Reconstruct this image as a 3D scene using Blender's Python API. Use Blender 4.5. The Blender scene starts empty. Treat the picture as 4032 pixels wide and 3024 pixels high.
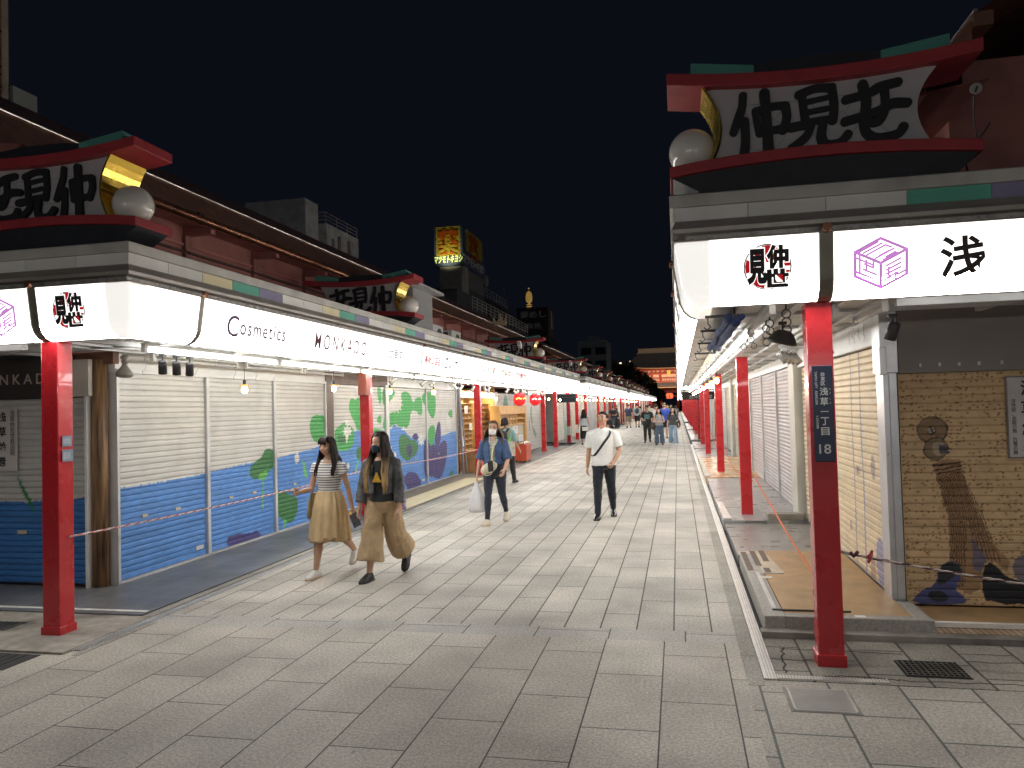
import bpy, math, random
import numpy as np
from mathutils import Vector, Matrix, noise
random.seed(7)
S=bpy.context.scene
COL=S.collection
# ---------------------------------------------------------------- camera
FPX,CAMH=3017.0,1.85
_y,_p,_r=[math.radians(a) for a in (12.145,1.77,1.549)]
_f=Vector((-math.sin(_y)*math.cos(_p),math.cos(_y)*math.cos(_p),math.sin(_p)))
_r0=Vector((math.cos(_y),math.sin(_y),0)); _u0=_r0.cross(_f)
CR=_r0*math.cos(_r)-_u0*math.sin(_r); CU=_r0*math.sin(_r)+_u0*math.cos(_r); CF=_f
cd=bpy.data.cameras.new('camera'); cam=bpy.data.objects.new('camera',cd); COL.objects.link(cam)
cam.matrix_world=Matrix(((CR.x,CU.x,-CF.x,0),(CR.y,CU.y,-CF.y,0),(CR.z,CU.z,-CF.z,CAMH),(0,0,0,1)))
cd.sensor_width=36; cd.lens=36*FPX/4032; cd.clip_end=3000; cd.clip_start=.05
S.camera=cam
# ---------------------------------------------------------------- night sky and exposure
W=bpy.data.worlds.new('World'); S.world=W; W.use_nodes=True
bg=W.node_tree.nodes['Background']; bg.inputs[0].default_value=(.0036,.0044,.0080,1); bg.inputs[1].default_value=.46
S.view_settings.view_transform='Standard'; S.view_settings.look='None'
S.view_settings.exposure=1.0; S.view_settings.gamma=1
E_FACE,E_LOW,E_TUBE,E_BULB=1.05,13.5,11.0,40.0
# ---------------------------------------------------------------- picture rays (for tracing the painted patterns onto their walls)
def ray(x,y): return CF+CR*((x-2016)/FPX)-CU*((y-1512)/FPX)
def on_x(x,y,X): v=ray(x,y); return Vector((0,0,CAMH))+v*(X/v.x)
def on_y(x,y,Y): v=ray(x,y); return Vector((0,0,CAMH))+v*(Y/v.y)
def on_z(x,y,z=0): v=ray(x,y); return Vector((0,0,CAMH))+v*((z-CAMH)/v.z)
# ---------------------------------------------------------------- materials
MATS={}
def mat(name,col,rough=.55,metal=0,var=.12,scale=6,bump=0,bscale=60,emit=0,ecol=None,spec=.5,alpha=1,attr=None,coat=0,trans=0,ior=1.45,dirt=0):
    if name in MATS: return MATS[name]
    m=bpy.data.materials.new(name); m.use_nodes=True; nt=m.node_tree; N=nt.nodes; L=nt.links
    b=N['Principled BSDF']
    b.inputs['Roughness'].default_value=rough; b.inputs['Metallic'].default_value=metal
    b.inputs['Specular IOR Level'].default_value=spec; b.inputs['Coat Weight'].default_value=coat
    b.inputs['Transmission Weight'].default_value=trans; b.inputs['IOR'].default_value=ior; b.inputs['Alpha'].default_value=alpha
    tc=N.new('ShaderNodeTexCoord')
    def nz(sc,det=4):
        n=N.new('ShaderNodeTexNoise'); n.inputs['Scale'].default_value=sc; n.inputs['Detail'].default_value=det
        L.new(tc.outputs['Object'],n.inputs['Vector']); return n
    if attr:
        a=N.new('ShaderNodeAttribute'); a.attribute_name=attr; base=a.outputs['Color']
    else:
        r=N.new('ShaderNodeRGB'); r.outputs[0].default_value=(*col,1); base=r.outputs[0]
    if var:
        n=nz(scale); mr=N.new('ShaderNodeMapRange'); mr.inputs['From Min'].default_value=.3; mr.inputs['From Max'].default_value=.7
        mr.inputs['To Min'].default_value=1-var; mr.inputs['To Max'].default_value=1+var; L.new(n.outputs['Fac'],mr.inputs['Value'])
        vm=N.new('ShaderNodeVectorMath'); vm.operation='SCALE'; L.new(base,vm.inputs[0]); L.new(mr.outputs[0],vm.inputs['Scale']); base=vm.outputs[0]
    if dirt:
        n=nz(2.3,8); mr=N.new('ShaderNodeMapRange'); mr.inputs['From Min'].default_value=.5; mr.inputs['From Max'].default_value=.72
        mr.inputs['To Max'].default_value=dirt; L.new(n.outputs['Fac'],mr.inputs['Value'])
        mx=N.new('ShaderNodeMix'); mx.data_type='RGBA'; L.new(mr.outputs[0],mx.inputs['Factor']); L.new(base,mx.inputs[6]); mx.inputs[7].default_value=(.06,.05,.042,1); base=mx.outputs[2]
    L.new(base,b.inputs['Base Color'])
    n=nz(scale*2.7); mr=N.new('ShaderNodeMapRange'); mr.inputs['To Min'].default_value=max(.03,rough-.12); mr.inputs['To Max'].default_value=min(1,rough+.12)
    L.new(n.outputs['Fac'],mr.inputs['Value']); L.new(mr.outputs[0],b.inputs['Roughness'])
    if bump:
        n=nz(bscale); bp=N.new('ShaderNodeBump'); bp.inputs['Strength'].default_value=bump; bp.inputs['Distance'].default_value=.01
        L.new(n.outputs['Fac'],bp.inputs['Height']); L.new(bp.outputs[0],b.inputs['Normal'])
    if emit:
        b.inputs['Emission Color'].default_value=(*(ecol or col),1); b.inputs['Emission Strength'].default_value=emit
    MATS[name]=m; return m
def nodes_of(m): return m.node_tree.nodes,m.node_tree.links,m.node_tree.nodes['Principled BSDF']
def fabric(name,col,var=.12,wr=.5,wscale=9,rough=.85,stripe=None,weave=900):
    """cloth: soft folds as bump, fine weave, optional woven stripes (axis, period, duty, colour)"""
    m=mat(name,col,rough,0,var,14); N,L,b=nodes_of(m)
    b.inputs['Sheen Weight'].default_value=.15
    tc=N.new('ShaderNodeTexCoord'); mp=N.new('ShaderNodeMapping'); mp.inputs['Scale'].default_value=(1,1,.45); L.new(tc.outputs['Object'],mp.inputs[0])
    n=N.new('ShaderNodeTexNoise'); n.inputs['Scale'].default_value=wscale; n.inputs['Detail'].default_value=3; n.inputs['Distortion'].default_value=.6; L.new(mp.outputs[0],n.inputs['Vector'])
    bp=N.new('ShaderNodeBump'); bp.inputs['Strength'].default_value=wr; bp.inputs['Distance'].default_value=.05; L.new(n.outputs['Fac'],bp.inputs['Height']); L.new(bp.outputs[0],b.inputs['Normal'])
    if stripe:
        per,duty,c2=stripe; sp=N.new('ShaderNodeSeparateXYZ'); L.new(tc.outputs['Object'],sp.inputs[0])
        md=N.new('ShaderNodeMath'); md.operation='FRACT'; dv=N.new('ShaderNodeMath'); dv.operation='DIVIDE'; dv.inputs[1].default_value=per
        L.new(sp.outputs['Z'],dv.inputs[0]); L.new(dv.outputs[0],md.inputs[0]); lt=N.new('ShaderNodeMath'); lt.operation='LESS_THAN'; lt.inputs[1].default_value=duty; L.new(md.outputs[0],lt.inputs[0])
        mx=N.new('ShaderNodeMix'); mx.data_type='RGBA'; L.new(lt.outputs[0],mx.inputs['Factor']); old=b.inputs['Base Color'].links[0].from_socket
        L.new(old,mx.inputs[6]); mx.inputs[7].default_value=(*c2,1); L.new(mx.outputs[2],b.inputs['Base Color'])
    return m
# ---------------------------------------------------------------- mesh builder
class MB:
    def __init__(s): s.v=[]; s.f=[]; s.m=[]
    def add(s,vs,fs,m=0):
        o=len(s.v); s.v+=[tuple(p) for p in vs]; s.f+=[tuple(i+o for i in f) for f in fs]; s.m+=[m]*len(fs)
    def box(s,a,b,m=0):
        x0,y0,z0=[min(p,q) for p,q in zip(a,b)]; x1,y1,z1=[max(p,q) for p,q in zip(a,b)]
        s.add([(x0,y0,z0),(x1,y0,z0),(x1,y1,z0),(x0,y1,z0),(x0,y0,z1),(x1,y0,z1),(x1,y1,z1),(x0,y1,z1)],
              [(0,3,2,1),(4,5,6,7),(0,1,5,4),(1,2,6,5),(2,3,7,6),(3,0,4,7)],m)
    def obox(s,c,ax,ay,az,m=0):
        c,ax,ay,az=map(Vector,(c,ax,ay,az))
        vs=[c+ax*i+ay*j+az*k for k in(-1,1) for j in(-1,1) for i in(-1,1)]
        f=[(0,2,3,1),(4,5,7,6),(0,1,5,4),(1,3,7,5),(3,2,6,7),(2,0,4,6)]
        if ax.cross(ay).dot(az)<0: f=[q[::-1] for q in f]
        s.add(vs,f,m)
    def prism(s,poly,ext,m=0):
        n=len(poly); e=Vector(ext); p=[Vector(q) for q in poly]
        nrm=Vector((0,0,0))
        for i in range(n): nrm+=p[i].cross(p[(i+1)%n])
        if nrm.dot(e)>0: p=p[::-1]
        s.add(p+[q+e for q in p],[tuple(range(n)),tuple(range(2*n-1,n-1,-1))]+[((i+1)%n,i,n+i,n+(i+1)%n) for i in range(n)],m)
    def tube(s,pts,r,n=8,m=0,ref=None,caps=True):
        """swept tube; r is a number, or per-point numbers or (a,b) half axes, a lying along ref"""
        pts=[Vector(p) for p in pts]; k=len(pts); rr=r if isinstance(r,(list,tuple)) else [r]*k
        ref=Vector(ref) if ref is not None else None; vs=[]; pa=None
        for i in range(k):
            t=(pts[min(i+1,k-1)]-pts[max(i-1,0)]); t=t.normalized() if t.length>1e-9 else Vector((0,0,1))
            if ref is not None: a=ref-t*ref.dot(t)
            elif pa is not None: a=pa-t*pa.dot(t)
            else: a=Vector((0,0,1)).cross(t) if abs(t.z)<.9 else Vector((1,0,0)).cross(t)
            if a.length<1e-6: a=Vector((1,0,0)).cross(t)
            a.normalize(); pa=a; b=t.cross(a)
            ra,rb=rr[i] if isinstance(rr[i],(list,tuple)) else (rr[i],rr[i])
            for j in range(n):
                th=2*math.pi*j/n; vs.append(pts[i]+a*(ra*math.cos(th))+b*(rb*math.sin(th)))
        fs=[(i*n+j,i*n+(j+1)%n,(i+1)*n+(j+1)%n,(i+1)*n+j) for i in range(k-1) for j in range(n)]
        if caps: fs+=[tuple(range(n-1,-1,-1)),tuple((k-1)*n+j for j in range(n))]
        s.add(vs,fs,m)
    def cyl(s,a,b,r,n=12,m=0): s.tube([a,b],r,n,m)
    def ell(s,c,r,n=16,k=10,m=0,R=None):
        c=Vector(c); rx,ry,rz=r if isinstance(r,(list,tuple)) else (r,r,r); vs=[Vector((0,0,-rz))]
        for i in range(1,k):
            ph=-math.pi/2+math.pi*i/k
            for j in range(n):
                th=2*math.pi*j/n; vs.append(Vector((rx*math.cos(ph)*math.cos(th),ry*math.cos(ph)*math.sin(th),rz*math.sin(ph))))
        vs.append(Vector((0,0,rz))); t=len(vs)-1
        if R is not None: vs=[R@v for v in vs]
        fs=[(0,1+(j+1)%n,1+j) for j in range(n)]+[(1+(i-1)*n+j,1+(i-1)*n+(j+1)%n,1+i*n+(j+1)%n,1+i*n+j) for i in range(1,k-1) for j in range(n)]+[(t,1+(k-2)*n+j,1+(k-2)*n+(j+1)%n) for j in range(n)]
        s.add([c+v for v in vs],fs,m)
    def lathe(s,prof,c,n=20,m=0,axis=None):
        c=Vector(c); R=Vector((0,0,1)).rotation_difference(Vector(axis)).to_matrix() if axis is not None else Matrix.Identity(3)
        vs=[c+R@Vector((r*math.cos(2*math.pi*j/n),r*math.sin(2*math.pi*j/n),z)) for r,z in prof for j in range(n)]
        s.add(vs,[(i*n+j,i*n+(j+1)%n,(i+1)*n+(j+1)%n,(i+1)*n+j) for i in range(len(prof)-1) for j in range(n)],m)
    def quad(s,a,b,c,d,m=0): s.add([a,b,c,d],[(0,1,2,3)],m)
    def sweep(s,prof,path,m=0,mats=None):
        """closed profile (outward offset o, z) swept along a 2-D polyline; outward is to the right of travel, mitred"""
        P=[Vector(p) for p in path]; k=len(P); n=len(prof); vs=[]
        for i in range(k):
            d0=(P[i]-P[i-1]).normalized() if i>0 else None; d1=(P[i+1]-P[i]).normalized() if i<k-1 else None
            n0=Vector((d0.y,-d0.x)) if d0 else None; n1=Vector((d1.y,-d1.x)) if d1 else None
            if n0 and n1: q=(n0+n1); nn=q*(2/q.length_squared)
            else: nn=n0 or n1
            vs+=[(P[i].x+nn.x*o,P[i].y+nn.y*o,z) for o,z in prof]
        for i in range(k-1):
            s.add([],[],m)
        o0=len(s.v); s.v+=vs
        ar=sum(prof[j][0]*prof[(j+1)%n][1]-prof[(j+1)%n][0]*prof[j][1] for j in range(n))
        for i in range(k-1):
            for j in range(n):
                q=(i*n+j,i*n+(j+1)%n,(i+1)*n+(j+1)%n,(i+1)*n+j)
                if ar>0: q=q[::-1]
                s.f.append(tuple(o0+t for t in q)); s.m.append(mats[j] if mats else m)
        for e in (tuple(range(n)),tuple(range((k-1)*n,k*n))[::-1]):
            s.f.append(tuple(o0+t for t in (e if ar>0 else e[::-1]))); s.m.append(m)
    def build(s,name,mats,parent=None,smooth=False,bevel=0,raw=False):
        me=bpy.data.meshes.new(name)
        off=Vector((0,0,0))
        if parent is not None and not raw: off=parent.get('_w') and Vector(parent['_w']) or Vector((0,0,0))
        vs=[(p[0]-off.x,p[1]-off.y,p[2]-off.z) for p in s.v]
        me.from_pydata(vs,[],s.f); me.update()
        for q in (mats if isinstance(mats,(list,tuple)) else [mats]): me.materials.append(q)
        if isinstance(mats,(list,tuple)) and len(mats)>1: me.polygons.foreach_set('material_index',s.m)
        if smooth: me.polygons.foreach_set('use_smooth',[True]*len(me.polygons))
        o=bpy.data.objects.new(name,me); COL.objects.link(o)
        if parent is not None: o.parent=parent
        if parent is not None and not raw: o['_w']=list(off)
        if bevel:
            bm=o.modifiers.new('bevel','BEVEL'); bm.width=bevel; bm.segments=2; bm.limit_method='ANGLE'; bm.angle_limit=math.radians(40)
        return o
def tag(o,label,cat,group=None):
    o['label']=label; o['category']=cat
    if group: o['group']=group
    return o
def thing(name,label,cat,loc=(0,0,0),group=None,rotz=0):
    o=bpy.data.objects.new(name,None); COL.objects.link(o); o.location=loc; o.rotation_euler=(0,0,rotz); o.empty_display_size=.2
    o['_w']=list(loc); return tag(o,label,cat,group)
def solo(mb,name,mats,label,cat,group=None,smooth=False,bevel=0):
    """a thing that is one mesh: origin moved to its base"""
    c=[(min(p[i] for p in mb.v)+max(p[i] for p in mb.v))/2 for i in range(3)]; c[2]=min(p[2] for p in mb.v)
    mb.v=[(p[0]-c[0],p[1]-c[1],p[2]-c[2]) for p in mb.v]
    o=mb.build(name,mats,None,smooth,bevel); o.location=c; o['_w']=list(c); return tag(o,label,cat,group)
def struct(mb,name,mats,smooth=False,bevel=0):
    o=mb.build(name,mats,None,smooth,bevel); o['kind']='structure'; return o
def dup(root,loc,label=None,rotz=None):
    c=root.copy(); COL.objects.link(c); c.location=loc
    if rotz is not None: c.rotation_euler=(0,0,rotz)
    if label: c['label']=label
    for ch in root.children:
        d=ch.copy(); COL.objects.link(d); d.parent=c
        for g in ch.children:
            e=g.copy(); COL.objects.link(e); e.parent=d
    return c
def each(name,boxes,mats,parent,bevel=0,m=0):
    for a,b in boxes:
        mb=MB(); mb.box(a,b,0); mb.build(name,mats,parent,bevel=bevel)
_tc={}
def text_verts(body,bold,extr,res,vertical):
    key=(body,bold,extr,res,vertical)
    if key in _tc: return _tc[key]
    c=bpy.data.curves.new('t','FONT'); c.body='\n'.join(body) if vertical else body; c.align_x='CENTER'; c.align_y='CENTER'; c.offset=bold; c.extrude=extr; c.resolution_u=res
    c.space_character={'MONKADO':1.5,'osmetics':1.2}.get(body if isinstance(body,str) else '',1)
    if vertical: c.space_line=.92
    o=bpy.data.objects.new('t',c); COL.objects.link(o); dg=bpy.context.evaluated_depsgraph_get(); dg.update()
    me=o.evaluated_get(dg).to_mesh(); v=np.array([tuple(q.co) for q in me.vertices]); f=[tuple(p.vertices) for p in me.polygons]
    COL.objects.unlink(o); bpy.data.objects.remove(o); bpy.data.curves.remove(c)
    if len(v):
        lo,hi=v.min(0),v.max(0); v[:,:2]-=((lo+hi)/2)[:2]; size=(hi-lo)[:2]
    else: size=np.array([1,1])
    _tc[key]=(v,f,size); return _tc[key]
def text_mb(mb,body,center,xd,up,h=None,w=None,bold=0,extr=.01,m=0,vertical=False,res=3,slant=0):
    """lettering centred on a point; h/w are the finished height and width of the ink"""
    v,f,size=text_verts(body,bold,extr,res,vertical)
    if not len(v): return
    xd=Vector(xd).normalized(); up=Vector(up).normalized(); nn=xd.cross(up)
    if h and w: sx,sy=w/size[0],h/size[1]
    elif h: sx=sy=h/size[1]
    else: sx=sy=w/size[0]
    c=Vector(center); mb.add([c+xd*(p[0]*sx+slant*p[1]*sy)+up*(p[1]*sy)+nn*(p[2]*min(sx,sy)) for p in v],f,m)
def stroke(mb,pts,w,xd,up,o,m=0,ext=.004):
    """flat painted polyline in the plane (xd,up) through o"""
    xd,up,o=Vector(xd),Vector(up),Vector(o); nn=xd.cross(up)
    for (x0,y0),(x1,y1) in zip(pts[:-1],pts[1:]):
        d=Vector((x1-x0,y1-y0)); l=d.length
        if l<1e-6: continue
        d/=l; q=Vector((-d.y,d.x))*w/2; e=d*w*.4
        c=[(x0-e.x+q.x,y0-e.y+q.y),(x0-e.x-q.x,y0-e.y-q.y),(x1+e.x-q.x,y1+e.y-q.y),(x1+e.x+q.x,y1+e.y+q.y)]
        mb.prism([o+xd*a+up*b for a,b in c],nn*ext,m)
ORD=['first','second','third','fourth','fifth','sixth','seventh','eighth','ninth','tenth','eleventh','twelfth','thirteenth','fourteenth','fifteenth','sixteenth','seventeenth','eighteenth','nineteenth','twentieth']+['twenty-'+w for w in 'first second third fourth fifth sixth seventh eighth ninth'.split()]+['thirtieth']+['thirty-'+w for w in 'first second third fourth fifth sixth seventh eighth ninth'.split()]
# ================================================================ shared materials
def paving(name,c1,c2,mort,bw,rh,sx,sy,msize=.006,speck=.35,rough=.62,sscale=150,stain=.25):
    m=bpy.data.materials.new(name); m.use_nodes=True; N,L,b=nodes_of(m)
    tc=N.new('ShaderNodeTexCoord'); sp=N.new('ShaderNodeSeparateXYZ'); L.new(tc.outputs['Object'],sp.inputs[0])
    ax=N.new('ShaderNodeMath'); ax.inputs[1].default_value=-sx; ay=N.new('ShaderNodeMath'); ay.inputs[1].default_value=-sy
    L.new(sp.outputs['X'],ax.inputs[0]); L.new(sp.outputs['Y'],ay.inputs[0]); cb=N.new('ShaderNodeCombineXYZ'); L.new(ay.outputs[0],cb.inputs['X']); L.new(ax.outputs[0],cb.inputs['Y'])
    br=N.new('ShaderNodeTexBrick'); br.offset=.5; br.inputs['Scale'].default_value=1; br.inputs['Brick Width'].default_value=bw; br.inputs['Row Height'].default_value=rh
    br.inputs['Mortar Size'].default_value=msize; br.inputs['Mortar Smooth'].default_value=.1; br.inputs['Bias'].default_value=0
    br.inputs['Color1'].default_value=(*c1,1); br.inputs['Color2'].default_value=(*c2,1); br.inputs['Mortar'].default_value=(*mort,1); L.new(cb.outputs[0],br.inputs['Vector'])
    def mul(col,sc,amt,det=2,lo=.35,hi=.65):
        n=N.new('ShaderNodeTexNoise'); n.inputs['Scale'].default_value=sc; n.inputs['Detail'].default_value=det; L.new(tc.outputs['Object'],n.inputs['Vector'])
        mr=N.new('ShaderNodeMapRange'); mr.inputs['From Min'].default_value=lo; mr.inputs['From Max'].default_value=hi; mr.inputs['To Min'].default_value=1-amt; mr.inputs['To Max'].default_value=1+amt; L.new(n.outputs['Fac'],mr.inputs['Value'])
        v=N.new('ShaderNodeVectorMath'); v.operation='SCALE'; L.new(col,v.inputs[0]); L.new(mr.outputs[0],v.inputs['Scale']); return v.outputs[0]
    c=mul(br.outputs['Color'],sscale,speck,3); c=mul(c,sscale*.33,speck*.6,2); c=mul(c,1.1,stain,6,.3,.7); c=mul(c,.35,.12,3,.3,.7)
    vo=N.new('ShaderNodeTexVoronoi'); vo.inputs['Scale'].default_value=1.9; L.new(tc.outputs['Object'],vo.inputs['Vector']); lt=N.new('ShaderNodeMapRange'); lt.inputs['From Min'].default_value=.022; lt.inputs['From Max'].default_value=.034; lt.inputs['To Min'].default_value=.55; lt.inputs['To Max'].default_value=1; L.new(vo.outputs['Distance'],lt.inputs['Value'])
    v2=N.new('ShaderNodeVectorMath'); v2.operation='SCALE'; L.new(c,v2.inputs[0]); L.new(lt.outputs[0],v2.inputs['Scale']); c=v2.outputs[0]; L.new(c,b.inputs['Base Color'])
    n=N.new('ShaderNodeTexNoise'); n.inputs['Scale'].default_value=2.5; n.inputs['Detail'].default_value=5; L.new(tc.outputs['Object'],n.inputs['Vector'])
    mr=N.new('ShaderNodeMapRange'); mr.inputs['To Min'].default_value=rough-.14; mr.inputs['To Max'].default_value=rough+.14; L.new(n.outputs['Fac'],mr.inputs['Value']); L.new(mr.outputs[0],b.inputs['Roughness'])
    b.inputs['Specular IOR Level'].default_value=.4
    bp=N.new('ShaderNodeBump'); bp.inputs['Strength'].default_value=.6; bp.inputs['Distance'].default_value=.006; iv=N.new('ShaderNodeMath'); iv.operation='SUBTRACT'; iv.inputs[0].default_value=1; L.new(br.outputs['Fac'],iv.inputs[1])
    nn=N.new('ShaderNodeTexNoise'); nn.inputs['Scale'].default_value=sscale; L.new(tc.outputs['Object'],nn.inputs['Vector']); ad=N.new('ShaderNodeMath'); ad.operation='MULTIPLY_ADD'; ad.inputs[1].default_value=.25; L.new(nn.outputs['Fac'],ad.inputs[0]); L.new(iv.outputs[0],ad.inputs[2])
    L.new(ad.outputs[0],bp.inputs['Height']); L.new(bp.outputs[0],b.inputs['Normal']); return m
RED=mat('red_paint',(.56,.02,.028),.28,0,.05,1.5,spec=.5,coat=.3,dirt=.05)
REDBEAM=mat('beam_red',(.36,.035,.045),.5,0,.15,4)
STEEL=mat('steel',(.62,.62,.63),.33,.85,.1,5)
ALU=mat('aluminium',(.6,.6,.6),.42,.35,.12,4,dirt=.25)
WHITEMET=mat('white_enamel',(.72,.71,.68),.4,0,.06,3,dirt=.12)
GREYMET=mat('grey_metal',(.3,.29,.27),.45,.2,.15,4,dirt=.3)
DARKMET=mat('dark_metal',(.05,.05,.052),.45,.2,.2,6)
GUTTER=mat('gutter_grey',(.36,.33,.30),.42,.3,.12,3,dirt=.3)
BLACK=mat('black_letter',(.015,.014,.016),.6,0,0)
BOARD=mat('sign_white',(.46,.44,.45),.55,0,.06,5)
ROOFBLACK=mat('roof_black',(.022,.025,.032),.5,0,.2,5)
GREEN=mat('verdigris',(.10,.33,.27),.5,0,.1,5)
GOLD=mat('gold_leaf',(.85,.60,.10),.24,.9,.02,3)
COPPER=mat('copper_roof',(.27,.14,.10),.42,.5,.25,7,.15,30)
PIPE=mat('copper_pipe',(.33,.15,.09),.3,.75,.15,5)
WALLRED=mat('wall_red',(.38,.155,.13),.65,0,.15,2.5,dirt=.3)
SOFFITRED=mat('soffit_red',(.48,.19,.16),.6,0,.12,3,dirt=.2)
BOXGLOW=mat('lit_acrylic',(.85,.85,.84),.3,0,0,emit=E_FACE,ecol=(1,.985,.95))
BOXLOW=mat('lit_acrylic_boosted_lip',(.85,.85,.84),.3,0,0,emit=E_LOW,ecol=(1,.985,.95))  # extra glow put into the box's lower lip to light the street
CORNERGLOW=mat('corner_acrylic',(.8,.79,.76),.22,0,.04,2,emit=.42,ecol=(1,.97,.92),coat=.4)
TUBEGLOW=mat('tube_glow',(.9,.9,.9),.4,0,0,emit=E_TUBE,ecol=(1,.99,.96))
TUBEOFF=mat('tube_unlit',(.75,.75,.73),.3,0,0)
BULBGLOW=mat('bulb_glow',(1,.8,.4),.3,0,0,emit=E_BULB,ecol=(1,.72,.33))
GLOBE=mat('opal_globe',(.78,.75,.68),.12,0,.03,4,coat=.6)
STONE=mat('granite_step',(.36,.34,.31),.6,0,.2,40,.15,150,dirt=.4)
CONCRETE=mat('concrete',(.33,.30,.26),.75,0,.2,9,.25,60,dirt=.75)
CONCRETE2=mat('worn_concrete',(.27,.25,.22),.75,0,.25,5,.4,40,dirt=.8)
RUBBER=mat('rubber_dark',(.03,.03,.03),.7,0,.2,9)
WOODLOG=mat('log_wood',(.24,.115,.045),.45,0,.45,9)
N_,L_,b_=nodes_of(WOODLOG)
_t=N_.new('ShaderNodeTexCoord'); _mp=N_.new('ShaderNodeMapping'); _mp.inputs['Scale'].default_value=(14,14,.9); _n=N_.new('ShaderNodeTexNoise'); _n.inputs['Scale'].default_value=2; _n.inputs['Detail'].default_value=5
_cr=N_.new('ShaderNodeValToRGB'); _cr.color_ramp.elements[0].position=.32; _cr.color_ramp.elements[0].color=(.05,.022,.012,1); _cr.color_ramp.elements[1].position=.68; _cr.color_ramp.elements[1].color=(.34,.2,.095,1)
L_.new(_t.outputs['Object'],_mp.inputs[0]); L_.new(_mp.outputs[0],_n.inputs['Vector']); L_.new(_n.outputs['Fac'],_cr.inputs[0]); L_.new(_cr.outputs[0],b_.inputs['Base Color'])
WOOD=mat('pine_wood',(.58,.34,.12),.5,0,.15,5)
PAINT=mat('painted_slats',(.5,.5,.5),.42,0,.07,3,attr='Col',dirt=.12,spec=.45)
# ================================================================ ground
g=MB(); g.box((-900,-300,-.3),(900,1200,-.03)); struct(g,'ground',mat('asphalt',(.045,.045,.047),.85,0,.2,3,.3,80))
P1=paving('plaza_paving',(.36,.327,.283),(.445,.41,.355),(.035,.03,.027),.9,.45,-1.51,4.0,.0050)
P2=paving('street_paving',(.335,.312,.275),(.43,.40,.355),(.045,.04,.035),.975,.30,-2.49,7.37,.0065)
P3=paving('strip_paving',(.35,.332,.305),(.40,.38,.35),(.04,.035,.03),.9,.6,6.0,-4.0,.005)
P4=paving('corner_paving',(.30,.275,.24),(.39,.36,.315),(.08,.09,.08),.62,.43,.46,4.84,.008,rough=.6)
P5=paving('aisle_tile',(.13,.13,.135),(.165,.165,.17),(.07,.07,.07),.4,.2,-4.9,6.4,.003,speck=.12,rough=.38)
P6=paving('grey_tile',(.33,.33,.33),(.40,.39,.385),(.2,.2,.195),.6,.3,.6,11.6,.004,speck=.08,rough=.3)
P7=paving('old_slabs',(.22,.205,.175),(.30,.275,.235),(.05,.045,.04),.52,.36,.46,5.3,.009,speck=.3,rough=.7,stain=.45)
g=MB(); g.box((-24,-9,-.028),(.39,6.13,0)); struct(g,'plaza_pavement',P1)
g=MB(); g.box((-4.72,6.13,-.028),(.39,6.42,.0)); struct(g,'strip_pavement',P3)
g=MB(); g.box((-4.72,6.42,-.028),(.39,185,0)); struct(g,'street_pavement',P2)
g=MB(); g.box((.39,-9,-.028),(24,5.37,0)); struct(g,'corner_pavement',P4)
g=MB(); g.box((.39,5.262,-.028),(.5,185,.002)); g.box((-4.90,6.25,-.028),(-4.80,185,.02)); g.box((-4.72,5.2,-.02),(-4.66,6.13,.003)); struct(g,'edge_kerb',paving('kerb_granite',(.24,.225,.195),(.31,.29,.255),(.06,.05,.045),1.1,.5,.1,5.3,.004,speck=.4,rough=.6))
g=MB(); g.box((.585,5.372,-.028),(24,6.30,.004))
_rc=random.Random(12)
for (xa,ya_,xb,yb_) in ((.66,5.52,.70,6.05),(.70,6.05,1.5,6.02),(.62,5.80,.92,5.78),(1.12,5.50,1.40,5.46),(1.40,5.46,2.6,5.48),(1.9,5.9,2.9,5.95),(.9,5.49,1.15,5.5)):
    n=14; P=[(xa+(xb-xa)*i/n+_rc.uniform(-.014,.014),ya_+(yb_-ya_)*i/n+_rc.uniform(-.014,.014)) for i in range(n+1)]
    stroke(g,P,.013,(1,0,0),(0,1,0),(0,0,.004),1,.0008)
struct(g,'old_slab_pavement',[P7,mat('crack_dark',(.03,.026,.022),.9,0,.2,9)])
g=MB(); g.box((-24,5.2,-.028),(-4.80,6.25,.018)); struct(g,'concrete_pavement',CONCRETE)
g=MB(); g.box((-24,6.25,-.028),(-4.90,35,.03)); struct(g,'aisle_floor',P5)
g=MB(); g.box((-24,6.335,.028),(-4.93,6.385,.0345)); struct(g,'floor_marking',mat('white_tape',(.72,.71,.68),.6,0,.1,9,dirt=.5))
g=MB(); g.box((.585,6.305,-.028),(24,6.42,.05)); struct(g,'stone_kerb',CONCRETE2)
# right-hand floors, each section at its own level
g=MB(); g.box((.62,6.42,-.02),(.78,9.0,.145)); g.box((.78,6.42,-.02),(1.86,6.53,.145)); g.box((1.74,6.53,-.02),(1.86,7.02,.139)); struct(g,'step_kerb',STONE,bevel=.008)
TANMAT=mat('tan_vinyl',(.43,.27,.13),.4,0,.13,4,dirt=.3)
g=MB(); g.box((.785,6.535,-.02),(1.735,9.2,.142)); struct(g,'tan_floor',TANMAT)
g=MB(); g.box((1.865,6.62,-.02),(24,7.1,.085)); struct(g,'tan_pavement',TANMAT)
g=MB(); g.box((1.865,6.425,-.02),(24,6.56,.052)); g.box((1.865,6.563,-.02),(24,6.615,.056)); struct(g,'striped_kerb',paving('brown_stripe',(.3,.2,.12),(.42,.31,.22),(.1,.07,.05),30,.045,6.43,0,.004,speck=.1))
g=MB(); g.box((1.862,6.566,.058),(24,6.612,.092)); struct(g,'white_kerb',mat('white_strip',(.75,.73,.68),.5,0,.1,9))
g=MB(); g.box((.62,9.203,-.02),(1.78,11.6,.085)); struct(g,'grey_vinyl_floor',mat('grey_vinyl',(.27,.26,.255),.3,0,.22,2.2,dirt=.25))
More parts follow.
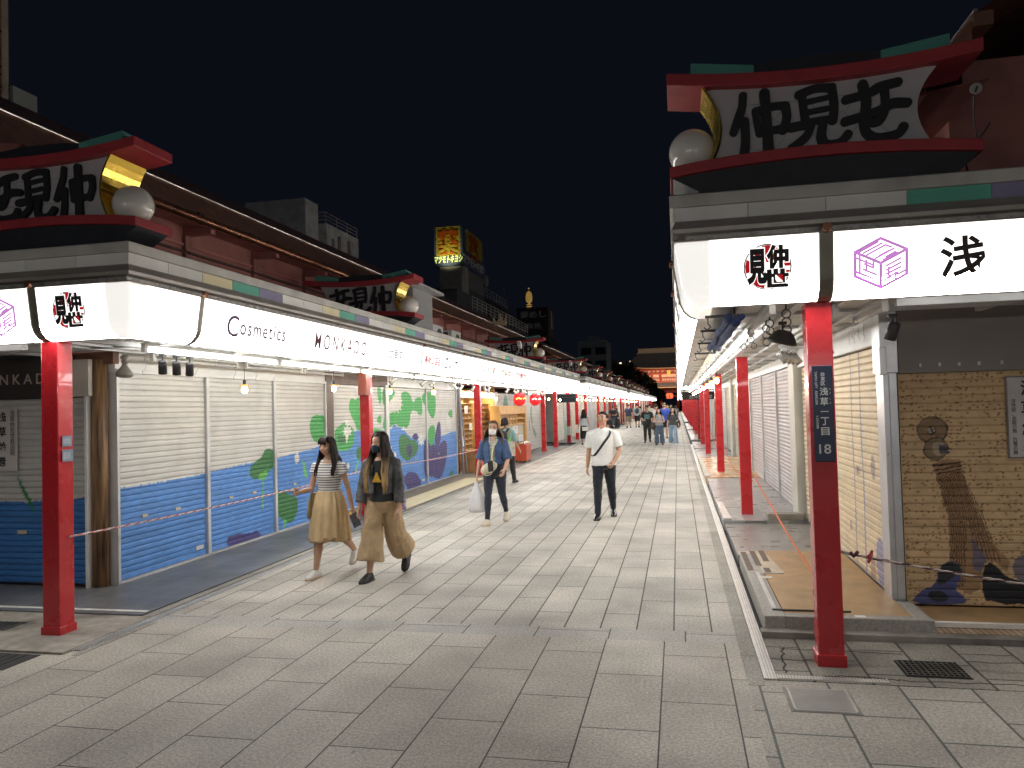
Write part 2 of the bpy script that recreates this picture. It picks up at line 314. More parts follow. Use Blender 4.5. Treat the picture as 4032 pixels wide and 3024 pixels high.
g=MB(); g.box((.60,11.603,-.02),(1.78,18.0,.125)); struct(g,'grey_tile_floor',P6)
g=MB(); g.box((.58,18.003,-.02),(1.78,24.7,.15)); struct(g,'orange_tile_floor',paving('orange_tile',(.62,.40,.22),(.68,.45,.26),(.4,.3,.2),.9,.5,.6,18,.004,speck=.08,rough=.25))
for i,(a,b_,z) in enumerate(((24.7,30,.08),(30,35,.12),(37.4,46,.1),(46,52,.06),(52,60,.13),(60,69,.08),(73.4,104,.1),(107,166,.1))):
    g=MB(); g.box((.58,a+.003,-.02),(1.78,b_,z)); struct(g,'pale_tile_floor',P6)
    if a>36: g=MB(); g.box((-6.1,a,-.02),(-4.9,b_,.06)); struct(g,'aisle_floor',P5)
# ================================================================ arcade buildings
XC=-2.15
PROF=[(0,2.97),(-.045,2.66),(-.07,2.60),(-.115,2.555),(-.17,2.53)]
PANC=[mat('panel_white',(.82,.81,.78),.5,0,.05,3,dirt=.1),mat('panel_white_b',(.74,.73,.70),.5,0,.05,3,dirt=.12),mat('panel_cream',(.80,.71,.47),.5,0,.05,3,dirt=.1),mat('panel_green',(.13,.48,.36),.5,0,.06,3,dirt=.1),mat('panel_purple',(.27,.25,.40),.5,0,.06,3,dirt=.1)]
def slats(name,plane,axis,a0,a1,z0,z1,paint,parent,out,pitch=.072,cell=.03,base=(.6,.6,.58)):
    """roller shutter: one corrugated sheet whose slats are real; axis 'y' = faces +-X, 'x' = faces -Y; paint(a,z)->colours"""
    nz_=int(round((z1-z0)/pitch)); prof=[(0,-.012),(.05,-.012),(.09,0)]+[(.09+.87*i/9,.0016*math.sin(math.pi*i/9)) for i in range(1,10)] if cell<.01 else [(0,-.014),(.05,-.014),(.09,.0),(.32,.0012),(.55,.0016),(.77,.0012),(.96,.0)] if cell<=.02 else [(0,-.014),(.06,-.014),(.10,.0),(.55,.002),(.96,.0)]
    zs=[];ds=[]
    for i in range(nz_):
        for t,d in prof: zs.append(z0+(i+t)*(z1-z0)/nz_); ds.append(d)
    zs.append(z1); ds.append(-.010)
    na=max(2,int((a1-a0)/cell)); A=np.linspace(a0,a1,na+1); Z=np.array(zs); Dp=np.array(ds)
    AA,ZZ=np.meshgrid(A,Z); DD=np.repeat(Dp[:,None],len(A),1)
    off=Vector(parent['_w'])
    if axis=='y': V=np.stack([plane+out*DD-off.x,AA-off.y,ZZ-off.z],-1)
    else: V=np.stack([AA-off.x,plane+out*DD-off.y,ZZ-off.z],-1)
    V=V.reshape(-1,3); w=len(A); r=len(zs)
    idx=np.arange((r-1)*w).reshape(r-1,w)[:,:-1].ravel()
    F=np.stack([idx,idx+1,idx+1+w,idx+w],-1)
    if (axis=='y' and out<0) or (axis=='x' and out>0): F=F[:,::-1]
    me=bpy.data.meshes.new(name); me.vertices.add(len(V)); me.vertices.foreach_set('co',V.ravel()); me.loops.add(F.size); me.loops.foreach_set('vertex_index',F.ravel().astype(np.int32))
    me.polygons.add(len(F)); me.polygons.foreach_set('loop_start',(np.arange(len(F))*4).astype(np.int32)); me.update(calc_edges=True); me.validate()
    C=np.ones((len(V),4)); C[:,:3]=base
    if paint: C[:,:3]=paint(AA.ravel(),ZZ.ravel(),C[:,:3].copy())
    C[:,:3]*=(1+.05*np.sin(ZZ.ravel()*37.1+AA.ravel()*.7))[:,None]
    ca=me.color_attributes.new('Col','FLOAT_COLOR','POINT'); ca.data.foreach_set('color',C.ravel().astype(np.float32))
    me.materials.append(PAINT); o=bpy.data.objects.new(name,me); COL.objects.link(o); o.parent=parent; o['_w']=list(off); return o
def inpoly(px,py,poly):
    n=len(poly); r=np.zeros(len(px),bool); j=n-1
    for i in range(n):
        xi,yi=poly[i]; xj,yj=poly[j]
        if yi!=yj: r^=((yi>py)!=(yj>py))&(px<(xj-xi)*(py-yi)/(yj-yi)+xi)
        j=i
    return r
def nz2(a,b,seed=0):
    return .5*np.sin(a*12.9+seed+3*np.sin(b*7.1+seed))+.3*np.sin(a*31.7+b*23.3+seed*2)+.2*np.sin(a*71-b*53+seed)
def smooth_poly(p,it=2):
    p=[tuple(q) for q in p]
    for _ in range(it):
        q=[]
        for i in range(len(p)):
            a,b=p[i],p[(i+1)%len(p)]; q+=[(a[0]*.75+b[0]*.25,a[1]*.75+b[1]*.25),(a[0]*.25+b[0]*.75,a[1]*.25+b[1]*.75)]
        p=q
    return p
def painter(layers):
    """layers: (polygon,colour) in wall coordinates, painted in order with slightly ragged brush edges"""
    def f(a,z,c):
        ja=a+.006*nz2(a*3,z*3,1); jz=z+.006*nz2(a*3,z*3,5)
        for poly,col in layers:
            k=inpoly(ja,jz,poly); v=1+.13*nz2(a[k]*2.2,z[k]*5,2); c[k]=np.array(col)[None,:]*v[:,None]
        return c
    return f
def arcade(side,y0,y1,label,posts=(),roof_dz=0,segs=(),sections=(),near_text=True,tubes=True,cat='arcade building',detail=2):
    """one terrace of shops: shutters, canopy, eave band, upper wall and roof"""
    s=side; X=lambda u:XC+s*u
    B=thing('shop_arcade',label,cat,(X(4.6),(y0+y1)/2,0))
    UF=2.16 if s>0 else 2.21   # lit face, distance from street axis
    path=[(X(9),y0),(X(UF),y0),(X(UF),y1),(X(9),y1)]
    def sw(prof,mats,name,m=None,bev=0):
        mb=MB(); P=path if s<0 else path[::-1]
        mb.sweep(prof,P,0,m); return mb.build(name,mats,B,bevel=bev)
    # eave band: flashing, coloured panel strip, gutter, light gap
    sw([(0,3.215),(.02,3.215),(.02,3.295),(0,3.305),(-.35,3.305),(-.35,3.215)],[mat('flashing',(.60,.58,.54),.5,.15,.12,3,dirt=.35)],'flashing')
    sw([(-.012,3.115),(-.012,3.214),(-.3,3.214),(-.3,3.115)],[mat('band_back',(.35,.34,.32),.6)],'panel_backing')
    sw([(.012,3.032),(.016,3.06),(0,3.085),(-.012,3.113),(-.3,3.113),(-.3,3.032)],[GUTTER],'gutter')
    sw([(-.085,2.985),(-.085,3.031),(-.3,3.031),(-.3,2.985)],[mat('gap_panel',(.5,.48,.45),.3,.4,.3,15)],'gap_strip')
    sw([(.0,2.972),(.0,2.984),(-.3,2.984),(-.3,2.972)],[GUTTER],'light_box_rail')
    # coloured panels, half a metre each, starting at the near street corner
    mb=MB(); k=0; yy=y0+.005; out=-s
    while yy<y1-.05:
        ye=min(yy+.503,y1); mb.box((X(UF)-out*.0115,yy+.004,3.118),(X(UF)-out*.004,ye-.004,3.211),k%5)
        yy=ye; k+=1
    for k in range(13):
        a,bb=X(UF+.503*k+.005),X(UF+.503*(k+1)); mb.box((a,y0+.0115,3.118),(bb,y0+.004,3.211),[0,1,0,3,4][k%5])
    mb.build('colour_panels',PANC,B)
    # canopy: soffit, rails, roof sheet
    mb=MB(); mb.box((X(UF+.17),y0+.17,2.585),(X(4.0),y1-.17,2.60)); 
    mb.box((X(4.0),y0+.17,2.585),(X(8.9),y0+1.75,2.60)); mb.build('soffit',[mat('soffit_white',(.66,.65,.61),.5,0,.07,2,dirt=.15)],B)
    rl=[((X(u),y0+.2,2.584-h),(X(u+w),y1-.2,2.584)) for u,w,h in ((2.42,.05,.045),(2.62,.04,.03),(3.02,.06,.04),(3.35,.04,.03),(3.6,.05,.03))]
    rl+=[((X(u),y0+.2,2.55),(X(u+.05),y0+1.7,2.584)) for u in (4.6,5.6,6.6)]+[((X(3.7),y0+.45,2.5),(X(8.8),y0+.52,2.56)),((X(3.7),y0+.9,2.52),(X(8.8),y0+.94,2.56))]
    each('canopy_rail',rl,[ALU],B)
    if detail>1: each('canopy_purlin',[((X(2.4),y0+1.2+1.3*i,2.555),(X(3.9),y0+1.23+1.3*i,2.5835)) for i in range(int((y1-y0-1.3)/1.3))],[ALU],B)
    mb=MB(); mb.box((X(UF+.36),y0+.36,3.21),(X(4.6),y1-.36,3.24)); mb.box((X(4.6),y0+.36,3.21),(X(8.8),y0+1.7,3.24)); mb.build('canopy_roof',[GREYMET],B)
    # upper wall, soffit brackets, roofs
    dz=roof_dz; ya,yb=y0+1.7,y1-.6
    mb=MB(); mb.box((X(4.5),ya,2.60),(X(4.62),yb,4.62+dz)); mb.box((X(4.62),ya,2.6),(X(8.8),ya+.12,5.0+dz),0); mb.box((X(4.62),yb-.12,2.6),(X(8.8),yb,5.0+dz),0)
    for z in (3.62,3.98,4.22): mb.box((X(4.47),ya,z+dz),(X(4.5),yb,z+.035+dz),1)
    mb.build('upper_wall',[WALLRED,SOFFITRED],B)
    yy=ya+.5
    while yy<yb:
        mb=MB(); mb.box((X(4.06),yy,4.36+dz),(X(4.5),yy+.10,4.47+dz)); mb.box((X(4.44),yy-.02,3.9+dz),(X(4.5),yy+.12,4.36+dz)); yy+=1.75 if y0<60 else 4
        mb.build('roof_bracket',[WALLRED],B)
    mb=MB(); mb.quad((X(4.0),ya-.9,4.44+dz),(X(4.0),yb+.4,4.44+dz),(X(4.5),yb+.4,4.50+dz),(X(4.5),ya-.9,4.50+dz)); mb.box((X(4.02),ya-.9,4.42+dz),(X(4.06),yb+.4,4.55+dz)); mb.build('eave_soffit',[SOFFITRED],B)
    mb=MB(); n=9; pr=[]
    for i in range(n):
        u=4.03+(4.37-4.03)*i/n; z=4.55+(4.90-4.55)*i/n; pr+=[(u,z),(u+.02,z+.034)]
    pr+=[(4.37,4.93)]; P=[Vector((X(u),ya-.95,z+dz)) for u,z in pr]; Q=[Vector((X(u),yb+.45,z+dz)) for u,z in pr]
    for i in range(len(P)-1): mb.quad(P[i],Q[i],Q[i+1],P[i+1])
    mb.prism([P[0],P[-1],Vector((X(4.37),ya-.95,4.6+dz))],(0,.02,0))
    pr=[]
    for i in range(12):
        u=4.40+(6.6-4.40)*i/12; z=4.97+(6.22-4.97)*i/12; pr+=[(u,z),(u+.03,z+.02)]
    P=[Vector((X(u),ya-1.0,z+dz)) for u,z in pr]; Q=[Vector((X(u),yb+.5,z+dz)) for u,z in pr]
    for i in range(len(P)-1): mb.quad(P[i],Q[i],Q[i+1],P[i+1])
    mb.quad(P[-1],Q[-1],Q[-1]+Vector((s*2.2,0,-1.2)),P[-1]+Vector((s*2.2,0,-1.2)))
    mb.box((X(4.37),ya-1,4.86+dz),(X(4.5),yb+.5,4.965+dz))
    mb.build('roof',[COPPER],B)
    mb=MB(); mb.cyl((X(4.385),ya-1,4.975+dz),(X(4.385),yb+.5,4.975+dz),.016,8); mb.build('eave_trim',[mat('bright_trim',(.62,.57,.52),.3,.85,.4,3)],B)
    mb=MB(); mb.tube([(X(3.98),ya-.95,4.47+dz),(X(3.98),yb+.45,4.47+dz)],.058,10)
    yy=ya-.6
    while yy<yb: mb.tube([(X(3.98),yy,4.47+dz),(X(3.98),yy+.03,4.47+dz)],.068,10); mb.box((X(3.98)-.01,yy,4.47+dz),(X(4.04)+.01,yy+.02,4.57+dz)); yy+=1.25
    mb.build('gutter_pipe',[PIPE],B,smooth=True)
    # lit light boxes are things of their own; between them the building's dividers
    OL=mat('divider_olive',(.20,.18,.14),.4,.3,.1,4)
    for yd in [q[0] for q in segs]+([segs[-1][1]] if segs else []):
        if y0+.3<yd<y1-.3: mb=MB(); light_prof(mb,'y',X(UF),-s,yd-.035,yd+.035,-.006 if s<0 else .014); mb.build('light_box_divider',[OL],B)
    if near_text: xd=X(3.165); mb=MB(); light_prof(mb,'x',y0,-1,xd-.045,xd+.045,-.006); mb.build('light_box_divider',[OL],B)
    if detail>1:
        for yd in [q[0] for q in segs]:
            if y0+.3<yd<y1-.3: mb=MB(); mb.lathe([(0,.02),(.03,.02),(.035,-.01)],(X(UF-.02),yd,3.0),10,0,(-s,0,0)); mb.build('bolt_cap',[PIPE],B)
        mb=MB(); mb.lathe([(0,.02),(.03,.02),(.035,-.01)],(X(3.165),y0-.02,3.0),10,0,(0,-1,0)); mb.build('bolt_cap',[PIPE],B)
    corner=MB()
    P=[(X(UF+.25),y0),(X(UF),y0),(X(UF),y0+.25)]
    pr=[(o,z) for o,z in PROF]+[(-.20,2.53),(-.20,2.97)]
    corner.sweep(pr,P if s<0 else P[::-1]); corner.build('corner_panel',[CORNERGLOW],B,smooth=False,bevel=.02)
    return B
def light_prof(mb,axis,plane,out,a0,a1,grow=0,m=0):
    """light-box body between a0 and a1: curved acrylic front with closed back"""
    pr=[(o+grow,z) for o,z in PROF]+[(-.26,2.53),(-.26,2.97)]
    if axis=='y': A=[Vector((plane+out*o,a0,z)) for o,z in pr]; E=Vector((0,a1-a0,0))
    else: A=[Vector((a0,plane+out*o,z)) for o,z in pr]; E=Vector((a1-a0,0,0))
    mb.prism(A,E,m)
NBOX=[0]
def light_box(axis,plane,out,a0,a1,label,texts=(),group='lit shop sign boxes'):
    """one lit sign box with its lettering; texts: (string, centre, height, width, material[, bold, vertical, dz, slant])"""
    c=Vector((plane-out*.1,(a0+a1)/2,2.53)) if axis=='y' else Vector(((a0+a1)/2,plane-out*.1,2.53))
    t=thing('light_box_sign',label,'shop sign',c,group)
    mb=MB(); light_prof(mb,axis,plane,out,a0,a1)
    for i,fc in enumerate(mb.f):   # lower lip emits far more to light the ground; face kept dim for lettering
        z=sum(mb.v[j][2] for j in fc)/len(fc); mb.m[i]=1 if 2.531<z<2.64 else (2 if z<2.531 else 0)
    mb.build('acrylic_panel',[BOXGLOW,BOXLOW,WHITEMET],t)
    xd=Vector((0,out,0)) if axis=='y' else Vector((1,0,0))
    nout=Vector((out,0,0)) if axis=='y' else Vector((0,-1,0))
    up=(Vector((0,0,1))*.31+nout*.045).normalized()
    for q in texts:
        body,pos,h,w,m=q[:5]; bold=q[5] if len(q)>5 else 0; vert=q[6] if len(q)>6 else False; dz=q[7] if len(q)>7 else 0; sl=q[8] if len(q)>8 else 0
        o=(Vector((plane,pos,0)) if axis=='y' else Vector((pos,plane,0)))+Vector((0,0,2.755+dz))+nout*(-.0312+.145*dz+.007)
        tb=MB(); text_mb(tb,body,o,xd,up,h,w,bold,.003,0,vert,slant=sl); tb.build('lettering',[m],t)
    return t
PURPLE=mat('letter_purple',(.10,.045,.13),.6,0,0); MAROON=mat('letter_maroon',(.13,.025,.05),.6,0,0); LRED=mat('letter_red',(.42,.012,.02),.6,0,0); LGOLD=mat('letter_gold',(.35,.22,.05),.5,0,0); LGREY=mat('letter_grey',(.06,.06,.09),.6,0,0)
# ================================================================ left terrace with the lotus mural
def shop_front(B,s,ysecs,z0=.05,z1=2.36,lintel=True):
    """shutters, their guide rails and the lintel of one side; ysecs: (ya,yb,painter,base,cell)"""
    X=lambda u:XC+s*u; pl=X(3.92); out=-s
    for ya,yb,pt,base,cell in ysecs:
        slats('shutter',pl,'y',ya,yb,z0,z1,pt,B,out,.066,cell,base)
def rails(B,s,spans,m,z0=.03,z1=2.40,name='shutter_frame'):
    X=lambda u:XC+s*u
    each(name,[((X(3.97),ya,z0),(X(3.885),yb,z1)) for ya,yb in spans],[m],B,.004)
LA=arcade(-1,5.45,35.05,'long left terrace of closed shops with a lotus mural on its shutters and copper roof',segs=[(5.7,6.46),(6.46,12.9),(12.9,15.5),(15.5,20.78),(20.78,25.89),(25.89,30.97),(30.97,33.5),(33.5,35.05)])
XL=XC-3.92
Q=lambda x,y:(1100+x*.36166,1250+y*.36166)
Z7=lambda x,y:(1600+x*.42194,1300+y*.42194)
Z5=lambda x,y:(1000+x*.4821,1600+y*.4821)
Z2=lambda x,y:(x*.6028,1300+y*.6028)
Z4=lambda x,y:(700+x*.6028,1000+y*.6028)
ZD=lambda x,y:(1150+x*.21097,1650+y*.21097)
def tr(f,pts,sm=1):
    q=[on_x(*f(*p),XL) for p in pts]; return smooth_poly([(v.y,v.z) for v in q],sm) if sm else [(v.y,v.z) for v in q]
def star(f,cx,cy,rx,ry,n=9,inner=.55,rot=0):
    pts=[]
    for i in range(2*n):
        r=1 if i%2==0 else inner; t=math.pi*i/n+rot; pts.append((cx+rx*r*math.sin(t),cy-ry*r*math.cos(t)))
    return tr(f,pts,0)
cW=(.62,.61,.58); cB=(.10,.275,.66); cG=(.065,.39,.10); cD=(.045,.20,.065); cP=(.055,.045,.19); cF=(.70,.69,.66); cL=(.16,.52,.10)
bl=[on_x(*p,XL) for p in (Z2(705,1047),Z2(1000,1000),Z2(1300,945),Z2(1659,858),Z4(330,1395),Z4(480,1365),Z5(200,420),Z5(500,340))]
bl2=[on_x(*p,XL) for p in (Q(545,1330),Q(640,1400),Q(800,1250),Q(850,1230),Q(1000,1230),Q(1095,1235),Q(1150,1235),Q(1225,1215),Q(1245,1150),Q(1275,1190),Q(1350,1205),Q(1385,1260),Q(1440,1310),Q(1540,1290),Q(1600,1330),Q(1700,1300),Q(1800,1280),Q(1870,1245))]
blue=[(7.2,-.2),(7.2,bl[0].z-.02)]+[(v.y,v.z) for v in bl]+[(v.y,v.z) for v in bl2]+[(22,bl2[-1].z),(22,-.2)]
dk=[]
for i in range(len(blue)-1):
    (ya,za),(yb,zb)=blue[i],blue[i+1]
    n=max(1,int(abs(yb-ya)/.03)) if za>0 and zb>0 else 1
    for k in range(n): t=k/n; y=ya+(yb-ya)*t; dk.append((y,za+(zb-za)*t+(.012*nz2(y*9,1.3,3) if n>1 else 0)))
dk.append(blue[-1]); blue=dk
LAY=[(blue,cB),
 (tr(Z4,[(465,1410),(500,1360),(545,1330),(570,1275),(605,1270),(652,1310),(640,1360),(600,1420),(540,1470),(480,1470)]),cD),
 (tr(Z4,[(540,1428),(595,1415),(570,1480),(520,1470)]),cL),(tr(Z4,[(553,1470),(562,1470),(560,1659),(550,1659)],0),cL),
 (tr(Z5,[(170,800),(180,700),(220,680),(290,720),(355,740),(360,850),(330,920),(300,960),(240,930),(190,880)]),cD),(tr(Z5,[(240,920),(270,930),(255,1000),(245,1000)],0),cL),
 (tr(Z5,[(350,365),(370,400),(368,450),(350,475),(333,450),(332,400)]),cF),(tr(Z5,[(770,450),(782,480),(775,515),(765,515),(760,480)]),cF),
 (tr(Z5,[(395,450),(410,450),(440,580),(415,580)],0),cL),(tr(Z5,[(845,440),(858,440),(830,540),(820,540)],0),cL),
 (tr(Z2,[(1480,1400),(1490,1340),(1520,1345),(1560,1325),(1610,1330),(1700,1305),(1700,1390),(1500,1415)]),cP),
 (tr(Q,[(327,1170),(345,1100),(380,1055),(440,1060),(520,1080),(520,1330),(440,1330),(400,1375),(345,1290)]),cG),
 (tr(Q,[(755,960),(770,890),(800,880),(830,900),(860,870),(885,880),(960,950),(980,1230),(850,1240),(815,1140),(765,1030)]),cG),
 (tr(Q,[(545,1200),(560,1260),(600,1230),(700,1140),(735,1150),(800,1200),(822,1280),(800,1400),(740,1460),(620,1450),(545,1400)]),cG),
 (tr(Q,[(620,1290),(680,1270),(740,1300),(730,1370),(650,1390)]),cD),(tr(Q,[(840,1420),(900,1400),(930,1500),(860,1560),(835,1500)]),cD),
 (tr(Q,[(1020,1200),(1095,1215),(1160,1260),(1160,1330),(1100,1330),(1030,1270)]),cG),(tr(Q,[(1055,760),(1110,760),(1110,950),(1080,930)]),cG),(tr(Q,[(1060,1110),(1080,1070),(1110,1060),(1110,1160),(1070,1145)]),cG),
 (star(Q,740,1235,62,70,8),cF),(tr(Q,[(715,1270),(755,1270),(740,1360),(728,1370)]),cF),(star(Q,735,1140,30,50,5),cF),
 (tr(Q,[(1120,760),(1235,770),(1265,830),(1215,900),(1165,960),(1120,950)]),cG),
 (tr(Q,[(1320,830),(1370,800),(1425,830),(1455,940),(1490,870),(1550,865),(1560,1060),(1520,1068),(1490,1010),(1430,1020),(1420,1150),(1380,1218),(1310,1190),(1250,1150),(1160,1245),(1120,1180),(1150,1080),(1200,1040),(1330,1000)]),cG),
 (star(Q,1275,940,75,110,11,.6),cF),(star(Q,1290,860,40,70,7),cF),
 (tr(Q,[(1300,1310),(1340,1265),(1400,1290),(1430,1340),(1480,1330),(1515,1390),(1500,1480),(1440,1530),(1390,1570),(1330,1520),(1300,1440)]),cD),
 (tr(Q,[(1385,1390),(1430,1370),(1445,1500),(1400,1520)]),cP),(tr(Q,[(1440,1300),(1470,1258),(1505,1265),(1515,1340),(1470,1330)]),cP),
 (tr(Q,[(1560,830),(1600,810),(1690,815),(1705,900),(1700,1050),(1670,1110),(1640,1070),(1590,960),(1545,900)]),cG),
 (tr(Q,[(1735,1120),(1755,1160),(1760,1290),(1740,1400),(1700,1400),(1690,1300),(1710,1200)]),cP),
 (tr(Z7,[(160,1060),(185,1010),(260,1070),(300,1090),(330,1040),(360,1020),(385,1070),(370,1250),(320,1400),(230,1360),(165,1380)]),cP),
 (tr(Q,[(1625,1190),(1690,1165),(1700,1250),(1680,1380),(1640,1405),(1612,1300)]),cG),
 (tr(Z7,[(5,1430),(40,1340),(80,1320),(120,1370),(150,1480),(130,1500),(10,1500)]),cP),(tr(Z7,[(385,1370),(430,1290),(440,1350)]),cD),
 (star(Q,1545,1330,45,80,8),cF),(star(Q,1845,1120,40,120,9),cF),(tr(Q,[(1830,1050),(1860,1000),(1885,1010),(1885,1100),(1850,1080)]),cG),
 (star(Z5,1105,380,35,75,9),cF),(tr(Z5,[(1150,360),(1166,400),(1160,455),(1145,455),(1142,400)]),cF),(star(Q,1350,1210,30,25,6),cF),
 (tr(Z5,[(1178,575),(1215,550),(1235,575),(1210,600)]),cP),(tr(Z5,[(1220,600),(1250,540),(1290,530),(1360,590),(1365,650),(1290,690),(1240,650)]),cP)]
pL=painter(LAY)
shop_front(LA,-1,[(7.37,8.98,pL,cW,.016),(9.05,10.70,pL,cW,.016),(10.77,12.5,pL,cW,.016),(12.8,15.3,pL,cW,.018),(15.5,17.98,pL,cW,.018),(18.05,20.6,pL,cW,.018)])
rails(LA,-1,[(8.985,9.045),(10.705,10.765),(12.46,12.5),(12.78,12.8),(15.31,15.49),(17.985,18.045),(20.6,20.64)],mat('rail_white',(.6,.6,.6),.4,.2,.1,3,dirt=.3))
rails(LA,-1,[(12.51,12.77),(20.66,20.8)],mat('brown_frame',(.09,.045,.032),.4,.1,.2,4),name='brown_frame')
# lintel over the shutters, plus the side that faces the plaza
XL2=lambda u:XC-u
each('lintel',[((XL2(3.9),7.33,2.365),(XL2(4.0),12.48,2.585)),((XL2(3.9),15.45,2.37),(XL2(4.0),20.7,2.585)),((XL2(3.9),31.2,2.37),(XL2(4.0),35,2.585))],[WHITEMET],LA,.006)
each('lintel_lip',[((XL2(3.87),7.34,2.355),(XL2(3.898),12.48,2.40))],[WHITEMET],LA,.004)
mb=MB(); mb.box((XL2(3.9),12.5,2.37),(XL2(4.0),15.44,2.585)); mb.build('lintel_board',[mat('brown_board',(.12,.07,.045),.5,0,.3,6)],LA)
mb=MB(); mb.box((XL2(3.885),7.36,.028),(XL2(3.935),20.62,.052)); mb.build('shutter_sill',[ALU],LA)
each('shutter_frame',[((XL2(3.885),7.335,.03),(XL2(4.05),7.372,2.4)),((XL2(3.95),7.36,.03),(XL2(4.05),7.5,2.4))],[mat('rail_white',(.6,.6,.6))],LA)
each('shutter_handle',[((XL2(3.905),y,z),(XL2(3.917),y+.10,z+.035)) for y,z in ((7.75,.70),(8.35,.70),(9.5,.7),(10.1,.7),(11.3,.7),(11.9,.7),(13.7,.7),(14.4,.7),(16.3,.7),(17.1,.7),(18.9,.7),(19.7,.7))],[mat('handle_beige',(.55,.47,.32),.5,.1,.1,9)],LA,.004)
each('wall_conduit',[((XC-4.44,7.6,z),(XC-4.47,34,z+.03)) for z in (3.52,3.86,4.12)],[mat('conduit_dark',(.10,.06,.05),.5,.2,.2,6)],LA)
each('junction_box',[((XC-4.38,y,z),(XC-4.49,y+w,z+h)) for y,z,w,h in ((8.4,3.72,.22,.16),(9.9,3.6,.14,.22),(10.9,3.95,.3,.07),(13.2,3.7,.2,.25),(16.4,3.8,.25,.2),(19.3,3.7,.3,.2),(22.4,3.75,.2,.3),(27.5,3.7,.3,.2))],[MATS['conduit_dark']],LA,.004)
each('shutter_label',[((XL2(3.905),8.75,.14),(XL2(3.912),8.9,.19)),((XL2(3.905),17.6,.14),(XL2(3.912),17.78,.19))],[WHITEMET],LA)
# plaza-facing end: blue and white shutter, dark fascia, log corner column
mb=MB(); mb.tube([(-6.2,7.27,.02),(-6.2,7.27,1.2),(-6.195,7.27,2.5)],[.088,.085,.083],20); mb.build('log_column',[WOODLOG],LA,smooth=True)
bz=lambda p:(lambda v:(v.x,v.z))(on_y(*Z2(*p),7.2))
endblue=[(-12,-.1),(-12,.95)]+[(-12+.05*i,.955+.012*nz2(.37*i,2,4)+(.05 if i>100 else 0)*(i-100)/16) for i in range(2,117)]+[(-6.2,1.03),(-6.2,-.1)]
leaf=smooth_poly([bz(p) for p in ((112,950),(125,955),(170,1050),(215,1140),(248,1228),(235,1215),(185,1130),(135,1030))],1)
slats('shutter',7.2,'x',-10.4,-6.30,.06,2.09,painter([(endblue,(.045,.16,.40)),(leaf,(.03,.2,.06))]),LA,-1,.066,.02,(.46,.45,.43))
each('shutter_handle',[((-7.2,7.185,.60),(-7.08,7.19,.64))],[MATS['handle_beige']],LA)
mb=MB(); mb.box((-6.295,7.15,.03),(-6.265,7.25,2.1)); mb.build('shutter_frame',[WHITEMET],LA)
mb=MB(); mb.box((-10.4,7.14,2.09),(-6.485,7.24,2.56)); mb.build('dark_fascia',[mat('dark_fascia',(.035,.03,.028),.5,0,.15,3)],LA)
mb=MB(); text_mb(mb,'MONKADO',(-7.16,7.132,2.31),(1,0,0),(0,0,1),.115,1.12,.004,.01); mb.build('lettering',[mat('brass_letter',(.5,.42,.34),.4,.3,.1,9)],LA)
mb=MB(); mb.box((-6.48,7.13,2.10),(-6.22,7.24,2.50)); mb.build('end_panel',[mat('cream_panel',(.55,.5,.44),.6,0,.1,4,dirt=.4)],LA)
mb=MB(); mb.box((-6.48,7.24,2.45),(-6.0,7.33,2.58)); mb.box((XL2(4.05),7.3,.03),(XL2(5.0),7.32,2.58)); mb.build('corner_block',[mat('rust_board',(.16,.08,.05),.6,0,.3,8)],LA)
# paper-like name board painted on the end shutter
t=thing('shutter_placard','white placard with brushed black characters fixed on the dark blue plaza-facing shutter','placard',(-7.42,7.17,1.3))
mb=MB(); mb.box((-7.75,7.165,1.30),(-7.18,7.18,1.99)); mb.build('board',[mat('placard_paper',(.5,.47,.44),.6,0,.06,5)],t)
for i,ch in enumerate('浅草絵巻'): mb=MB(); text_mb(mb,ch,(-7.37,7.16,1.90-.165*i),(1,0,0),(0,0,1),.11,.11,.02,.003); mb.build('character',[BLACK],t)
mb=MB(); text_mb(mb,'浅草仲見世商店街',(-7.235,7.16,1.72),(1,0,0),(0,0,1),.5,None,0,.003,0,True); mb.build('lettering',[BLACK],t); mb=MB()
text_mb(mb,'浮世絵、金龍の舞、白鷺の舞',(-7.52,7.16,1.65),(1,0,0),(0,0,1),.62,None,0,.003,0,True)
mb.build('lettering',[BLACK],t)
# lit boxes of the left terrace
XF=XC-2.21
def LB(a,b,label,texts=()): return light_box('y',XF,1,a+.04,b-.04,label,texts,'lit shop sign boxes on the left terrace')
light_box('y',XF,1,5.71,6.42,'short blank lit sign box at the near street corner of the left terrace',(),'lit shop sign boxes on the left terrace')
LB(6.46,12.9,'long lit sign box with widely spaced Latin lettering starting with Cosmetics',[('C',6.99,.22,.2,PURPLE,.004),('osmetics',7.59,.155,.93,PURPLE,.006),('MONKADO',9.6,.20,1.6,MAROON,.005),('紋華堂',11.6,.16,.6,LGREY,.012)])
LB(12.9,15.5,'lit sign box with red characters then black kana beyond the Cosmetics box',[('美術工芸品',13.5,.17,.95,LRED,.028),('こいけ',14.67,.25,.9,LGREY,.035)])
LB(15.5,20.78,'long lit sign box with a red bell emblem between two groups of brushed characters',[('手づくり',16.2,.14,.85,LGREY,.01),('江戸趣味',17.3,.17,1.2,LGREY,.02),('瓶',18.3,.22,.2,LRED,.05),('本家',18.82,.12,.28,LGREY,.015),('梅林堂',19.68,.2,1.15,LGOLD,.03)])
LB(20.78,25.89,'lit sign box with six red characters over the sandal display case',[('鼈甲珊瑚細工',21.8,.17,1.7,LRED,.035),('コノミ',24.45,.2,1.4,LGREY,.03)])
LB(25.89,30.97,'lit sign box reading three scattered kana, above the second red lantern',[('ハトヤ',27.0,.18,1.2,LGREY,.03),('本店',29.6,.12,.5,LGREY,.02)])
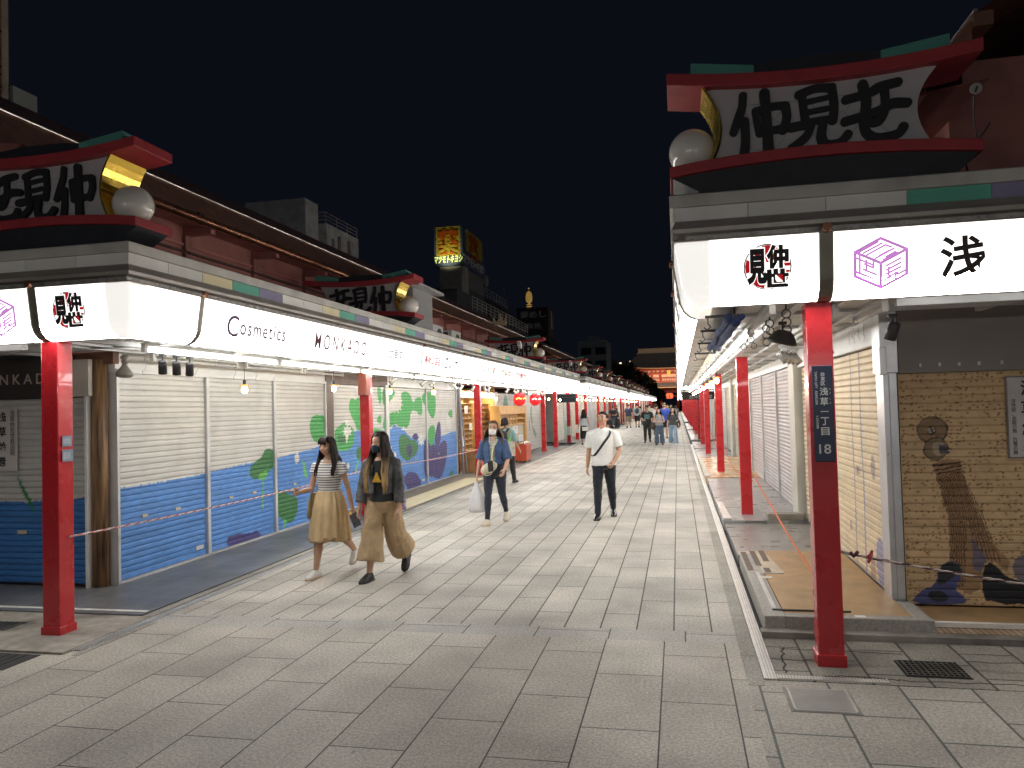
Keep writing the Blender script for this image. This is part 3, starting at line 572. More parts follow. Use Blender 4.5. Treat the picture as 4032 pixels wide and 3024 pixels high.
LB(30.97,33.5,'second last lit sign box before the alley on the left terrace',[('もりたや',31.9,.17,1.8,LGREY,.035)])
LB(33.5,35.05,'last small lit sign box at the alley end of the left terrace',[('福',34.2,.22,.5,LGREY,.03)])
def emblem(t,c,r,n,xd):
    """round crest: ring, red ground and heavy black seal characters with white outlines"""
    xd=Vector(xd); up=(Vector((0,0,1))*.31+Vector(n)*.045).normalized(); n=Vector(n); c=Vector(c)
    mb=MB(); k=40
    def disc(rad,o,m): mb.add([c+n*o+xd*(rad*math.cos(2*math.pi*i/k))+up*(rad*math.sin(2*math.pi*i/k)) for i in range(k)],[tuple(range(k))],m)
    disc(r,.004,0); disc(r*.945,.005,1)
    for a0,a1,r0,r1 in ((1.3,1.8,.2,.94),(2.75,3.4,.5,.94),(3.8,4.55,.5,.94),(-.8,-.2,.5,.94),(.85,1.15,.2,.9),(-1.35,-1.05,.45,.94),(1.95,2.35,.6,.94),(4.55,4.85,.1,.8),(.0,.3,.7,.94)):
        mb.add([c+n*.006+xd*(r*q*math.cos(a))+up*(r*q*math.sin(a)) for q,a in ((r0,a0),(r1,a0),(r1,(a0+a1)/2),(r1,a1),(r0,a1))],[(0,1,2,3,4)],2)
    for ch,dx,dy,h,w in (('見',-.44,.02,1.55,.86),('仲',.42,.42,1.02,.92),('世',.34,-.50,.80,1.05)):
        text_mb(mb,ch,c+xd*(dx*r)+up*(dy*r)+n*.0085,xd,up,h*r*1.08,w*r*1.1,.085,.0008,1); text_mb(mb,ch,c+xd*(dx*r)+up*(dy*r)+n*.0105,xd,up,h*r,w*r,.058,.0008,3)
    mb.build('crest',[mat('crest_ring',(.12,.11,.11),.6,0,0),mat('crest_white',(.8,.79,.77),.5,0,0,emit=.62,ecol=(1,.98,.95)),mat('crest_red',(.5,.008,.015),.6,0,0,emit=.18,ecol=(.8,.01,.02)),mat('crest_black',(.035,.03,.032),.6,0,0)],t)
LILAC=mat('logo_lilac',(.50,.25,.55),.6,0,0,emit=.30,ecol=(.72,.30,.75))
def cube_logo(t,c,h,n,xd):
    xd=Vector(xd); n=Vector(n); up=(Vector((0,0,1))*.31+n*.045).normalized(); mb=MB(); o=Vector(c)+n*.003; a=h/2
    P=lambda x,y:(x*a,y*a)
    S_=[[(0,1),(.98,.5),(.98,-.5),(0,-1),(-.98,-.5),(-.98,.5),(0,1)],[(-.98,.5),(0,0),(.98,.5)],[(0,0),(0,-1)],
        [(-.80,.5),(-.10,.86)],[(-.66,.44),(.05,.80)],[(-.52,.36),(.18,.72),(.40,.62)],[(-.2,.2),(.5,.56)],[(-.05,.30),(.30,.48)],[(.1,.12),(.62,.38)],[(.2,.24),(.55,.42)],
        [(-.98,.28),(-.30,-.06)],[(-.80,.40),(-.80,-.40)],[(-.62,.0),(-.28,-.18),(-.28,.08)],[(-.66,-.22),(-.18,-.46)],[(-.9,-.5),(0,-.95)],[(-.55,.14),(-.55,-.25)],[(-.98,-.28),(-.1,-.72)],
        [(.22,-.12),(.75,.15)],[(.22,-.30),(.75,-.03)],[(.22,-.46),(.75,-.20)],[(.22,-.62),(.62,-.42)],[(.56,-.42),(.56,-.68)],[(.1,-.72),(.4,-.58)],[(.62,-.5),(.95,-.34)],[(.3,-.2),(.3,-.6)]]
    for i,p in enumerate(S_): stroke(mb,[P(*q) for q in p],(.115 if i<3 else .075)*a,xd,up,o,0,.002)
    mb.build('cube_logo',[LILAC],t)
YF=5.45
t=light_box('x',YF,-1,-5.27,-4.62,'lit corner sign box with a round crest over the bright red post',(),'lit sign boxes facing the plaza')
emblem(t,(-4.96,YF+.028,2.765),.158,(0,-1,0),(1,0,0))
t=light_box('x',YF,-1,-8.2,-5.36,'lit sign box with a lilac cube logo cut by the left picture edge',[('浅草',-6.45,.27,.75,LGREY,.02)],'lit sign boxes facing the plaza')
cube_logo(t,(-5.655,YF+.0265,2.745),.32,(0,-1,0),(1,0,0))
# ================================================================ open sandal stall
mb=MB(); x0,x1=XL2(3.98),XL2(5.3)
mb.box((x1,20.82,.03),(x1-.05,25.5,2.55)); mb.box((x0,20.81,.03),(x1,20.86,2.55)); mb.box((x0,25.5,.03),(x1,25.56,2.55)); mb.box((x0,20.86,2.33),(x1,25.5,2.40)); mb.build('stall_lining',[WOOD],LA)
mb=MB(); mb.box((XL2(3.93),20.86,2.18),(XL2(3.97),25.5,2.36)); mb.build('stall_valance',[mat('valance_white',(.75,.74,.71),.6,0,.05,5,emit=.25,ecol=(1,.98,.94))],LA)
mb=MB()
for yy in (21.4,22.3,23.2,24.2,25.0): mb.cyl((XL2(3.99),yy,2.325),(XL2(3.99),yy,2.33),.09,12)
o=mb.build('stall_downlights',[mat('downlight',(1,.9,.7),.4,0,0,emit=150,ecol=(1,.86,.62))],LA)
SANDW=WOOD
def sandal_rack(ya,yb,label,x=-6.28,z0=.62,rows=9):
    t=thing('sandal_rack',label,'display rack',(x,(ya+yb)/2,.03),'sandal racks in the open stall')
    mb=MB(); dz=.155; mb.box((x-.3,ya,.03),(x-.27,yb,z0+rows*dz+.1)); 
    n=max(1,round((yb-ya)/.42)); w=(yb-ya)/n
    for i in range(n+1): mb.box((x-.27,ya+i*w-.008,z0),(x,ya+i*w+.008,z0+rows*dz))
    for r in range(rows+1): mb.box((x-.27,ya,z0+r*dz-.008),(x+.03,yb,z0+r*dz+.008))
    mb.box((x-.27,ya,.03),(x+.02,yb,z0-.05)); mb.build('shelves',[SANDW],t)
    k=0
    for r in range(rows):
        for i in range(n):
            if random.random()<.12: continue
            y=ya+(i+.5)*w; z=z0+r*dz+.009; c=random.choice(SCOL)
            s_=thing('sandal_pair','%s thonged sandals, shelf %d upward, %s column, %s rack'%(c[0],r+1,ORD[i],'wide' if yb-ya>2 else 'narrow'),'sandals',(x-.12,y,z),'sandal pairs on the stall racks')
            sm=MB()
            for d in (-.075,.075): sm.prism([(x-.12+px,y+d+py,z+.022) for px,py in ((-.12,-.035),(-.06,-.048),(.07,-.05),(.12,-.03),(.125,.03),(.07,.05),(-.06,.048),(-.12,.035))],(0,0,.016)); sm.box((x-.19,y+d-.035,z),(x-.165,y+d+.035,z+.022)); sm.box((x-.07,y+d-.035,z),(x-.045,y+d+.035,z+.022))
            sm.build('sole',[mat('sole_'+c[0].replace(' ','_'),c[2],.5,0,.1,9)],s_)
            sm=MB()
            for d in (-.075,.075):
                for e in (-.04,.04): sm.tube([(x-.05,y+d,z+.04),(x-.10,y+d+e*.6,z+.075),(x-.16,y+d+e,z+.04)],.009,5)
            sm.build('thong',[mat('thong_'+c[0].replace(' ','_'),c[1],.6,0,.1,9)],s_)
SCOL=[('red',(.5,.03,.04),(.55,.36,.2)),('pink',(.65,.25,.28),(.6,.42,.3)),('white',(.7,.68,.62),(.62,.44,.28)),('blue',(.06,.2,.5),(.35,.3,.3)),('dark brown',(.08,.04,.03),(.58,.38,.2)),('orange',(.7,.2,.04),(.6,.4,.22))]
random.seed(3)
sandal_rack(21.0,23.1,'wooden sandal rack with rows of sandals left of the red post in the open stall'); sandal_rack(23.9,25.3,'narrower wooden sandal rack behind the red post in the open stall')
mb=MB(); mb.box((-6.0,21.1,.03),(-5.62,21.9,.62)); mb.box((-6.02,21.08,.62),(-5.6,21.92,.65)); solo(mb,'wooden_crate',[mat('crate_wood',(.42,.22,.08),.55,0,.25,6)],'brown wooden counter box at the front of the sandal stall','crate')
mb=MB(); mb.box((-5.95,22.0,.03),(-5.45,23.0,.5)); mb.box((-5.97,21.98,.5),(-5.43,23.02,.53)); o=solo(mb,'display_box',[mat('oxblood',(.17,.02,.02),.45,0,.1,5)],'dark red display box with folded cloths on top beside the open stall','box',bevel=.006)
mb=MB()
for i in range(6): mb.box((-5.92+.03*(i%2),22.08+i*.14,.531),(-5.52,22.2+i*.14,.575+.02*(i%3)),i%3)
solo(mb,'folded_cloths',[mat('cloth_wine',(.3,.02,.05),.8),mat('cloth_cream',(.6,.55,.5),.8),mat('cloth_navy',(.05,.05,.15),.8)],'row of folded red and cream cloths on the dark red display box','cloths')
for i,(y,z,w,h) in enumerate(((21.55,1.05,.25,.3),(22.1,1.72,.35,.22),(22.6,1.2,.3,.2),(21.75,.75,.2,.3))):
    mb=MB(); mb.box((-6.235,y,z),(-6.225,y+w,z+h)); 
    for k in range(4): mb.box((-6.224,y+.03,z+h*(.2+.18*k)),(-6.222,y+w-.03,z+h*(.2+.18*k)+.008),1)
    solo(mb,'price_card',[mat('card_white',(.75,.74,.70),.6,0,.04,5),mat('ink_grey',(.25,.25,.28),.7,0,0)],['tall white price card low on the sandal rack near the wooden box','wide white price card high on the sandal rack','white price card on the middle shelves of the sandal rack','lowest narrow white price card on the sandal rack'][i],'price card','price cards on the sandal rack')
t=thing('scroll_banner','long lilac patterned tie cloth hanging at the left edge of the open stall','cloth',(-6.05,21.0,1.0))
mb=MB(); mb.box((-6.06,20.92,1.0),(-6.045,21.12,1.75)); mb.box((-6.065,20.9,.98),(-6.04,21.14,1.02)); mb.tube([(-6.05,20.95,1.75),(-6.05,20.96,2.0),(-6.05,21.02,2.08),(-6.05,21.08,2.0),(-6.05,21.09,1.75)],.008,6); mb.build('hanging_cloth',[mat('lilac_print',(.34,.33,.48),.7,0,.5,30)],t)
# leaning frame at the stall edge
mb=MB(); mb.tube([(-5.93,20.78,.03),(-6.0,20.72,2.5)],.03,6); mb.tube([(-5.86,20.95,.03),(-5.99,20.74,2.45)],.02,6); solo(mb,'folded_awning_pole',[mat('pole_bluegrey',(.3,.34,.42),.4,.4,.15,5)],'grey blue pole pair leaning at the edge of the open stall','pole')
# timber display case with the shutter above it
CX0,CX1=-5.72,-6.05
t=thing('display_case','large pine display case with two glassy shelves and notices beside the stall','display case',(-5.9,27.0,.03))
mb=MB()
for a,b_ in (((CX0,24.55,.03),(CX1,24.68,1.92)),((CX0,28.85,.03),(CX1,29.1,1.92)),((CX0,24.68,1.62),(CX1,28.85,1.92)),((CX1+.04,24.68,.03),(CX1,28.85,1.62)),((CX0,24.68,.03),(CX1+.04,28.85,.45))): mb.box(a,b_)
for z in (1.42,1.22): mb.box((CX0-.02,24.68,z),(CX1,28.85,z+.03))
mb.build('case_body',[WOOD],t,bevel=.005)
mb=MB(); mb.box((CX0-.10,24.68,.45),(CX1+.05,28.85,1.2)); mb.build('case_panel',[mat('case_grey',(.45,.42,.35),.5,0,.1,3)],t)
for i,(y,z) in enumerate(((26.9,.92),(27.9,.55))):
    mb=MB(); mb.box((CX0-.085,y,z),(CX0-.08,y+.85,z+.27))
    for k in range(5): mb.box((CX0-.079,y+.08,z+.04+.042*k),(CX0-.0775,y+.75,z+.052+.042*k),1)
    solo(mb,'paper_notice',[MATS['card_white'],MATS['ink_grey']],['upper white paper notice on the pine display case','lower white paper notice on the pine display case'][i],'notice','notices on the display case')
for r,z in enumerate((1.451,1.251)):
    for k in range(8):
        y=24.95+k*.47; mb=MB(); mb.box((CX0-.22,y,z),(CX0-.05,y+.3,z+.03)); mb.box((CX0-.2,y+.05,z+.03),(CX0-.17,y+.08,z+.06)); mb.tube([(CX0-.08,y+.15,z+.03),(CX0-.13,y+.15,z+.09),(CX0-.2,y+.1,z+.03)],.01,5)
        solo(mb,'wooden_clog',[mat('clog_wood',(.66,.45,.2),.5,0,.1,9)],'%s pale wooden clog along the %s shelf of the pine display case'%(ORD[k],('upper','lower')[r]),'clog','wooden clogs in the display case')
pLeaf=painter([(smooth_poly([(26.2,1.7),(26.6,1.9),(26.8,2.3),(27.2,2.3),(27.4,1.95),(27.6,1.7)],1),(.10,.26,.19)),(smooth_poly([(28.3,1.7),(28.4,2.1),(28.8,2.25),(29.0,1.7)],1),(.10,.26,.19)),
  (smooth_poly([(31.6,1.55),(31.8,1.9),(32.2,1.95),(32.0,1.5),(32.3,1.25),(32.0,1.1),(32.5,.9),(33.0,.75),(33.0,.5),(32.5,.6),(32.1,.85),(31.9,1.2)],1),(.16,.26,.18)),(smooth_poly([(31.3,1.2),(31.5,1.5),(31.6,1.0),(31.4,.8)],1),(.2,.3,.2))])
shop_front(LA,-1,[(25.6,29.6,pLeaf,(.5,.49,.46),.03),(29.7,34.1,pLeaf,(.5,.49,.46),.03)])
rails(LA,-1,[(25.5,25.6),(29.6,29.7),(34.1,34.3)],ALU)
# red wheeled cart
t=thing('stall_cart','orange red wheeled cart with black handles and cloth bundles in front of the display case','cart',(-5.1,25.1,0))
mb=MB(); mb.box((-5.32,24.75,.09),(-4.9,25.6,.60)); mb.box((-5.33,24.74,.58),(-4.89,25.61,.62)); mb.build('cart_body',[mat('cart_red',(.42,.06,.03),.4,0,.1,4)],t,bevel=.01)
for x,y in ((-5.26,24.82),(-4.96,24.82),(-5.26,25.52),(-4.96,25.52)):
    mb=MB(); mb.cyl((x-.015,y,.045),(x+.015,y,.045),.045,12); mb.build('wheel',[RUBBER],t)
mb=MB(); mb.tube([(-5.2,24.8,.62),(-5.2,24.8,.72),(-5.0,24.8,.72),(-5.0,24.8,.62)],.015,6); mb.build('handle',[DARKMET],t)
mb=MB()
for i in range(5): mb.ell((-5.1+.05*math.sin(i*2),24.95+.13*i,.66),(.13,.1,.055),10,6,i%2)
solo(mb,'cloth_bundles',[mat('bundle_cream',(.65,.55,.38),.8,0,.2,9),mat('bundle_grey',(.5,.48,.55),.8,0,.2,9)],'cream and grey cloth bundles lying on the orange red cart','cloth',smooth=True)
# ================================================================ shop street name signs on the canopies
BRUSH={'naka':(710,705,[(46,[(628,553),(622,610),(602,668),(575,738)]),(50,[(632,690),(634,780),(626,852)]),(40,[(688,640),(694,700),(704,758)]),(44,[(690,642),(780,624),(836,628)]),(47,[(836,628),(842,690),(820,752)]),(42,[(705,756),(760,750),(822,745)]),(54,[(735,553),(742,700),(746,852)])]),
 'mi':(1052,668,[(46,[(962,540),(1040,516),(1122,520)]),(44,[(975,535),(982,620),(990,690)]),(46,[(1122,520),(1130,620),(1120,690)]),(27,[(1000,582),(1095,570)]),(27,[(1002,636),(1098,626)]),(34,[(985,690),(1120,678)]),(46,[(1015,700),(990,760),(915,818)]),(46,[(918,708),(1000,698)]),(46,[(1075,690),(1062,770),(1085,812),(1150,808),(1188,772)])]),
 'se':(1395,655,[(50,[(1338,508),(1352,600),(1336,700),(1350,760),(1400,790),(1490,778),(1520,745)]),(48,[(1258,578),(1365,556),(1420,530),(1502,515)]),(50,[(1250,690),(1400,655),(1470,622),(1540,624)]),(44,[(1440,560),(1438,640),(1405,705),(1345,705)])])}
def brush(mb,pts,w,o,depth=.022):
    """one rounded brush stroke, a solid raised shape standing on the board"""
    P=[]
    for i in range(len(pts)-1):
        p0,p1,p2,p3=[Vector((*pts[max(0,min(len(pts)-1,j))],0)) for j in (i-1,i,i+1,i+2)]
        for j in range(6): u=j/6; P.append(.5*((2*p1)+(p2-p0)*u+(2*p0-5*p1+4*p2-p3)*u*u+(3*p1-p0-3*p2+p3)*u**3))
    P.append(Vector((*pts[-1],0))); n=len(P); L_,R_=[],[]
    for i,p in enumerate(P):
        d=(P[min(i+1,n-1)]-P[max(i-1,0)]).normalized(); q=Vector((-d.y,d.x,0)); r=w*.5*(.95+.06*math.sin(i*.33+len(pts)))
        L_.append(p+q*r); R_.append(p-q*r)
    d0=(P[1]-P[0]).normalized(); d1=(P[-1]-P[-2]).normalized(); r=w*.5
    cap=lambda c,d: [c+Vector((d.x*math.cos(a)-d.y*math.sin(a),d.x*math.sin(a)+d.y*math.cos(a),0))*r for a in (-1.1,-.55,0,.55,1.1)]
    poly=R_+cap(P[-1],d1)+L_[::-1]+cap(P[0],-d0); m=len(poly)
    f=[(o[0]+q.x,o[1]-depth,o[2]+q.y) for q in poly]; k=[(a,o[1],b) for a,_,b in f]
    # quads across the stroke keep every piece convex
    vs=f+k; idx=list(range(m)); fs=[]
    A=list(range(n)); Bq=[n+5+ (n-1-i) for i in range(n)]
    for i in range(n-1): fs.append((A[i],A[i+1],Bq[i+1],Bq[i]))
    fs.append((A[-1],)+tuple(range(n,n+5))+(Bq[-1],)); fs.append((Bq[0],)+tuple(range(2*n+5,2*n+10))+(A[0],))
    for i in range(m): j=(i+1)%m; fs.append((j,i,m+i,m+j))
    mb.add(vs,fs)
def name_sign(side,Y0,label):
    s=side; XE=XC+s*2.15; x=lambda e:XE+s*e; L_=2.02
    t=thing('street_name_sign',label,'roof sign',(x(L_/2),Y0+.25,3.3),'brushed character signs on the terrace canopies')
    zt=lambda e:4.09-.075*(1-((e-L_/2)/(L_/2))**2); zb_=lambda e:3.435+.065*(1-((e-L_/2)/(L_/2))**2)
    N=14
    def beam(zf,h,e0,e1,ya,yb,name,m,bev=.006):
        mb=MB(); P=[]; es=[e0+(e1-e0)*i/N for i in range(N+1)]
        poly=[(x(e),ya,zf(e)) for e in es]+[(x(e),ya,zf(e)+h) for e in es[::-1]]
        mb.prism(poly,(0,yb-ya,0)); return mb.build(name,[m],t,bevel=bev)
    beam(zt,.085,0,L_,Y0,Y0+.5,'top_beam',REDBEAM); beam(zb_,.075,.0,L_-.02,Y0+.01,Y0+.49,'bottom_beam',REDBEAM)
    mb=MB(); es=[.02+(1.96)*i/N for i in range(N+1)]
    mb.prism([(x(e),Y0+.05,3.245) for e in (.34,1.78)]+[(x(e),Y0+.05,zb_(e)-.002) for e in es[::-1]],(0,.4,0)); mb.build('base',[ROOFBLACK],t)
    mb=MB(); rt=[(.12,.0),(.5,.03),(.8,.055),(1.01,.06),(1.22,.055),(1.52,.03),(1.9,.0)]
    mb.prism([(x(e),Y0+.10,zt(e)+.087) for e,_ in rt]+[(x(e),Y0+.10,zt(1.0)+.15+h*1.0) for e,h in rt[::-1]],(0,.3,0)); mb.build('roof_cap',[ROOFBLACK],t)
    for a,b in ((.17,.60),(1.85,1.42)): mb=MB(); mb.prism([(x(a),Y0+.08,4.165),(x(b),Y0+.08,4.13),(x(b),Y0+.08,4.165+.035),(x(a),Y0+.08,4.262)],(0,.34,0)); mb.build('ridge_end',[GREEN],t,bevel=.008)
    # board with hollow ends
    def arc(e0,em):
        zs=[3.49+(4.05-3.49)*i/10 for i in range(11)]; return [(e0+(em-e0)*(1-((z-3.77)/.28)**2),z) for z in zs]
    A=arc(.27,.37); Bq=arc(1.76,1.63)
    mb=MB(); mb.prism([(x(e),Y0+.08,z) for e,z in A]+[(x(e),Y0+.08,z) for e,z in Bq[::-1]],(0,.34,0)); mb.build('signboard',[BOARD],t)
    mb=MB(); hx=.15
    for i in range(9):
        for j in range(4):
            cx=.2+i*hx*1.5; cz=3.50+j*hx*math.sqrt(3)*.8+(.104 if i%2 else 0); pts=[(cx+hx*.92*math.cos(k*math.pi/3),cz+hx*.75*math.sin(k*math.pi/3)) for k in range(4)]
            pts=[p for p in pts if .42<p[0]<1.58 and 3.53<p[1]<4.0]
            if len(pts)>1: stroke(mb,[(s*e,z) for e,z in pts],.006,(1,0,0),(0,0,1),(XE,Y0+.08,0),0,.0015)
    mb.build('hexagon_lines',[mat('hex_line',(.30,.285,.29),.6,0,0)],t)
    for ch,e0 in (('naka',.625),('mi',1.005),('se',1.37)):
        mb=MB(); cx,cy,sts=BRUSH[ch]; k=.00133
        for q_,(wd,pts) in enumerate(sts): brush(mb,[((px-cx)*k,(cy-py)*k) for px,py in pts],wd*k,(x(e0),Y0+.0785-.0002*q_,3.775),.02+.0014*q_)
        mb.build('character',[BLACK],t)
    mb=MB(); cr=[(e-.012,z) for e,z in A]; 
    mb.prism([(x(e),Y0+.03,z) for e,z in cr]+[(x(e-.02),Y0+.03,z) for e,z in cr[::-1]],(0,.44,0)); mb.build('gilt_end',[GOLD],t)
    mb=MB(); mb.ell((x(.165),Y0+.2,3.655),.168,24,14); mb.build('globe_lamp',[GLOBE],t,smooth=True)
    mb=MB(); mb.lathe([(.0,3.44),(.055,3.44),(.055,3.50),(.045,3.512),(0,3.512)],(x(.165),Y0+.2,0),16); mb.build('globe_collar',[ROOFBLACK],t)
    return t
name_sign(1,5.45,'big brushed three character sign at the top of the right hand terrace corner')
n0=name_sign(-1,5.45,'big brushed character sign cut by the left picture edge, over the crest box')
for i,(y,lb) in enumerate(((12.3,'brushed character sign with a globe lamp above the Cosmetics light box'),(25.1,'brushed character sign behind the security camera on the left terrace'),(37.42,'brushed character sign on the near end of the second left terrace'),(45.5,'half hidden name sign, second along the second left terrace'),(52.6,'name sign with its globe lamp, third along the second left terrace'),(62.5,'name sign, last on the second left terrace'),(73.42,'distant name sign at the near end of the third left terrace'),(82.5,'second of the distant name signs on the third left terrace'),(91,'third of the distant name signs on the third left terrace'),(99,'fourth of the distant name signs on the third left terrace'),(107.1,'nearest name sign on the farthest left terrace'),(122,'tiny name sign in the middle of the farthest left terrace'))):
    dup(n0,(n0.location.x,y+.25,3.3),lb)
# ================================================================ right terrace
tan=(.60,.44,.22); dk_=(.20,.12,.06)
def rp_near(a,z,c):
    c[:]=(.76,.61,.40)
    rs=np.random.RandomState(4)
    c*=(1+.08*nz2(a*4,z*6,2))[:,None]
    for y0,col in ((8.16,(.33,.28,.36)),(8.55,(.33,.27,.33))):
        k=np.abs(a-y0-.012*np.sin(z*5))<.026; c[k]=col
    k=((nz2(a*5.1,z*4.3,7)>.86))&(z<1.6); c[k]=(.42,.27,.13)
    for (y,z_,ry,rz,col) in ((8.38,1.12,.12,.05,(.5,.4,.2)),(8.38,1.12,.05,.03,(.3,.1,.15)),(7.75,1.2,.08,.12,(.35,.27,.24)),(7.6,.35,.16,.22,(.30,.28,.42)),(7.9,.22,.1,.15,(.5,.32,.2)),(8.8,.5,.05,.06,(.4,.25,.2))):
        k=((a-y)/ry)**2+((z-z_)/rz)**2<1; c[k]=col
    return c
def rp_lav(a,z,c):
    c[:]=(.52,.475,.49); c*=(1+.06*nz2(a*1.5,z*9,3))[:,None]; return c
def rp_oth(a,z,c):
    c[:]=(.55,.47,.33); k=z<.9+.3*np.sin(a*1.1); c[k]=(.42,.44,.36); k=(nz2(a*1.7,z*2,9)>.55); c[k]=(.35,.42,.33); k=(nz2(a*1.3,z*2.3,4)>.7); c[k]=(.6,.55,.45); return c
RA=arcade(1,5.45,35.0,'near right terrace with beige painted shutters, a white canopy and red posts',roof_dz=-.30,segs=[(6.45,8.2),(8.2,11.4),(11.4,15.5),(15.5,20),(20,25),(25,30),(30,35)])
shop_front(RA,1,[(7.3,9.6,rp_near,tan,.02),(9.66,11.72,rp_near,tan,.03)],.13,2.31)
shop_front(RA,1,[(12.45,14.56,rp_lav,tan,.04),(14.63,17.03,rp_lav,tan,.05),(17.1,19.65,rp_lav,tan,.05),(20.1,22.7,rp_oth,tan,.04),(22.8,25.5,rp_oth,tan,.04),(26.6,29.4,rp_oth,tan,.06),(29.5,32.4,rp_lav,tan,.06),(32.5,34.6,rp_oth,tan,.06)],.13,2.38)
XR=lambda u:XC+u
rails(RA,1,[(9.605,9.655),(14.565,14.625),(17.035,17.095),(19.66,20.09),(22.71,22.79),(29.41,29.49),(32.41,32.49)],ALU,.1,2.4)
each('pillar',[((1.66,11.80,.08),(1.86,12.35,2.585)),((1.68,25.6,.08),(1.85,26.5,2.585))],[mat('pillar_cream',(.62,.61,.54),.5,0,.06,3,dirt=.2)],RA,.01)
each('lintel',[((1.72,7.32,2.32),(1.80,11.79,2.585)),((1.74,12.36,2.39),(1.82,25.6,2.585)),((1.74,26.5,2.39),(1.82,35,2.585))],[WHITEMET],RA,.005)
mb=MB(); mb.box((1.72,7.06,.088),(1.765,7.3,2.06)); mb.box((1.765,7.06,.088),(1.83,7.10,2.06)); mb.box((1.70,7.045,2.06),(1.84,7.31,2.585)); mb.box((1.694,7.035,2.045),(1.75,7.2,2.28)); mb.build('corner_trim',[STEEL],RA,bevel=.004)
mb=MB(); mb.box((1.765,7.305,.12),(1.79,11.75,.145)); mb.build('shutter_sill',[ALU],RA)
# plaza-facing shutter with a firemen's standard painted on it
sz=lambda x,y:(lambda v:(v.x,v.z))(on_y(3100+x*.6028,1400+y*.6028,7.1))
rs=np.random.RandomState(5)
MATOI=[]
def circ(cx,cy,rx,ry,n=18): return [sz(cx+rx*math.cos(2*math.pi*i/n),cy+ry*math.sin(2*math.pi*i/n)) for i in range(n)]
MATOI+=[(circ(948,488,104,92),(.05,.035,.025)),(circ(945,486,96,84),(.27,.18,.10)),(circ(943,487,32,30),(.05,.035,.025)),(circ(941,486,24,24),(.42,.36,.3)),([sz(925,465),sz(938,462),sz(962,505),sz(950,510)],(.06,.04,.03)),
 (circ(970,610,82,78),(.06,.04,.03)),(circ(970,610,75,70),(.25,.18,.11)),(circ(985,605,40,50),(.4,.32,.22)),([sz(985,580),sz(1030,590),sz(1070,640),sz(1000,640)],(.09,.08,.1))]
tas=[sz(*p) for p in ((945,712),(1010,680),(1125,675),(1138,745),(1195,930),(1235,1010),(1330,1210),(1455,1350),(1440,1410),(1330,1330),(1300,1330),(1275,1420),(1265,1520),(1190,1560),(1110,1520),(1065,1340),(1050,1060),(1000,880),(972,785))]
MATOI.append((tas,(.36,.22,.11)))
for i in range(15):
    t=i/14; a=(975+150*t,790-40*t); b=(1070+200*t,1090-60*t); c=(1060+(330 if t>.55 else 190)*t,1350 if t>.55 else 1510); w=3.6
    pts=[a,b,c]; MATOI.append(([sz(p[0]-w,p[1]) for p in pts]+[sz(p[0]+w,p[1]) for p in pts[::-1]],(.10,.055,.03)))
MATOI+=[([sz(948,715),sz(1135,690),sz(1137,700),sz(950,727)],(.04,.03,.03)),([sz(958,745),sz(1138,712),sz(1140,722),sz(962,757)],(.04,.03,.03)),([sz(966,772),sz(1140,735),sz(1141,744),sz(970,783)],(.05,.04,.03)),
 ([sz(1205,1180),sz(1300,1320),sz(1265,1420),sz(1215,1400)],(.16,.14,.19)),
 (smooth_poly([sz(*p) for p in ((800,1625),(860,1540),(970,1500),(985,1400),(1040,1345),(1110,1350),(1145,1400),(1120,1490),(1090,1530),(1160,1580),(1175,1625))],1),(.075,.085,.22)),(smooth_poly([sz(*p) for p in ((985,1430),(1000,1370),(1060,1345),(1130,1370),(1140,1420),(1090,1440),(1030,1490),(985,1500))],1),(.025,.03,.035)),
 (smooth_poly([sz(*p) for p in ((900,1560),(960,1530),(1040,1550),(1060,1600),(960,1610))],1),(.02,.022,.03)),
 (smooth_poly([sz(*p) for p in ((1300,1625),(1265,1500),(1300,1330),(1390,1400),(1440,1460),(1640,1480),(1760,1560),(1800,1625))],1),(.018,.02,.025)),(circ(1545,1390,70,90),(.20,.17,.2)),(circ(760,1600,20,60),(.07,.08,.2))]
def rp_end(a,z,c):
    c[:]=(.62,.44,.245); c*=(1+.08*nz2(a*3,z*2.3,6))[:,None]
    for sa,sz_,rr,sd in ((.042,.033,.0075,1.0),(.071,.057,.009,7.0)):   # brown flecks of the printed paper ground
        ia,iz=np.floor(a/sa),np.floor(z/sz_); h1=np.sin(ia*127.1+iz*311.7+sd)*43758.5453; h2=np.sin(ia*269.5+iz*183.3+sd)*43758.5453; h3=np.sin(ia*419.2+iz*371.9+sd)*43758.5453
        h1,h2,h3=h1-np.floor(h1),h2-np.floor(h2),h3-np.floor(h3)
        k=(((a-(ia+.25+.5*h1)*sa)/1.25)**2+(z-(iz+.25+.5*h2)*sz_)**2<rr**2)&(h3>.60+.45*nz2(a,z*1.3,3)); c[k]=(.27,.15,.065)
    return painter(MATOI)(a,z,c)
slats('shutter',7.1,'x',1.845,5.2,.095,2.05,rp_end,RA,-1,.066,.0085,(.5,.36,.2))
mb=MB(); mb.box((1.845,7.05,2.052),(6.5,7.2,2.585)); 
mb.build('end_fascia',[mat('fascia_taupe',(.25,.23,.215),.5,.1,.08,2)],RA)
mb=MB()
for x in (2.0,2.15,2.3,2.45,2.62): mb.box((x,7.03,2.10),(x+.018,7.05,2.13))
mb.build('end_fascia_hooks',[ALU],RA)
t=thing('shutter_placard','grey placard with large brushed characters on the beige plaza shutter, cut by the right edge','placard',(2.9,7.08,1.3))
mb=MB(); mb.box((2.66,7.07,1.32),(3.1,7.085,2.0)); mb.box((2.672,7.066,1.332),(3.088,7.07,1.988),1); mb.build('board',[mat('placard_rim',(.2,.18,.17),.6),mat('placard_grey',(.52,.50,.48),.6,0,.06,5)],t)
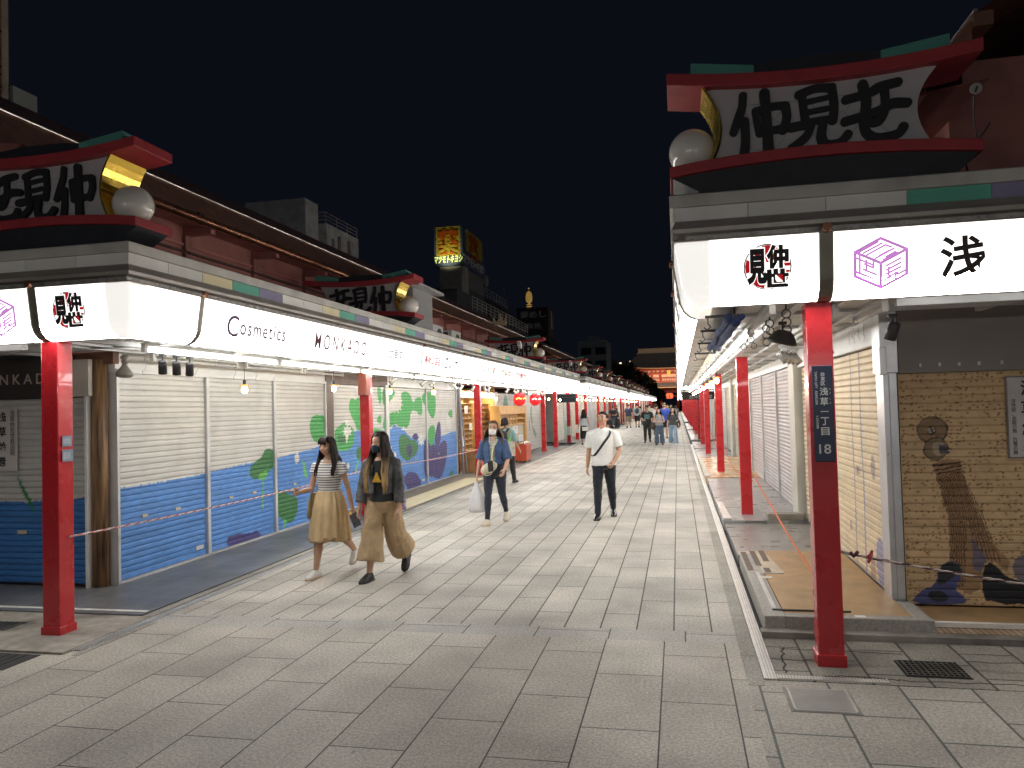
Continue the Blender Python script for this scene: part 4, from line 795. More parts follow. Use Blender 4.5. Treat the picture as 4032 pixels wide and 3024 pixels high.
for i,ch in enumerate('浅草絵巻'): mb=MB(); text_mb(mb,ch,(2.83,7.064,1.90-.165*i),(1,0,0),(0,0,1),.125,.125,.022,.003); mb.build('character',[BLACK],t)
mb=MB()
text_mb(mb,'浮世絵、金龍の舞、白鷺の舞',(2.712,7.064,1.58),(1,0,0),(0,0,1),.46,None,0,.003,0,True); mb.build('lettering',[BLACK],t)
XFR=XC+2.16
t=light_box('x',5.45,-1,.26,.965,'lit sign box with a round crest above the post with the address plate',(),'lit sign boxes facing the plaza'); emblem(t,(.632,5.45+.028,2.765),.158,(0,-1,0),(1,0,0))
t=light_box('x',5.45,-1,1.065,4.4,'lit sign box with a lilac cube logo and a large brushed black character',[('浅',1.845,.27,.27,mat('letter_warm',(.07,.05,.045),.6,0,0),.022),('草',2.42,.27,.27,MATS['letter_warm'],.022)],'lit sign boxes facing the plaza')
cube_logo(t,(1.35,5.45+.0265,2.745),.325,(0,-1,0),(1,0,0))
mb=MB(); light_prof(mb,'y',XFR,-1,5.70,6.41); mb.build('corner_box',[CORNERGLOW],RA)
segR=[6.45,8.2,11.4,15.5,20,25,30,35]
for i in range(7): light_box('y',XFR,-1,segR[i]+.04,segR[i+1]-.04,'%s lit sign box along the street edge of the beige shutter terrace'%ORD[i],[(['江戸','扇子','人形','手拭','和傘','小物','菓子'][i],(segR[i]+segR[i+1])/2,.22,1.2,LGREY,.02)],'lit sign boxes on the right terrace')
# ================================================================ farther terraces
RND=random.Random(11)
NAMES='伊勢屋 木村家 舟和 亀屋 八木 江戸一 梅園 飯田 評判堂 千代田 玉屋 助六 金龍 武藏屋 中富 松葉'.split()
def far_terrace(s,y0,y1,label,n,sec,dzr):
    XFs=XC+s*(2.16 if s>0 else 2.21)
    sg=[y0+.25+(y1-y0-.25)*i/n for i in range(n+1)]
    B=arcade(s,y0,y1,label,roof_dz=dzr,segs=[(sg[i],sg[i+1]) for i in range(n)],detail=1 if y0>60 else 2)
    side='left' if s<0 else 'right'; nth={37:'second',73:'third',107:'fourth'}[int(y0)]
    for i in range(n):
        light_box('y',XFs,-s,sg[i]+.04,sg[i+1]-.04,'%s lit sign box from the near end of the %s %s terrace'%(ORD[i],nth,side),[(RND.choice(NAMES),sg[i]+(sg[i+1]-sg[i])*.3,.2,min(1.6,(sg[i+1]-sg[i])*.35),RND.choice((LGREY,LRED,MAROON)),.03),(RND.choice(NAMES),sg[i]+(sg[i+1]-sg[i])*.72,.18,min(1.2,(sg[i+1]-sg[i])*.3),LGREY,.03)],'lit sign boxes on the %s %s terrace'%(nth,side))
    a,b=(XC-5.3,XFs-.26) if s<0 else (XFs+.26,XC+5.3)
    light_box('x',y0,-1,a,b,'lit end sign box with a green crest facing the alley, %s %s terrace'%(nth,side),[('福',b-.5 if s<0 else a+.5,.26,.26,mat('letter_green',(.1,.3,.15),.6,0,0),.03)],'lit end sign boxes facing the alleys')
    cols=[(.58,.56,.5),(.5,.5,.48),(.6,.5,.33),(.45,.46,.5),(.62,.58,.42),(.5,.42,.3)]
    y=y0+1.75; i=0
    def pt(k):
        def f(a,z,c):
            c[:]=cols[k%6]
            if k%3==1: q=z<.9+.25*np.sin(a*1.7+k); c[q]=(.2,.33,.2)
            if k%3==2: q=nz2(a*.9,z*1.6,k)>.25; c[q]=(.55,.36,.12); q=nz2(a*1.2,z*1.2,k+5)>.45; c[q]=(.2,.3,.5)
            if k%4==3: q=nz2(a*.8,z*1.1,k)>.4; c[q]=(.12,.3,.42)
            return c
        return f
    sp=[]
    while y<y1-1.2:
        w=sec*RND.uniform(.8,1.15); e=min(y+w,y1-.8); slats('shutter',XC+s*3.92,'y',y,e,.06,2.37,pt(RND.randrange(30)),B,-s,.066 if y0<60 else .13,.12)
        sp.append((e,e+.1)); y=e+.1
    rails(B,s,sp,ALU)
    mb=MB(); mb.box((XC+s*3.9,y0+1.75,2.375),(XC+s*4.0,y1-.7,2.585)); mb.build('lintel',[WHITEMET],B)
    mb=MB(); mb.box((XC+s*3.95,y0+1.72,.03),(XC+s*8.5,y0+1.76,2.59)); mb.build('end_wall',[mat('end_wall_grey',(.35,.34,.32),.6,0,.1,3)],B)
    return B
far_terrace(-1,37.4,69.0,'second left terrace beyond the alley with beige shutters and lit canopy',8,2.6,0)
far_terrace(-1,73.4,104.0,'third left terrace, a band of lit signs in the distance',6,4,0)
far_terrace(-1,107.0,166.0,'farthest left terrace ending before the temple gate trees',8,8,0)
far_terrace(1,37.4,69.0,'second right terrace behind the long row of red posts',8,2.6,-.3)
far_terrace(1,73.4,104.0,'third right terrace, hidden mostly by its red posts',6,4,-.3)
far_terrace(1,107.0,166.0,'farthest right terrace at the vanishing point',8,8,-.3)
# unseen terraces behind the viewer, assumed and added for soft light on near faces
for s,lb in ((-1,'terrace on the near side of the crossing, opposite the lotus mural terrace'),(1,'terrace on the near side of the crossing, opposite the beige shutter terrace')):
    UFb=2.16 if s>0 else 2.21; arcade(s,-42,-8.3,lb,roof_dz=0,near_text=False,detail=1)
    a,b=sorted((XC+s*(UFb+.27),XC+s*8.6)); light_box('x',-8.3,1,a,b,'lit end sign box across the crossing, %s side'%('lotus mural' if s<0 else 'beige shutter'),(),'lit end sign boxes facing the crossing')
    light_box('y',XC+s*UFb,-s,-41.5,-8.6,'long lit sign box run on the %s side behind the crossing'%('lotus mural' if s<0 else 'beige shutter'),(),'lit sign boxes behind the crossing')
# ================================================================ red posts
def ordw(i): return ORD[i]
t=thing('red_post','',"post",(0,0,0),'red posts')
mb=MB(); mb.box((-.085,-.085,.02),(.085,.085,2.53)); mb.build('shaft',[RED],t,bevel=.008)
mb=MB(); mb.box((-.097,-.097,0),(.097,.097,.085)); mb.build('plinth',[RED],t,bevel=.006)
post0=t; first=True
LY=[5.61,12.4,20.0,30.3,33.4,37.6,40.8,44.9,52.1,56.9,61.4,66.5,73.6,76.7,82.5,88.5,94.5,100,103.4,107.3,115,123,131,139,147,155,163]
RY=[5.68,12.21,19.39,27.27,32.85,37.6,44.1,50.6,57.2,63,68.2,73.6,80,86.5,93,99,103.3,107.3,115,123,131,139,147,155,163]
LLAB={0:'bright red square post standing alone at the left in front of the blue shutters',1:'red post with a brown box at its top behind the two women',2:'red post in front of the open sandal stall',3:'red post just right of the second red lantern',4:'red post at the alley end of the near left terrace',5:'red post with a white wrapper near its foot, nearer of two beyond the alley',6:'red post with a white wrapper near its foot, farther of two beyond the alley'}
RLAB={0:'large dark red square post with a navy address plate in the right foreground',1:'bright red post standing at the edge of the grey mat, second on the right',2:'red post standing on the orange tiled floor, third on the right',3:'fourth red post along the right terrace with an orange cord'}
for s,ys,lab in ((-1,LY,LLAB),(1,RY,RLAB)):
    for i,y in enumerate(ys):
        side='left' if s<0 else 'right'
        lb=lab.get(i,'%s red post from the camera in the %s row'%(ORD[i],side)); xx=XC+s*3.135
        z=.0 if i==0 else (.06 if s<0 else .0)
        if first: post0.location=(xx,y+.085,z); post0['label']=lb; post0['group']='red posts under the left canopy'; first=False; o=post0
        else: o=dup(post0,(xx,y+.085,z),lb); o['group']='red posts under the %s canopy'%side
        o['_w']=[xx,y+.085,z]
        if s<0 and i in (5,6):
            mb=MB(); mb.box((xx-.09,y-.005,.42),(xx+.09,y+.175,.85)); w_=mb.build('white_wrapper',[WHITEMET],o)
# things fixed to the posts
mb=MB(); mb.box((-5.30,12.18,2.13),(-5.17,12.395,2.52)); mb.box((-5.165,12.2,2.16),(-5.16,12.38,2.5)); o=solo(mb,'switch_box',[mat('box_brown',(.35,.10,.07),.45,0,.1,4)],'brown red switch box fixed high on the post behind the two women','box',bevel=.006)
for (x,z,w,h,lb) in ((-5.24,1.62,.075,.09,'pale grey barcode sticker on the left foreground post'),(-5.235,1.49,.085,.10,'blue grey number sticker on the left foreground post, lower of two')):
    mb=MB(); mb.box((-5.187,5.64,z),(-5.1855,5.64+w*1.4,z+h)); 
    for k in range(4): mb.box((-5.1855,5.655+k*.02,z+.02),(-5.185,5.665+k*.02,z+h-.02),1)
    solo(mb,'sticker',[mat('sticker_blue',(.2,.27,.36),.4,0,.1,20),mat('sticker_pale',(.5,.52,.55),.5,0,0)],lb,'sticker','stickers on the left post')
NAVY=mat('plate_navy',(.022,.032,.07),.35,0,.1,5); PLW=mat('plate_letter',(.68,.68,.66),.5,0,0)
t=thing('address_plate','navy address plate ending with the number 18 on the dark red foreground post','address plate',(.985,5.675,1.42))
mb=MB(); mb.box((.922,5.663,1.415),(1.058,5.681,2.085)); mb.build('plate',[NAVY],t,bevel=.006)
mb=MB(); yy=5.662
for i,ch in enumerate('台東区'): text_mb(mb,ch,(.992,yy,2.025-.032*i),(1,0,0),(0,0,1),.029,.029,.02,.001)
for ch,z in (('浅',1.905),('草',1.835),('丁',1.698),('目',1.628)): text_mb(mb,ch,(.996,yy,z),(1,0,0),(0,0,1),.056,.054,.02,.001)
mb.box((.97,yy-.001,1.762),(1.022,yy,1.768))
for a,z,h in (('TAITO CITY',1.985,.118),('ASAKUSA',1.862,.10),('1-CHOME',1.69,.09)): text_mb(mb,a,(.947,yy,z),(0,0,-1),(1,0,0),None,h,.02,.001)
for ch,z in (('あ',1.92),('さ',1.893),('く',1.85),('さ',1.823)): text_mb(mb,ch,(1.036,yy,z),(1,0,0),(0,0,1),.013,None,0,.001)
text_mb(mb,'18',(.99,yy,1.505),(1,0,0),(0,0,1),.066,.078,.012,.001)
mb.build('lettering',[PLW],t)
# ================================================================ lamps under the canopies
def tube_lamp(x,ya,yb,lit,label,grp,z=2.505):
    t=thing('tube_lamp',label,'tube lamp',(x,(ya+yb)/2,z),grp)
    mb=MB(); mb.cyl((x,ya+.04,z),(x,yb-.04,z),.017,8); mb.build('tube',[TUBEGLOW if lit else TUBEOFF],t,smooth=True)
    mb=MB(); mb.box((x-.03,ya+.05,z+.035),(x+.03,yb-.05,z+.07)); mb.box((x-.022,ya,z-.024),(x+.022,ya+.045,z+.07)); mb.box((x-.022,yb-.045,z-.024),(x+.022,yb,z+.07)); mb.build('fixture',[WHITEMET],t)
    return t
xl=-5.02; y=6.46; i=0
while y<34.4: tube_lamp(xl,y,min(y+2.54,34.9),True,'%s lit tube lamp from the near corner under the left canopy'%ORD[i],'lit tubes under the near left canopy'); y+=2.58; i+=1
xr=.70; tube_lamp(xr,5.85,7.6,False,'unlit tube lamp nearest the camera under the right canopy','tubes under the near right canopy')
y=7.65;i=0
while y<34.4: tube_lamp(xr,y,min(y+2.54,34.9),True,'%s lit tube lamp from the near end under the right canopy'%ORD[i],'tubes under the near right canopy'); y+=2.58; i+=1
for s,y0,y1,n in ((-1,37.6,69,6),(1,37.6,69,6),(-1,73.6,104,4),(1,73.6,104,4),(-1,107.2,166,6),(1,107.2,166,6)):
    side='left' if s<0 else 'right'; nth={37:'second',73:'third',107:'farthest'}[int(y0)]
    for k in range(n):
        a=y0+(y1-y0)*k/n; tube_lamp(XC+s*2.87,a,a+(y1-y0)/n-.06,True,'%s long lit tube run under the %s %s canopy'%(ORD[k],nth,side),'lit tube runs under the %s %s canopy'%(nth,side))
for i,(x,ya,yb) in enumerate(((-5.72,7.5,9.2),(-5.72,9.4,11.0),(-5.72,11.05,12.5),(1.2,6.2,7.1),(1.22,7.6,9.3),(1.5,6.0,7.0))):
    tube_lamp(x,ya,yb,False,['first white unlit batten close to the left shutters','second white unlit batten close to the left shutters','third white unlit batten close to the left shutters','short unlit batten beside the dark dome lamp, right canopy','long unlit batten over the lavender shutters, right canopy','unlit batten nearest the beige shutters, right canopy'][i],'unlit battens',2.50)
# hanging bulbs: one built, the rest copied
BC=mat('bulb_cap_orange',(.55,.22,.03),.4,0,.05,5,emit=.5,ecol=(1,.45,.08))
t=thing('hanging_bulb','','bulb lamp',(0,0,0),'bare bulbs hanging under the canopies'); t['_w']=[0,0,0]
mb=MB(); mb.cyl((0,0,.10),(0,0,.42),.004,5); mb.lathe([(0,.14),(.02,.14),(.02,.07),(0,.07)],(0,0,0),10); mb.build('cord_and_socket',[DARKMET],t)
mb=MB(); mb.lathe([(.02,.085),(.062,.068),(.064,.062),(.02,.066)],(0,0,0),16); mb.build('shade_disc',[BC],t,smooth=True)
mb=MB(); mb.ell((0,0,.018),(.036,.036,.044),14,8); mb.build('bulb',[BULBGLOW],t,smooth=True)
b0=t; spots=[(-5.2,8.52,2.14,'warm bulb hanging before the plain white shutters, nearest on the left'),(-5.2,11.03,2.2,'warm bulb hanging beside the brown box topped post'),(-5.2,13.4,2.19,'warm bulb hanging before the white lotus flower on the left'),(-5.2,16.0,2.21,'warm bulb hanging at the end of the lotus shutters'),(-5.2,21.9,2.10,'warm bulb hanging between the sandal stall and display case'),
 (-5.2,31.3,2.14,'warm bulb hanging right of the fourth left post'),(-5.2,34.4,2.12,'warm bulb hanging at the alley by the dark board')]
for i,y in enumerate((38.5,40.2,42.2,44,46,48,50,53,56,59,62,65,68)): spots.append((-5.15,y,2.16,'%s bulb in the bulb row of the second left terrace'%ORD[i]))
for i,y in enumerate((12.6,14.6,16.6,19,22,25,28,31)): spots.append((.62,y,2.17,'%s glowing bulb along the near right canopy edge'%ORD[i]))
for i,y in enumerate((38.5,43,47,52,57,62,67)): spots.append((.62,y,2.17,'%s bulb in the bulb row of the second right terrace'%ORD[i]))
for i,y in enumerate((75,79,83,87,91,95,99)): spots.append((-5.15,y,2.16,'%s bulb in the bulb row of the third left terrace'%ORD[i]))
for i,(x,y,z,lb) in enumerate(spots):
    if i==0: b0.location=(x,y,z); b0['label']=lb
    else: dup(b0,(x,y,z),lb)
# spot lamps
def spot(name,mats,label,loc,tilt,kind='can',grp='spot lamps'):
    t=thing(name,label,'spot lamp',loc,grp); x,y,z=loc; t['_w']=[0,0,0]; R=Matrix.Rotation(tilt[0],3,'X')@Matrix.Rotation(tilt[1],3,'Y')
    mb=MB(); mb.box((-.03,-.02,.10),(.03,.02,.125)); mb.cyl((0,0,.02),(0,0,.11),.008,8); mb.build('bracket',[mats[0]],t)
    mb=MB(); prof={'can':[(0,.06),(.036,.06),(.04,.05),(.042,-.075),(.036,-.075),(.03,-.05),(0,-.05)],'bell':[(0,.085),(.022,.085),(.024,.02),(.03,.0),(.058,-.06),(.052,-.06),(.025,-.01),(0,-.01)],'par':[(0,.14),(.028,.14),(.03,.06),(.022,.05),(.028,.03),(.075,-.03),(.08,-.055),(.06,-.075),(0,-.082)],'dome':[(0,.06),(.05,.055),(.08,.03),(.115,-.03),(.12,-.05),(.09,-.06),(0,-.06)]}[kind]
    mb.lathe(prof,(0,0,0),18); mb.v=[tuple(R@Vector(p)) for p in mb.v]; mb.build('lamp_head',[mats[1]],t,smooth=True); return t
spot('spot_lamp',[DARKMET,DARKMET],'black can spot lamp, nearest of three in a row under the left canopy',(-5.06,6.80,2.36),(.25,.15)); spot('spot_lamp',[DARKMET,DARKMET],'black can spot lamp, middle of three in a row under the left canopy',(-5.06,7.02,2.36),(.25,.15)); spot('spot_lamp',[DARKMET,DARKMET],'black can spot lamp, farthest of three in a row under the left canopy',(-5.06,7.24,2.36),(.25,.2))
spot('reflector_lamp',[GREYMET,mat('reflector_grey',(.30,.28,.24),.35,.3,.2,9)],'large grey reflector lamp hanging at the left canopy corner by the log column',(-5.08,6.28,2.31),(.05,.1),'par')
for i,y in enumerate((13.55,15.3,15.9)): spot('spot_lamp',[GREYMET,mat('spot_bell',(.42,.41,.36),.4,.2,.1,5)],'grey bell shaped spot lamp, %s of three above the lotus shutters'%ORD[i],(-5.2,y,2.40),(-.2,.9),'bell')
for i,(y,k) in enumerate(((17.7,'bell'),(18.2,'bell'),(19.3,'bell'),(20.6,'bell'),(21.0,'bell'),(23.4,'bell'),(24.6,'can'),(25.0,'can'),(25.8,'can'),(26.3,'can'),(28.0,'bell'),(28.6,'bell'),(29.6,'can'),(30.0,'can'))): spot('spot_lamp',[WHITEMET,WHITEMET],'%s white spot lamp counted from the lotus shutters to the alley'%ORD[i],(-5.2,y,2.37),(.3*(-1)**i,.7*(1 if i%3 else -1)),k,'white spot lamps under the left canopy')
spot('dome_lamp',[DARKMET,mat('dome_dark',(.08,.075,.07),.4,.3,.15,6)],'large dark dome lamp under the near corner of the right canopy',(.85,6.5,2.36),(.1,.25),'dome'); spot('dome_lamp',[GREYMET,mat('dome_pale',(.4,.37,.31),.4,.2,.1,6)],'pale round lamp near the lintel under the right canopy',(1.25,7.2,2.31),(.0,.1),'dome')
for i in range(4): spot('spot_lamp',[ALU,mat('spot_silver',(.5,.5,.5),.3,.7,.1,6)],'silver can spot lamp, %s in the cluster under the right canopy'%ORD[i],(1.15+.07*i,8.9+.16*i,2.33),(-.1,-.6),'can','silver spot lamps under the right canopy')
spot('spot_lamp',[DARKMET,DARKMET],'dark can spot lamp just right of the foreground post',(1.62,6.3,2.36),(.0,.35)); spot('spot_lamp',[GREYMET,mat('spot_bell',(.42,.41,.36))],'pale spot lamp over the plaza shutter at the right edge',(2.62,6.2,2.40),(.1,1.0),'bell')
# rings and hooks
def ring_pts(c,r,ax,n=14): return [Vector(c)+(Vector((math.cos(2*math.pi*i/n),0,math.sin(2*math.pi*i/n))) if ax=='x' else Vector((0,math.cos(2*math.pi*i/n),math.sin(2*math.pi*i/n))))*r for i in range(n+1)]
for i,(x,y,n) in enumerate(((.82,6.05,3),(.78,6.75,2),(.8,7.2,3),(.7,7.6,2),(1.02,5.95,1),(1.08,6.6,1),(.72,8.6,2),(.9,9.4,1))):
    mb=MB()
    for k in range(n): mb.tube(ring_pts((x,y,2.50-.062*k),.032,'x'),.0045,5,caps=False)
    mb.cyl((x,y,2.53),(x,y,2.585),.006,5); solo(mb,'hanging_ring',[DARKMET],'%s set of dark hanging rings from the near end of the right canopy'%ORD[i],'rings','hanging rings under the right canopy')
def hook(x,y,z,label,grp,m,k=1):
    pts=[(0,.0,.11),(0,.0,.06),(0,.022,.045),(0,.03,.02),(0,.012,-.02),(0,-.025,-.05),(0,-.03,-.075),(0,-.008,-.095),(0,.02,-.085)]
    mb=MB(); mb.tube([(x,y+q[1]*k,z+q[2]*k) for q in pts],.005*k,5); solo(mb,'s_hook',[m],label,'hook',grp)
for i,y in enumerate((7.55,8.5,9.35,9.9,10.4,12.35)): hook(-5.85,y,2.42,'%s steel S hook from the log column along the left lintel'%ORD[i],'steel hooks on the left lintel',STEEL)
hook(-5.6,13.2,2.38,'large white S hook beside the brown box on the left','steel hooks on the left lintel',WHITEMET,1.5)
for i,(x,y) in enumerate(((.35,6.1),(.35,7.3),(.36,8.8),(.36,10.6))):
    mb=MB(); mb.box((x-.12,y-.012,2.50),(x+.16,y+.012,2.52)); mb.tube([(x-.1,y,2.5),(x-.1,y,2.46),(x-.08,y,2.43),(x-.11,y,2.41),(x-.13,y,2.43)],.006,5); mb.cyl((x+.1,y,2.52),(x+.1,y,2.58),.008,6)
    solo(mb,'awning_bracket',[DARKMET],'%s black awning bracket along the right light boxes'%ORD[i],'bracket','awning brackets under the right canopy')
for i in range(4): hook(1.66,6.5+.2*i+.9,2.44,'%s small wall hook along the lintel behind the right foreground post'%ORD[i],'small hooks on the right lintel',STEEL,.7)
mb=MB(); n=14
for k in range(3): mb.tube([(.40+.045*k+.008*math.sin(j*.9+k),6.0+j*.26,2.49-.035*(k%2)+.01*math.sin(j*1.3)) for j in range(n)],[.03+.008*math.sin(j*1.7+k*2) for j in range(n)],8)
solo(mb,'rolled_awning',[fabric('awning_blue',(.035,.06,.17),.25,.6,14)],'rolled dark blue cloth awning under the right light boxes','awning',smooth=True)
# red paper lanterns
def lantern(y,label,c2):
    x,z=-5.2,2.13; t=thing('paper_lantern',label,'lantern',(x,y,z),'red paper lanterns')
    mb=MB(); pr=[]
    for i in range(25):
        a=-math.pi/2+math.pi*(.1+.8*i/24); pr.append(((.215 if i%2 else .208)*math.cos(a)**.75,.22*math.sin(a)))
    mb.lathe(pr,(x,y,z),28); mb.build('paper_shell',[mat('lantern_red',(.62,.012,.02),.5,0,.05,4,emit=.35,ecol=(1,.025,.03))],t,smooth=True)
    mb=MB(); 
    for zz in (-.225,.2): mb.cyl((x,y,z+zz),(x,y,z+zz+.025),.085,16)
    mb.cyl((x,y,z+.22),(x,y,z+.40),.006,5); mb.build('hoops',[DARKMET],t)
    mb=MB()
    for a in (-1.5,-.35):
        cs=[]
        for (u,v) in ((-.5,-.25),(-.55,.15),(-.3,-.02),(-.15,.35),(0,.02),(.15,.35),(.3,-.02),(.55,.15),(.5,-.25)):
            th=a+u*.85; r=.218; cs.append((x+r*math.cos(th),y+r*math.sin(th),z+.02+v*.16))
        mb.add(cs,[tuple(range(len(cs)))])
    mb.build('crown_mark',[c2],t); return t
lantern(25.3,'red paper lantern with a yellow crown mark over the pine display case',mat('crown_yellow',(.8,.6,.1),.5,0,0,emit=.8,ecol=(1,.75,.15))); lantern(28.2,'red paper lantern with a white crown mark, the farther of the two',mat('crown_white',(.8,.78,.7),.5,0,0,emit=.8,ecol=(1,.95,.85)))
# ================================================================ boards in the alleys
t=thing('hanging_board','black hanging board with white brushed shop name under the right canopy at the alley','sign board',(.95,36.6,2.0))
mb=MB(); mb.box((.2,36.58,2.0),(1.76,36.62,2.36)); mb.build('board',[mat('board_black',(.045,.04,.035),.5,0,.1,3)],t); mb=MB(); text_mb(mb,'酒井好古堂',(1.05,36.575,2.12),(1,0,0),(0,0,1),.17,1.05,.01,.004); mb.build('lettering',[PLW],t)
mb=MB(); mb.box((-5.85,36.4,2.03),(-4.75,36.5,2.42)); mb.box((-5.85,36.38,2.27),(-4.75,36.4,2.285),1); solo(mb,'alley_awning',[mat('awning_slate',(.05,.065,.085),.6,0,.1,4),GREYMET],'dark slate awning board at the alley after the left terrace','awning')
# ================================================================ ropes
def rope(pts,r,c1,c2,label,name='rope'):
    P=[Vector(p) for p in pts]; Q=[]
    for a,b in zip(P[:-1],P[1:]):
        n=max(2,int((b-a).length/.06)); sag=.012*(b-a).length
        for i in range(n): u=i/n; q=a.lerp(b,u); q.z-=sag*4*u*(1-u)*.5; Q.append(q)
    Q.append(P[-1]); mb=MB()
    for k,m in ((0,0),(1,1),(2,0)):
        pts_=[]; d=0
        for i,q in enumerate(Q):
            d+= (q-Q[i-1]).length if i else 0; a=d*42+k*2.094; t=(Q[min(i+1,len(Q)-1)]-Q[max(i-1,0)]).normalized(); s_=t.cross(Vector((0,0,1))).normalized(); u_=s_.cross(t)
            pts_.append(q+(s_*math.cos(a)+u_*math.sin(a))*r*.5)
        mb.tube(pts_,r*.62,5,m)
    return solo(mb,name,[c1,c2],label,'rope',smooth=True)
RW=mat('rope_white',(.62,.52,.5),.8,0,.2,60); RR=mat('rope_red',(.5,.10,.11),.8,0,.2,60); RBk=mat('rope_maroon',(.07,.02,.025),.8,0,.2,60); ORG=mat('rope_orange',(.65,.18,.08),.7,0,.1,40)
zr=on_x(280,2111,-5.19).z
rope([(-5.18,5.7,zr),(-5.19,12.4,zr+.03)],.011,RW,RR,'red and white twisted rope from the left foreground post to the next post'); rope([(-5.19,12.57,zr+.03),(-5.19,20.0,.78)],.011,RW,RR,'red and white rope across the lotus shutters to the stall post')
rope([(1.075,5.70,.79),(1.16,5.69,.772),(1.30,5.69,.745),(2.3,5.68,.58),(3.3,5.68,.52)],.011,mat('rope_grey',(.4,.33,.3),.8,0,.2,60),RBk,'dark maroon and white rope tied to the right foreground post')
mb=MB(); mb.tube([(1.13,5.69,.79),(1.15,5.675,.765),(1.175,5.685,.79),(1.155,5.70,.765),(1.135,5.685,.785)],.013,6,0); mb.tube([(1.235,5.69,.755),(1.25,5.67,.775),(1.27,5.69,.80),(1.255,5.68,.75),(1.24,5.68,.72)],.011,6,1); solo(mb,'rope_knot',[RBk,RR],'knots with a pink tuft on the maroon rope beside the right post','knot',smooth=True)
pb=on_x(2600+1125*.5424,1600+912*.5424,1.09)
rope([(1.09,12.24,.74),(1.10,10.2,.55),(1.09,5.86,.30)],.012,ORG,ORG,'orange cord sagging between the first and second right posts','cord'); rope([(1.09,19.4,.75),(1.1,17,.45),(1.09,12.4,.62)],.012,ORG,ORG,'orange cord sagging between the second and third right posts','cord'); rope([(1.09,27.3,.8),(1.1,23,.45),(1.09,19.5,.62)],.012,ORG,ORG,'orange cord sagging between the third and fourth right posts','cord')
# ================================================================ drains and covers
DRN=mat('drain_steel',(.55,.54,.53),.38,.6,.12,8); N_,L_,b_=nodes_of(DRN)
tc=N_.new('ShaderNodeTexCoord'); sp=N_.new('ShaderNodeSeparateXYZ'); L_.new(tc.outputs['Object'],sp.inputs[0])
def fr(sock,per,duty,N=N_,L=L_):
    d=N.new('ShaderNodeMath'); d.operation='DIVIDE'; d.inputs[1].default_value=per; L.new(sock,d.inputs[0]); f=N.new('ShaderNodeMath'); f.operation='FRACT'; L.new(d.outputs[0],f.inputs[0]); g_=N.new('ShaderNodeMath'); g_.operation='LESS_THAN'; g_.inputs[1].default_value=duty; L.new(f.outputs[0],g_.inputs[0]); return g_.outputs[0]
m1=N_.new('ShaderNodeMath'); m1.operation='MULTIPLY'; L_.new(fr(sp.outputs['Y'],.022,.4),m1.inputs[0]); L_.new(fr(sp.outputs['X'],.02,.65),m1.inputs[1])
mx=N_.new('ShaderNodeMix'); mx.data_type='RGBA'; L_.new(m1.outputs[0],mx.inputs['Factor']); L_.new(b_.inputs['Base Color'].links[0].from_socket,mx.inputs[6]); mx.inputs[7].default_value=(.03,.03,.03,1); L_.new(mx.outputs[2],b_.inputs['Base Color'])
def drain(x0,x1,y0,y1,label):
    t=thing('drain_channel',label,'drain',((x0+x1)/2,(y0+y1)/2,0)); mb=MB(); mb.box((x0+.008,y0+.005,-.02),(x1-.008,y1-.005,.009)); mb.build('slotted_cover',[DRN],t)
    each('edge_rail',[((x0,y0,-.02),(x0+.007,y1,.012)),((x1-.007,y0,-.02),(x1,y1,.012))],[STEEL],t)
drain(.502,.583,5.37,35,'slotted steel drain channel running along the right side of the street'); drain(-4.798,-4.722,5.3,35,'slotted steel drain channel running along the left side of the street'); drain(.59,1.28,5.39,5.465,'short perforated drain strip in front of the right foreground post')
mb=MB(); mb.box((1.42,5.54,-.02),(1.82,5.87,.006),1)
for i in range(11): mb.box((1.43+.0355*i,5.55,.006),(1.438+.0355*i,5.86,.014))
for i in range(8): mb.box((1.43,5.55+.0425*i,.0055),(1.81,5.562+.0425*i,.0135))
solo(mb,'drain_grate',[mat('cast_iron',(.10,.095,.09),.5,.6,.2,9),mat('grate_pit',(.006,.006,.006),.9,0,0)],'black iron drain grate in the old slabs right of the foreground post','drain grate')
CV=mat('ribbed_steel',(.50,.49,.47),.34,.45,.08,8)
mb=MB(); mb.box((.60,4.85,-.02),(1.0,5.25,.003),1); mb.box((.62,4.87,-.02),(.98,5.23,.006))
for i in range(24): mb.box((.635,4.885+.0142*i,.006),(.965,4.892+.0142*i,.0095))
mb.box((.62,4.87,.006),(.628,5.23,.011)); mb.box((.972,4.87,.006),(.98,5.23,.011)); solo(mb,'manhole_cover',[CV,CONCRETE2],'square ribbed steel cover set in the paving at lower right','manhole cover')
for (x0,x1,y0,y1,lb) in ((-6.4,-5.84,5.68,5.93,'black grate in the concrete left of the left foreground post'),(-5.75,-4.97,4.82,5.17,'dark square cover in the paving at the left picture edge')):
    mb=MB(); mb.box((x0,y0,-.02),(x1,y1,.021 if y0>5.2 else .005)); 
    for i in range(9): mb.box((x0+.02+(x1-x0-.05)*i/9,y0+.02,.0),(x0+.03+(x1-x0-.05)*i/9,y1-.02,.026 if y0>5.2 else .009),0)
    solo(mb,'drain_grate',[mat('dark_grate',(.05,.05,.05),.55,.4,.2,9)],lb,'drain grate')
mb=MB(); mb.box((2.25,5.0,-.02),(2.7,5.25,.005)); mb.box((2.26,5.01,.004),(2.69,5.24,.007),1); solo(mb,'manhole_cover',[STEEL,mat('cover_brown',(.14,.09,.07),.5,.1,.2,6)],'brown cover with a metal rim at the right picture edge','manhole cover')
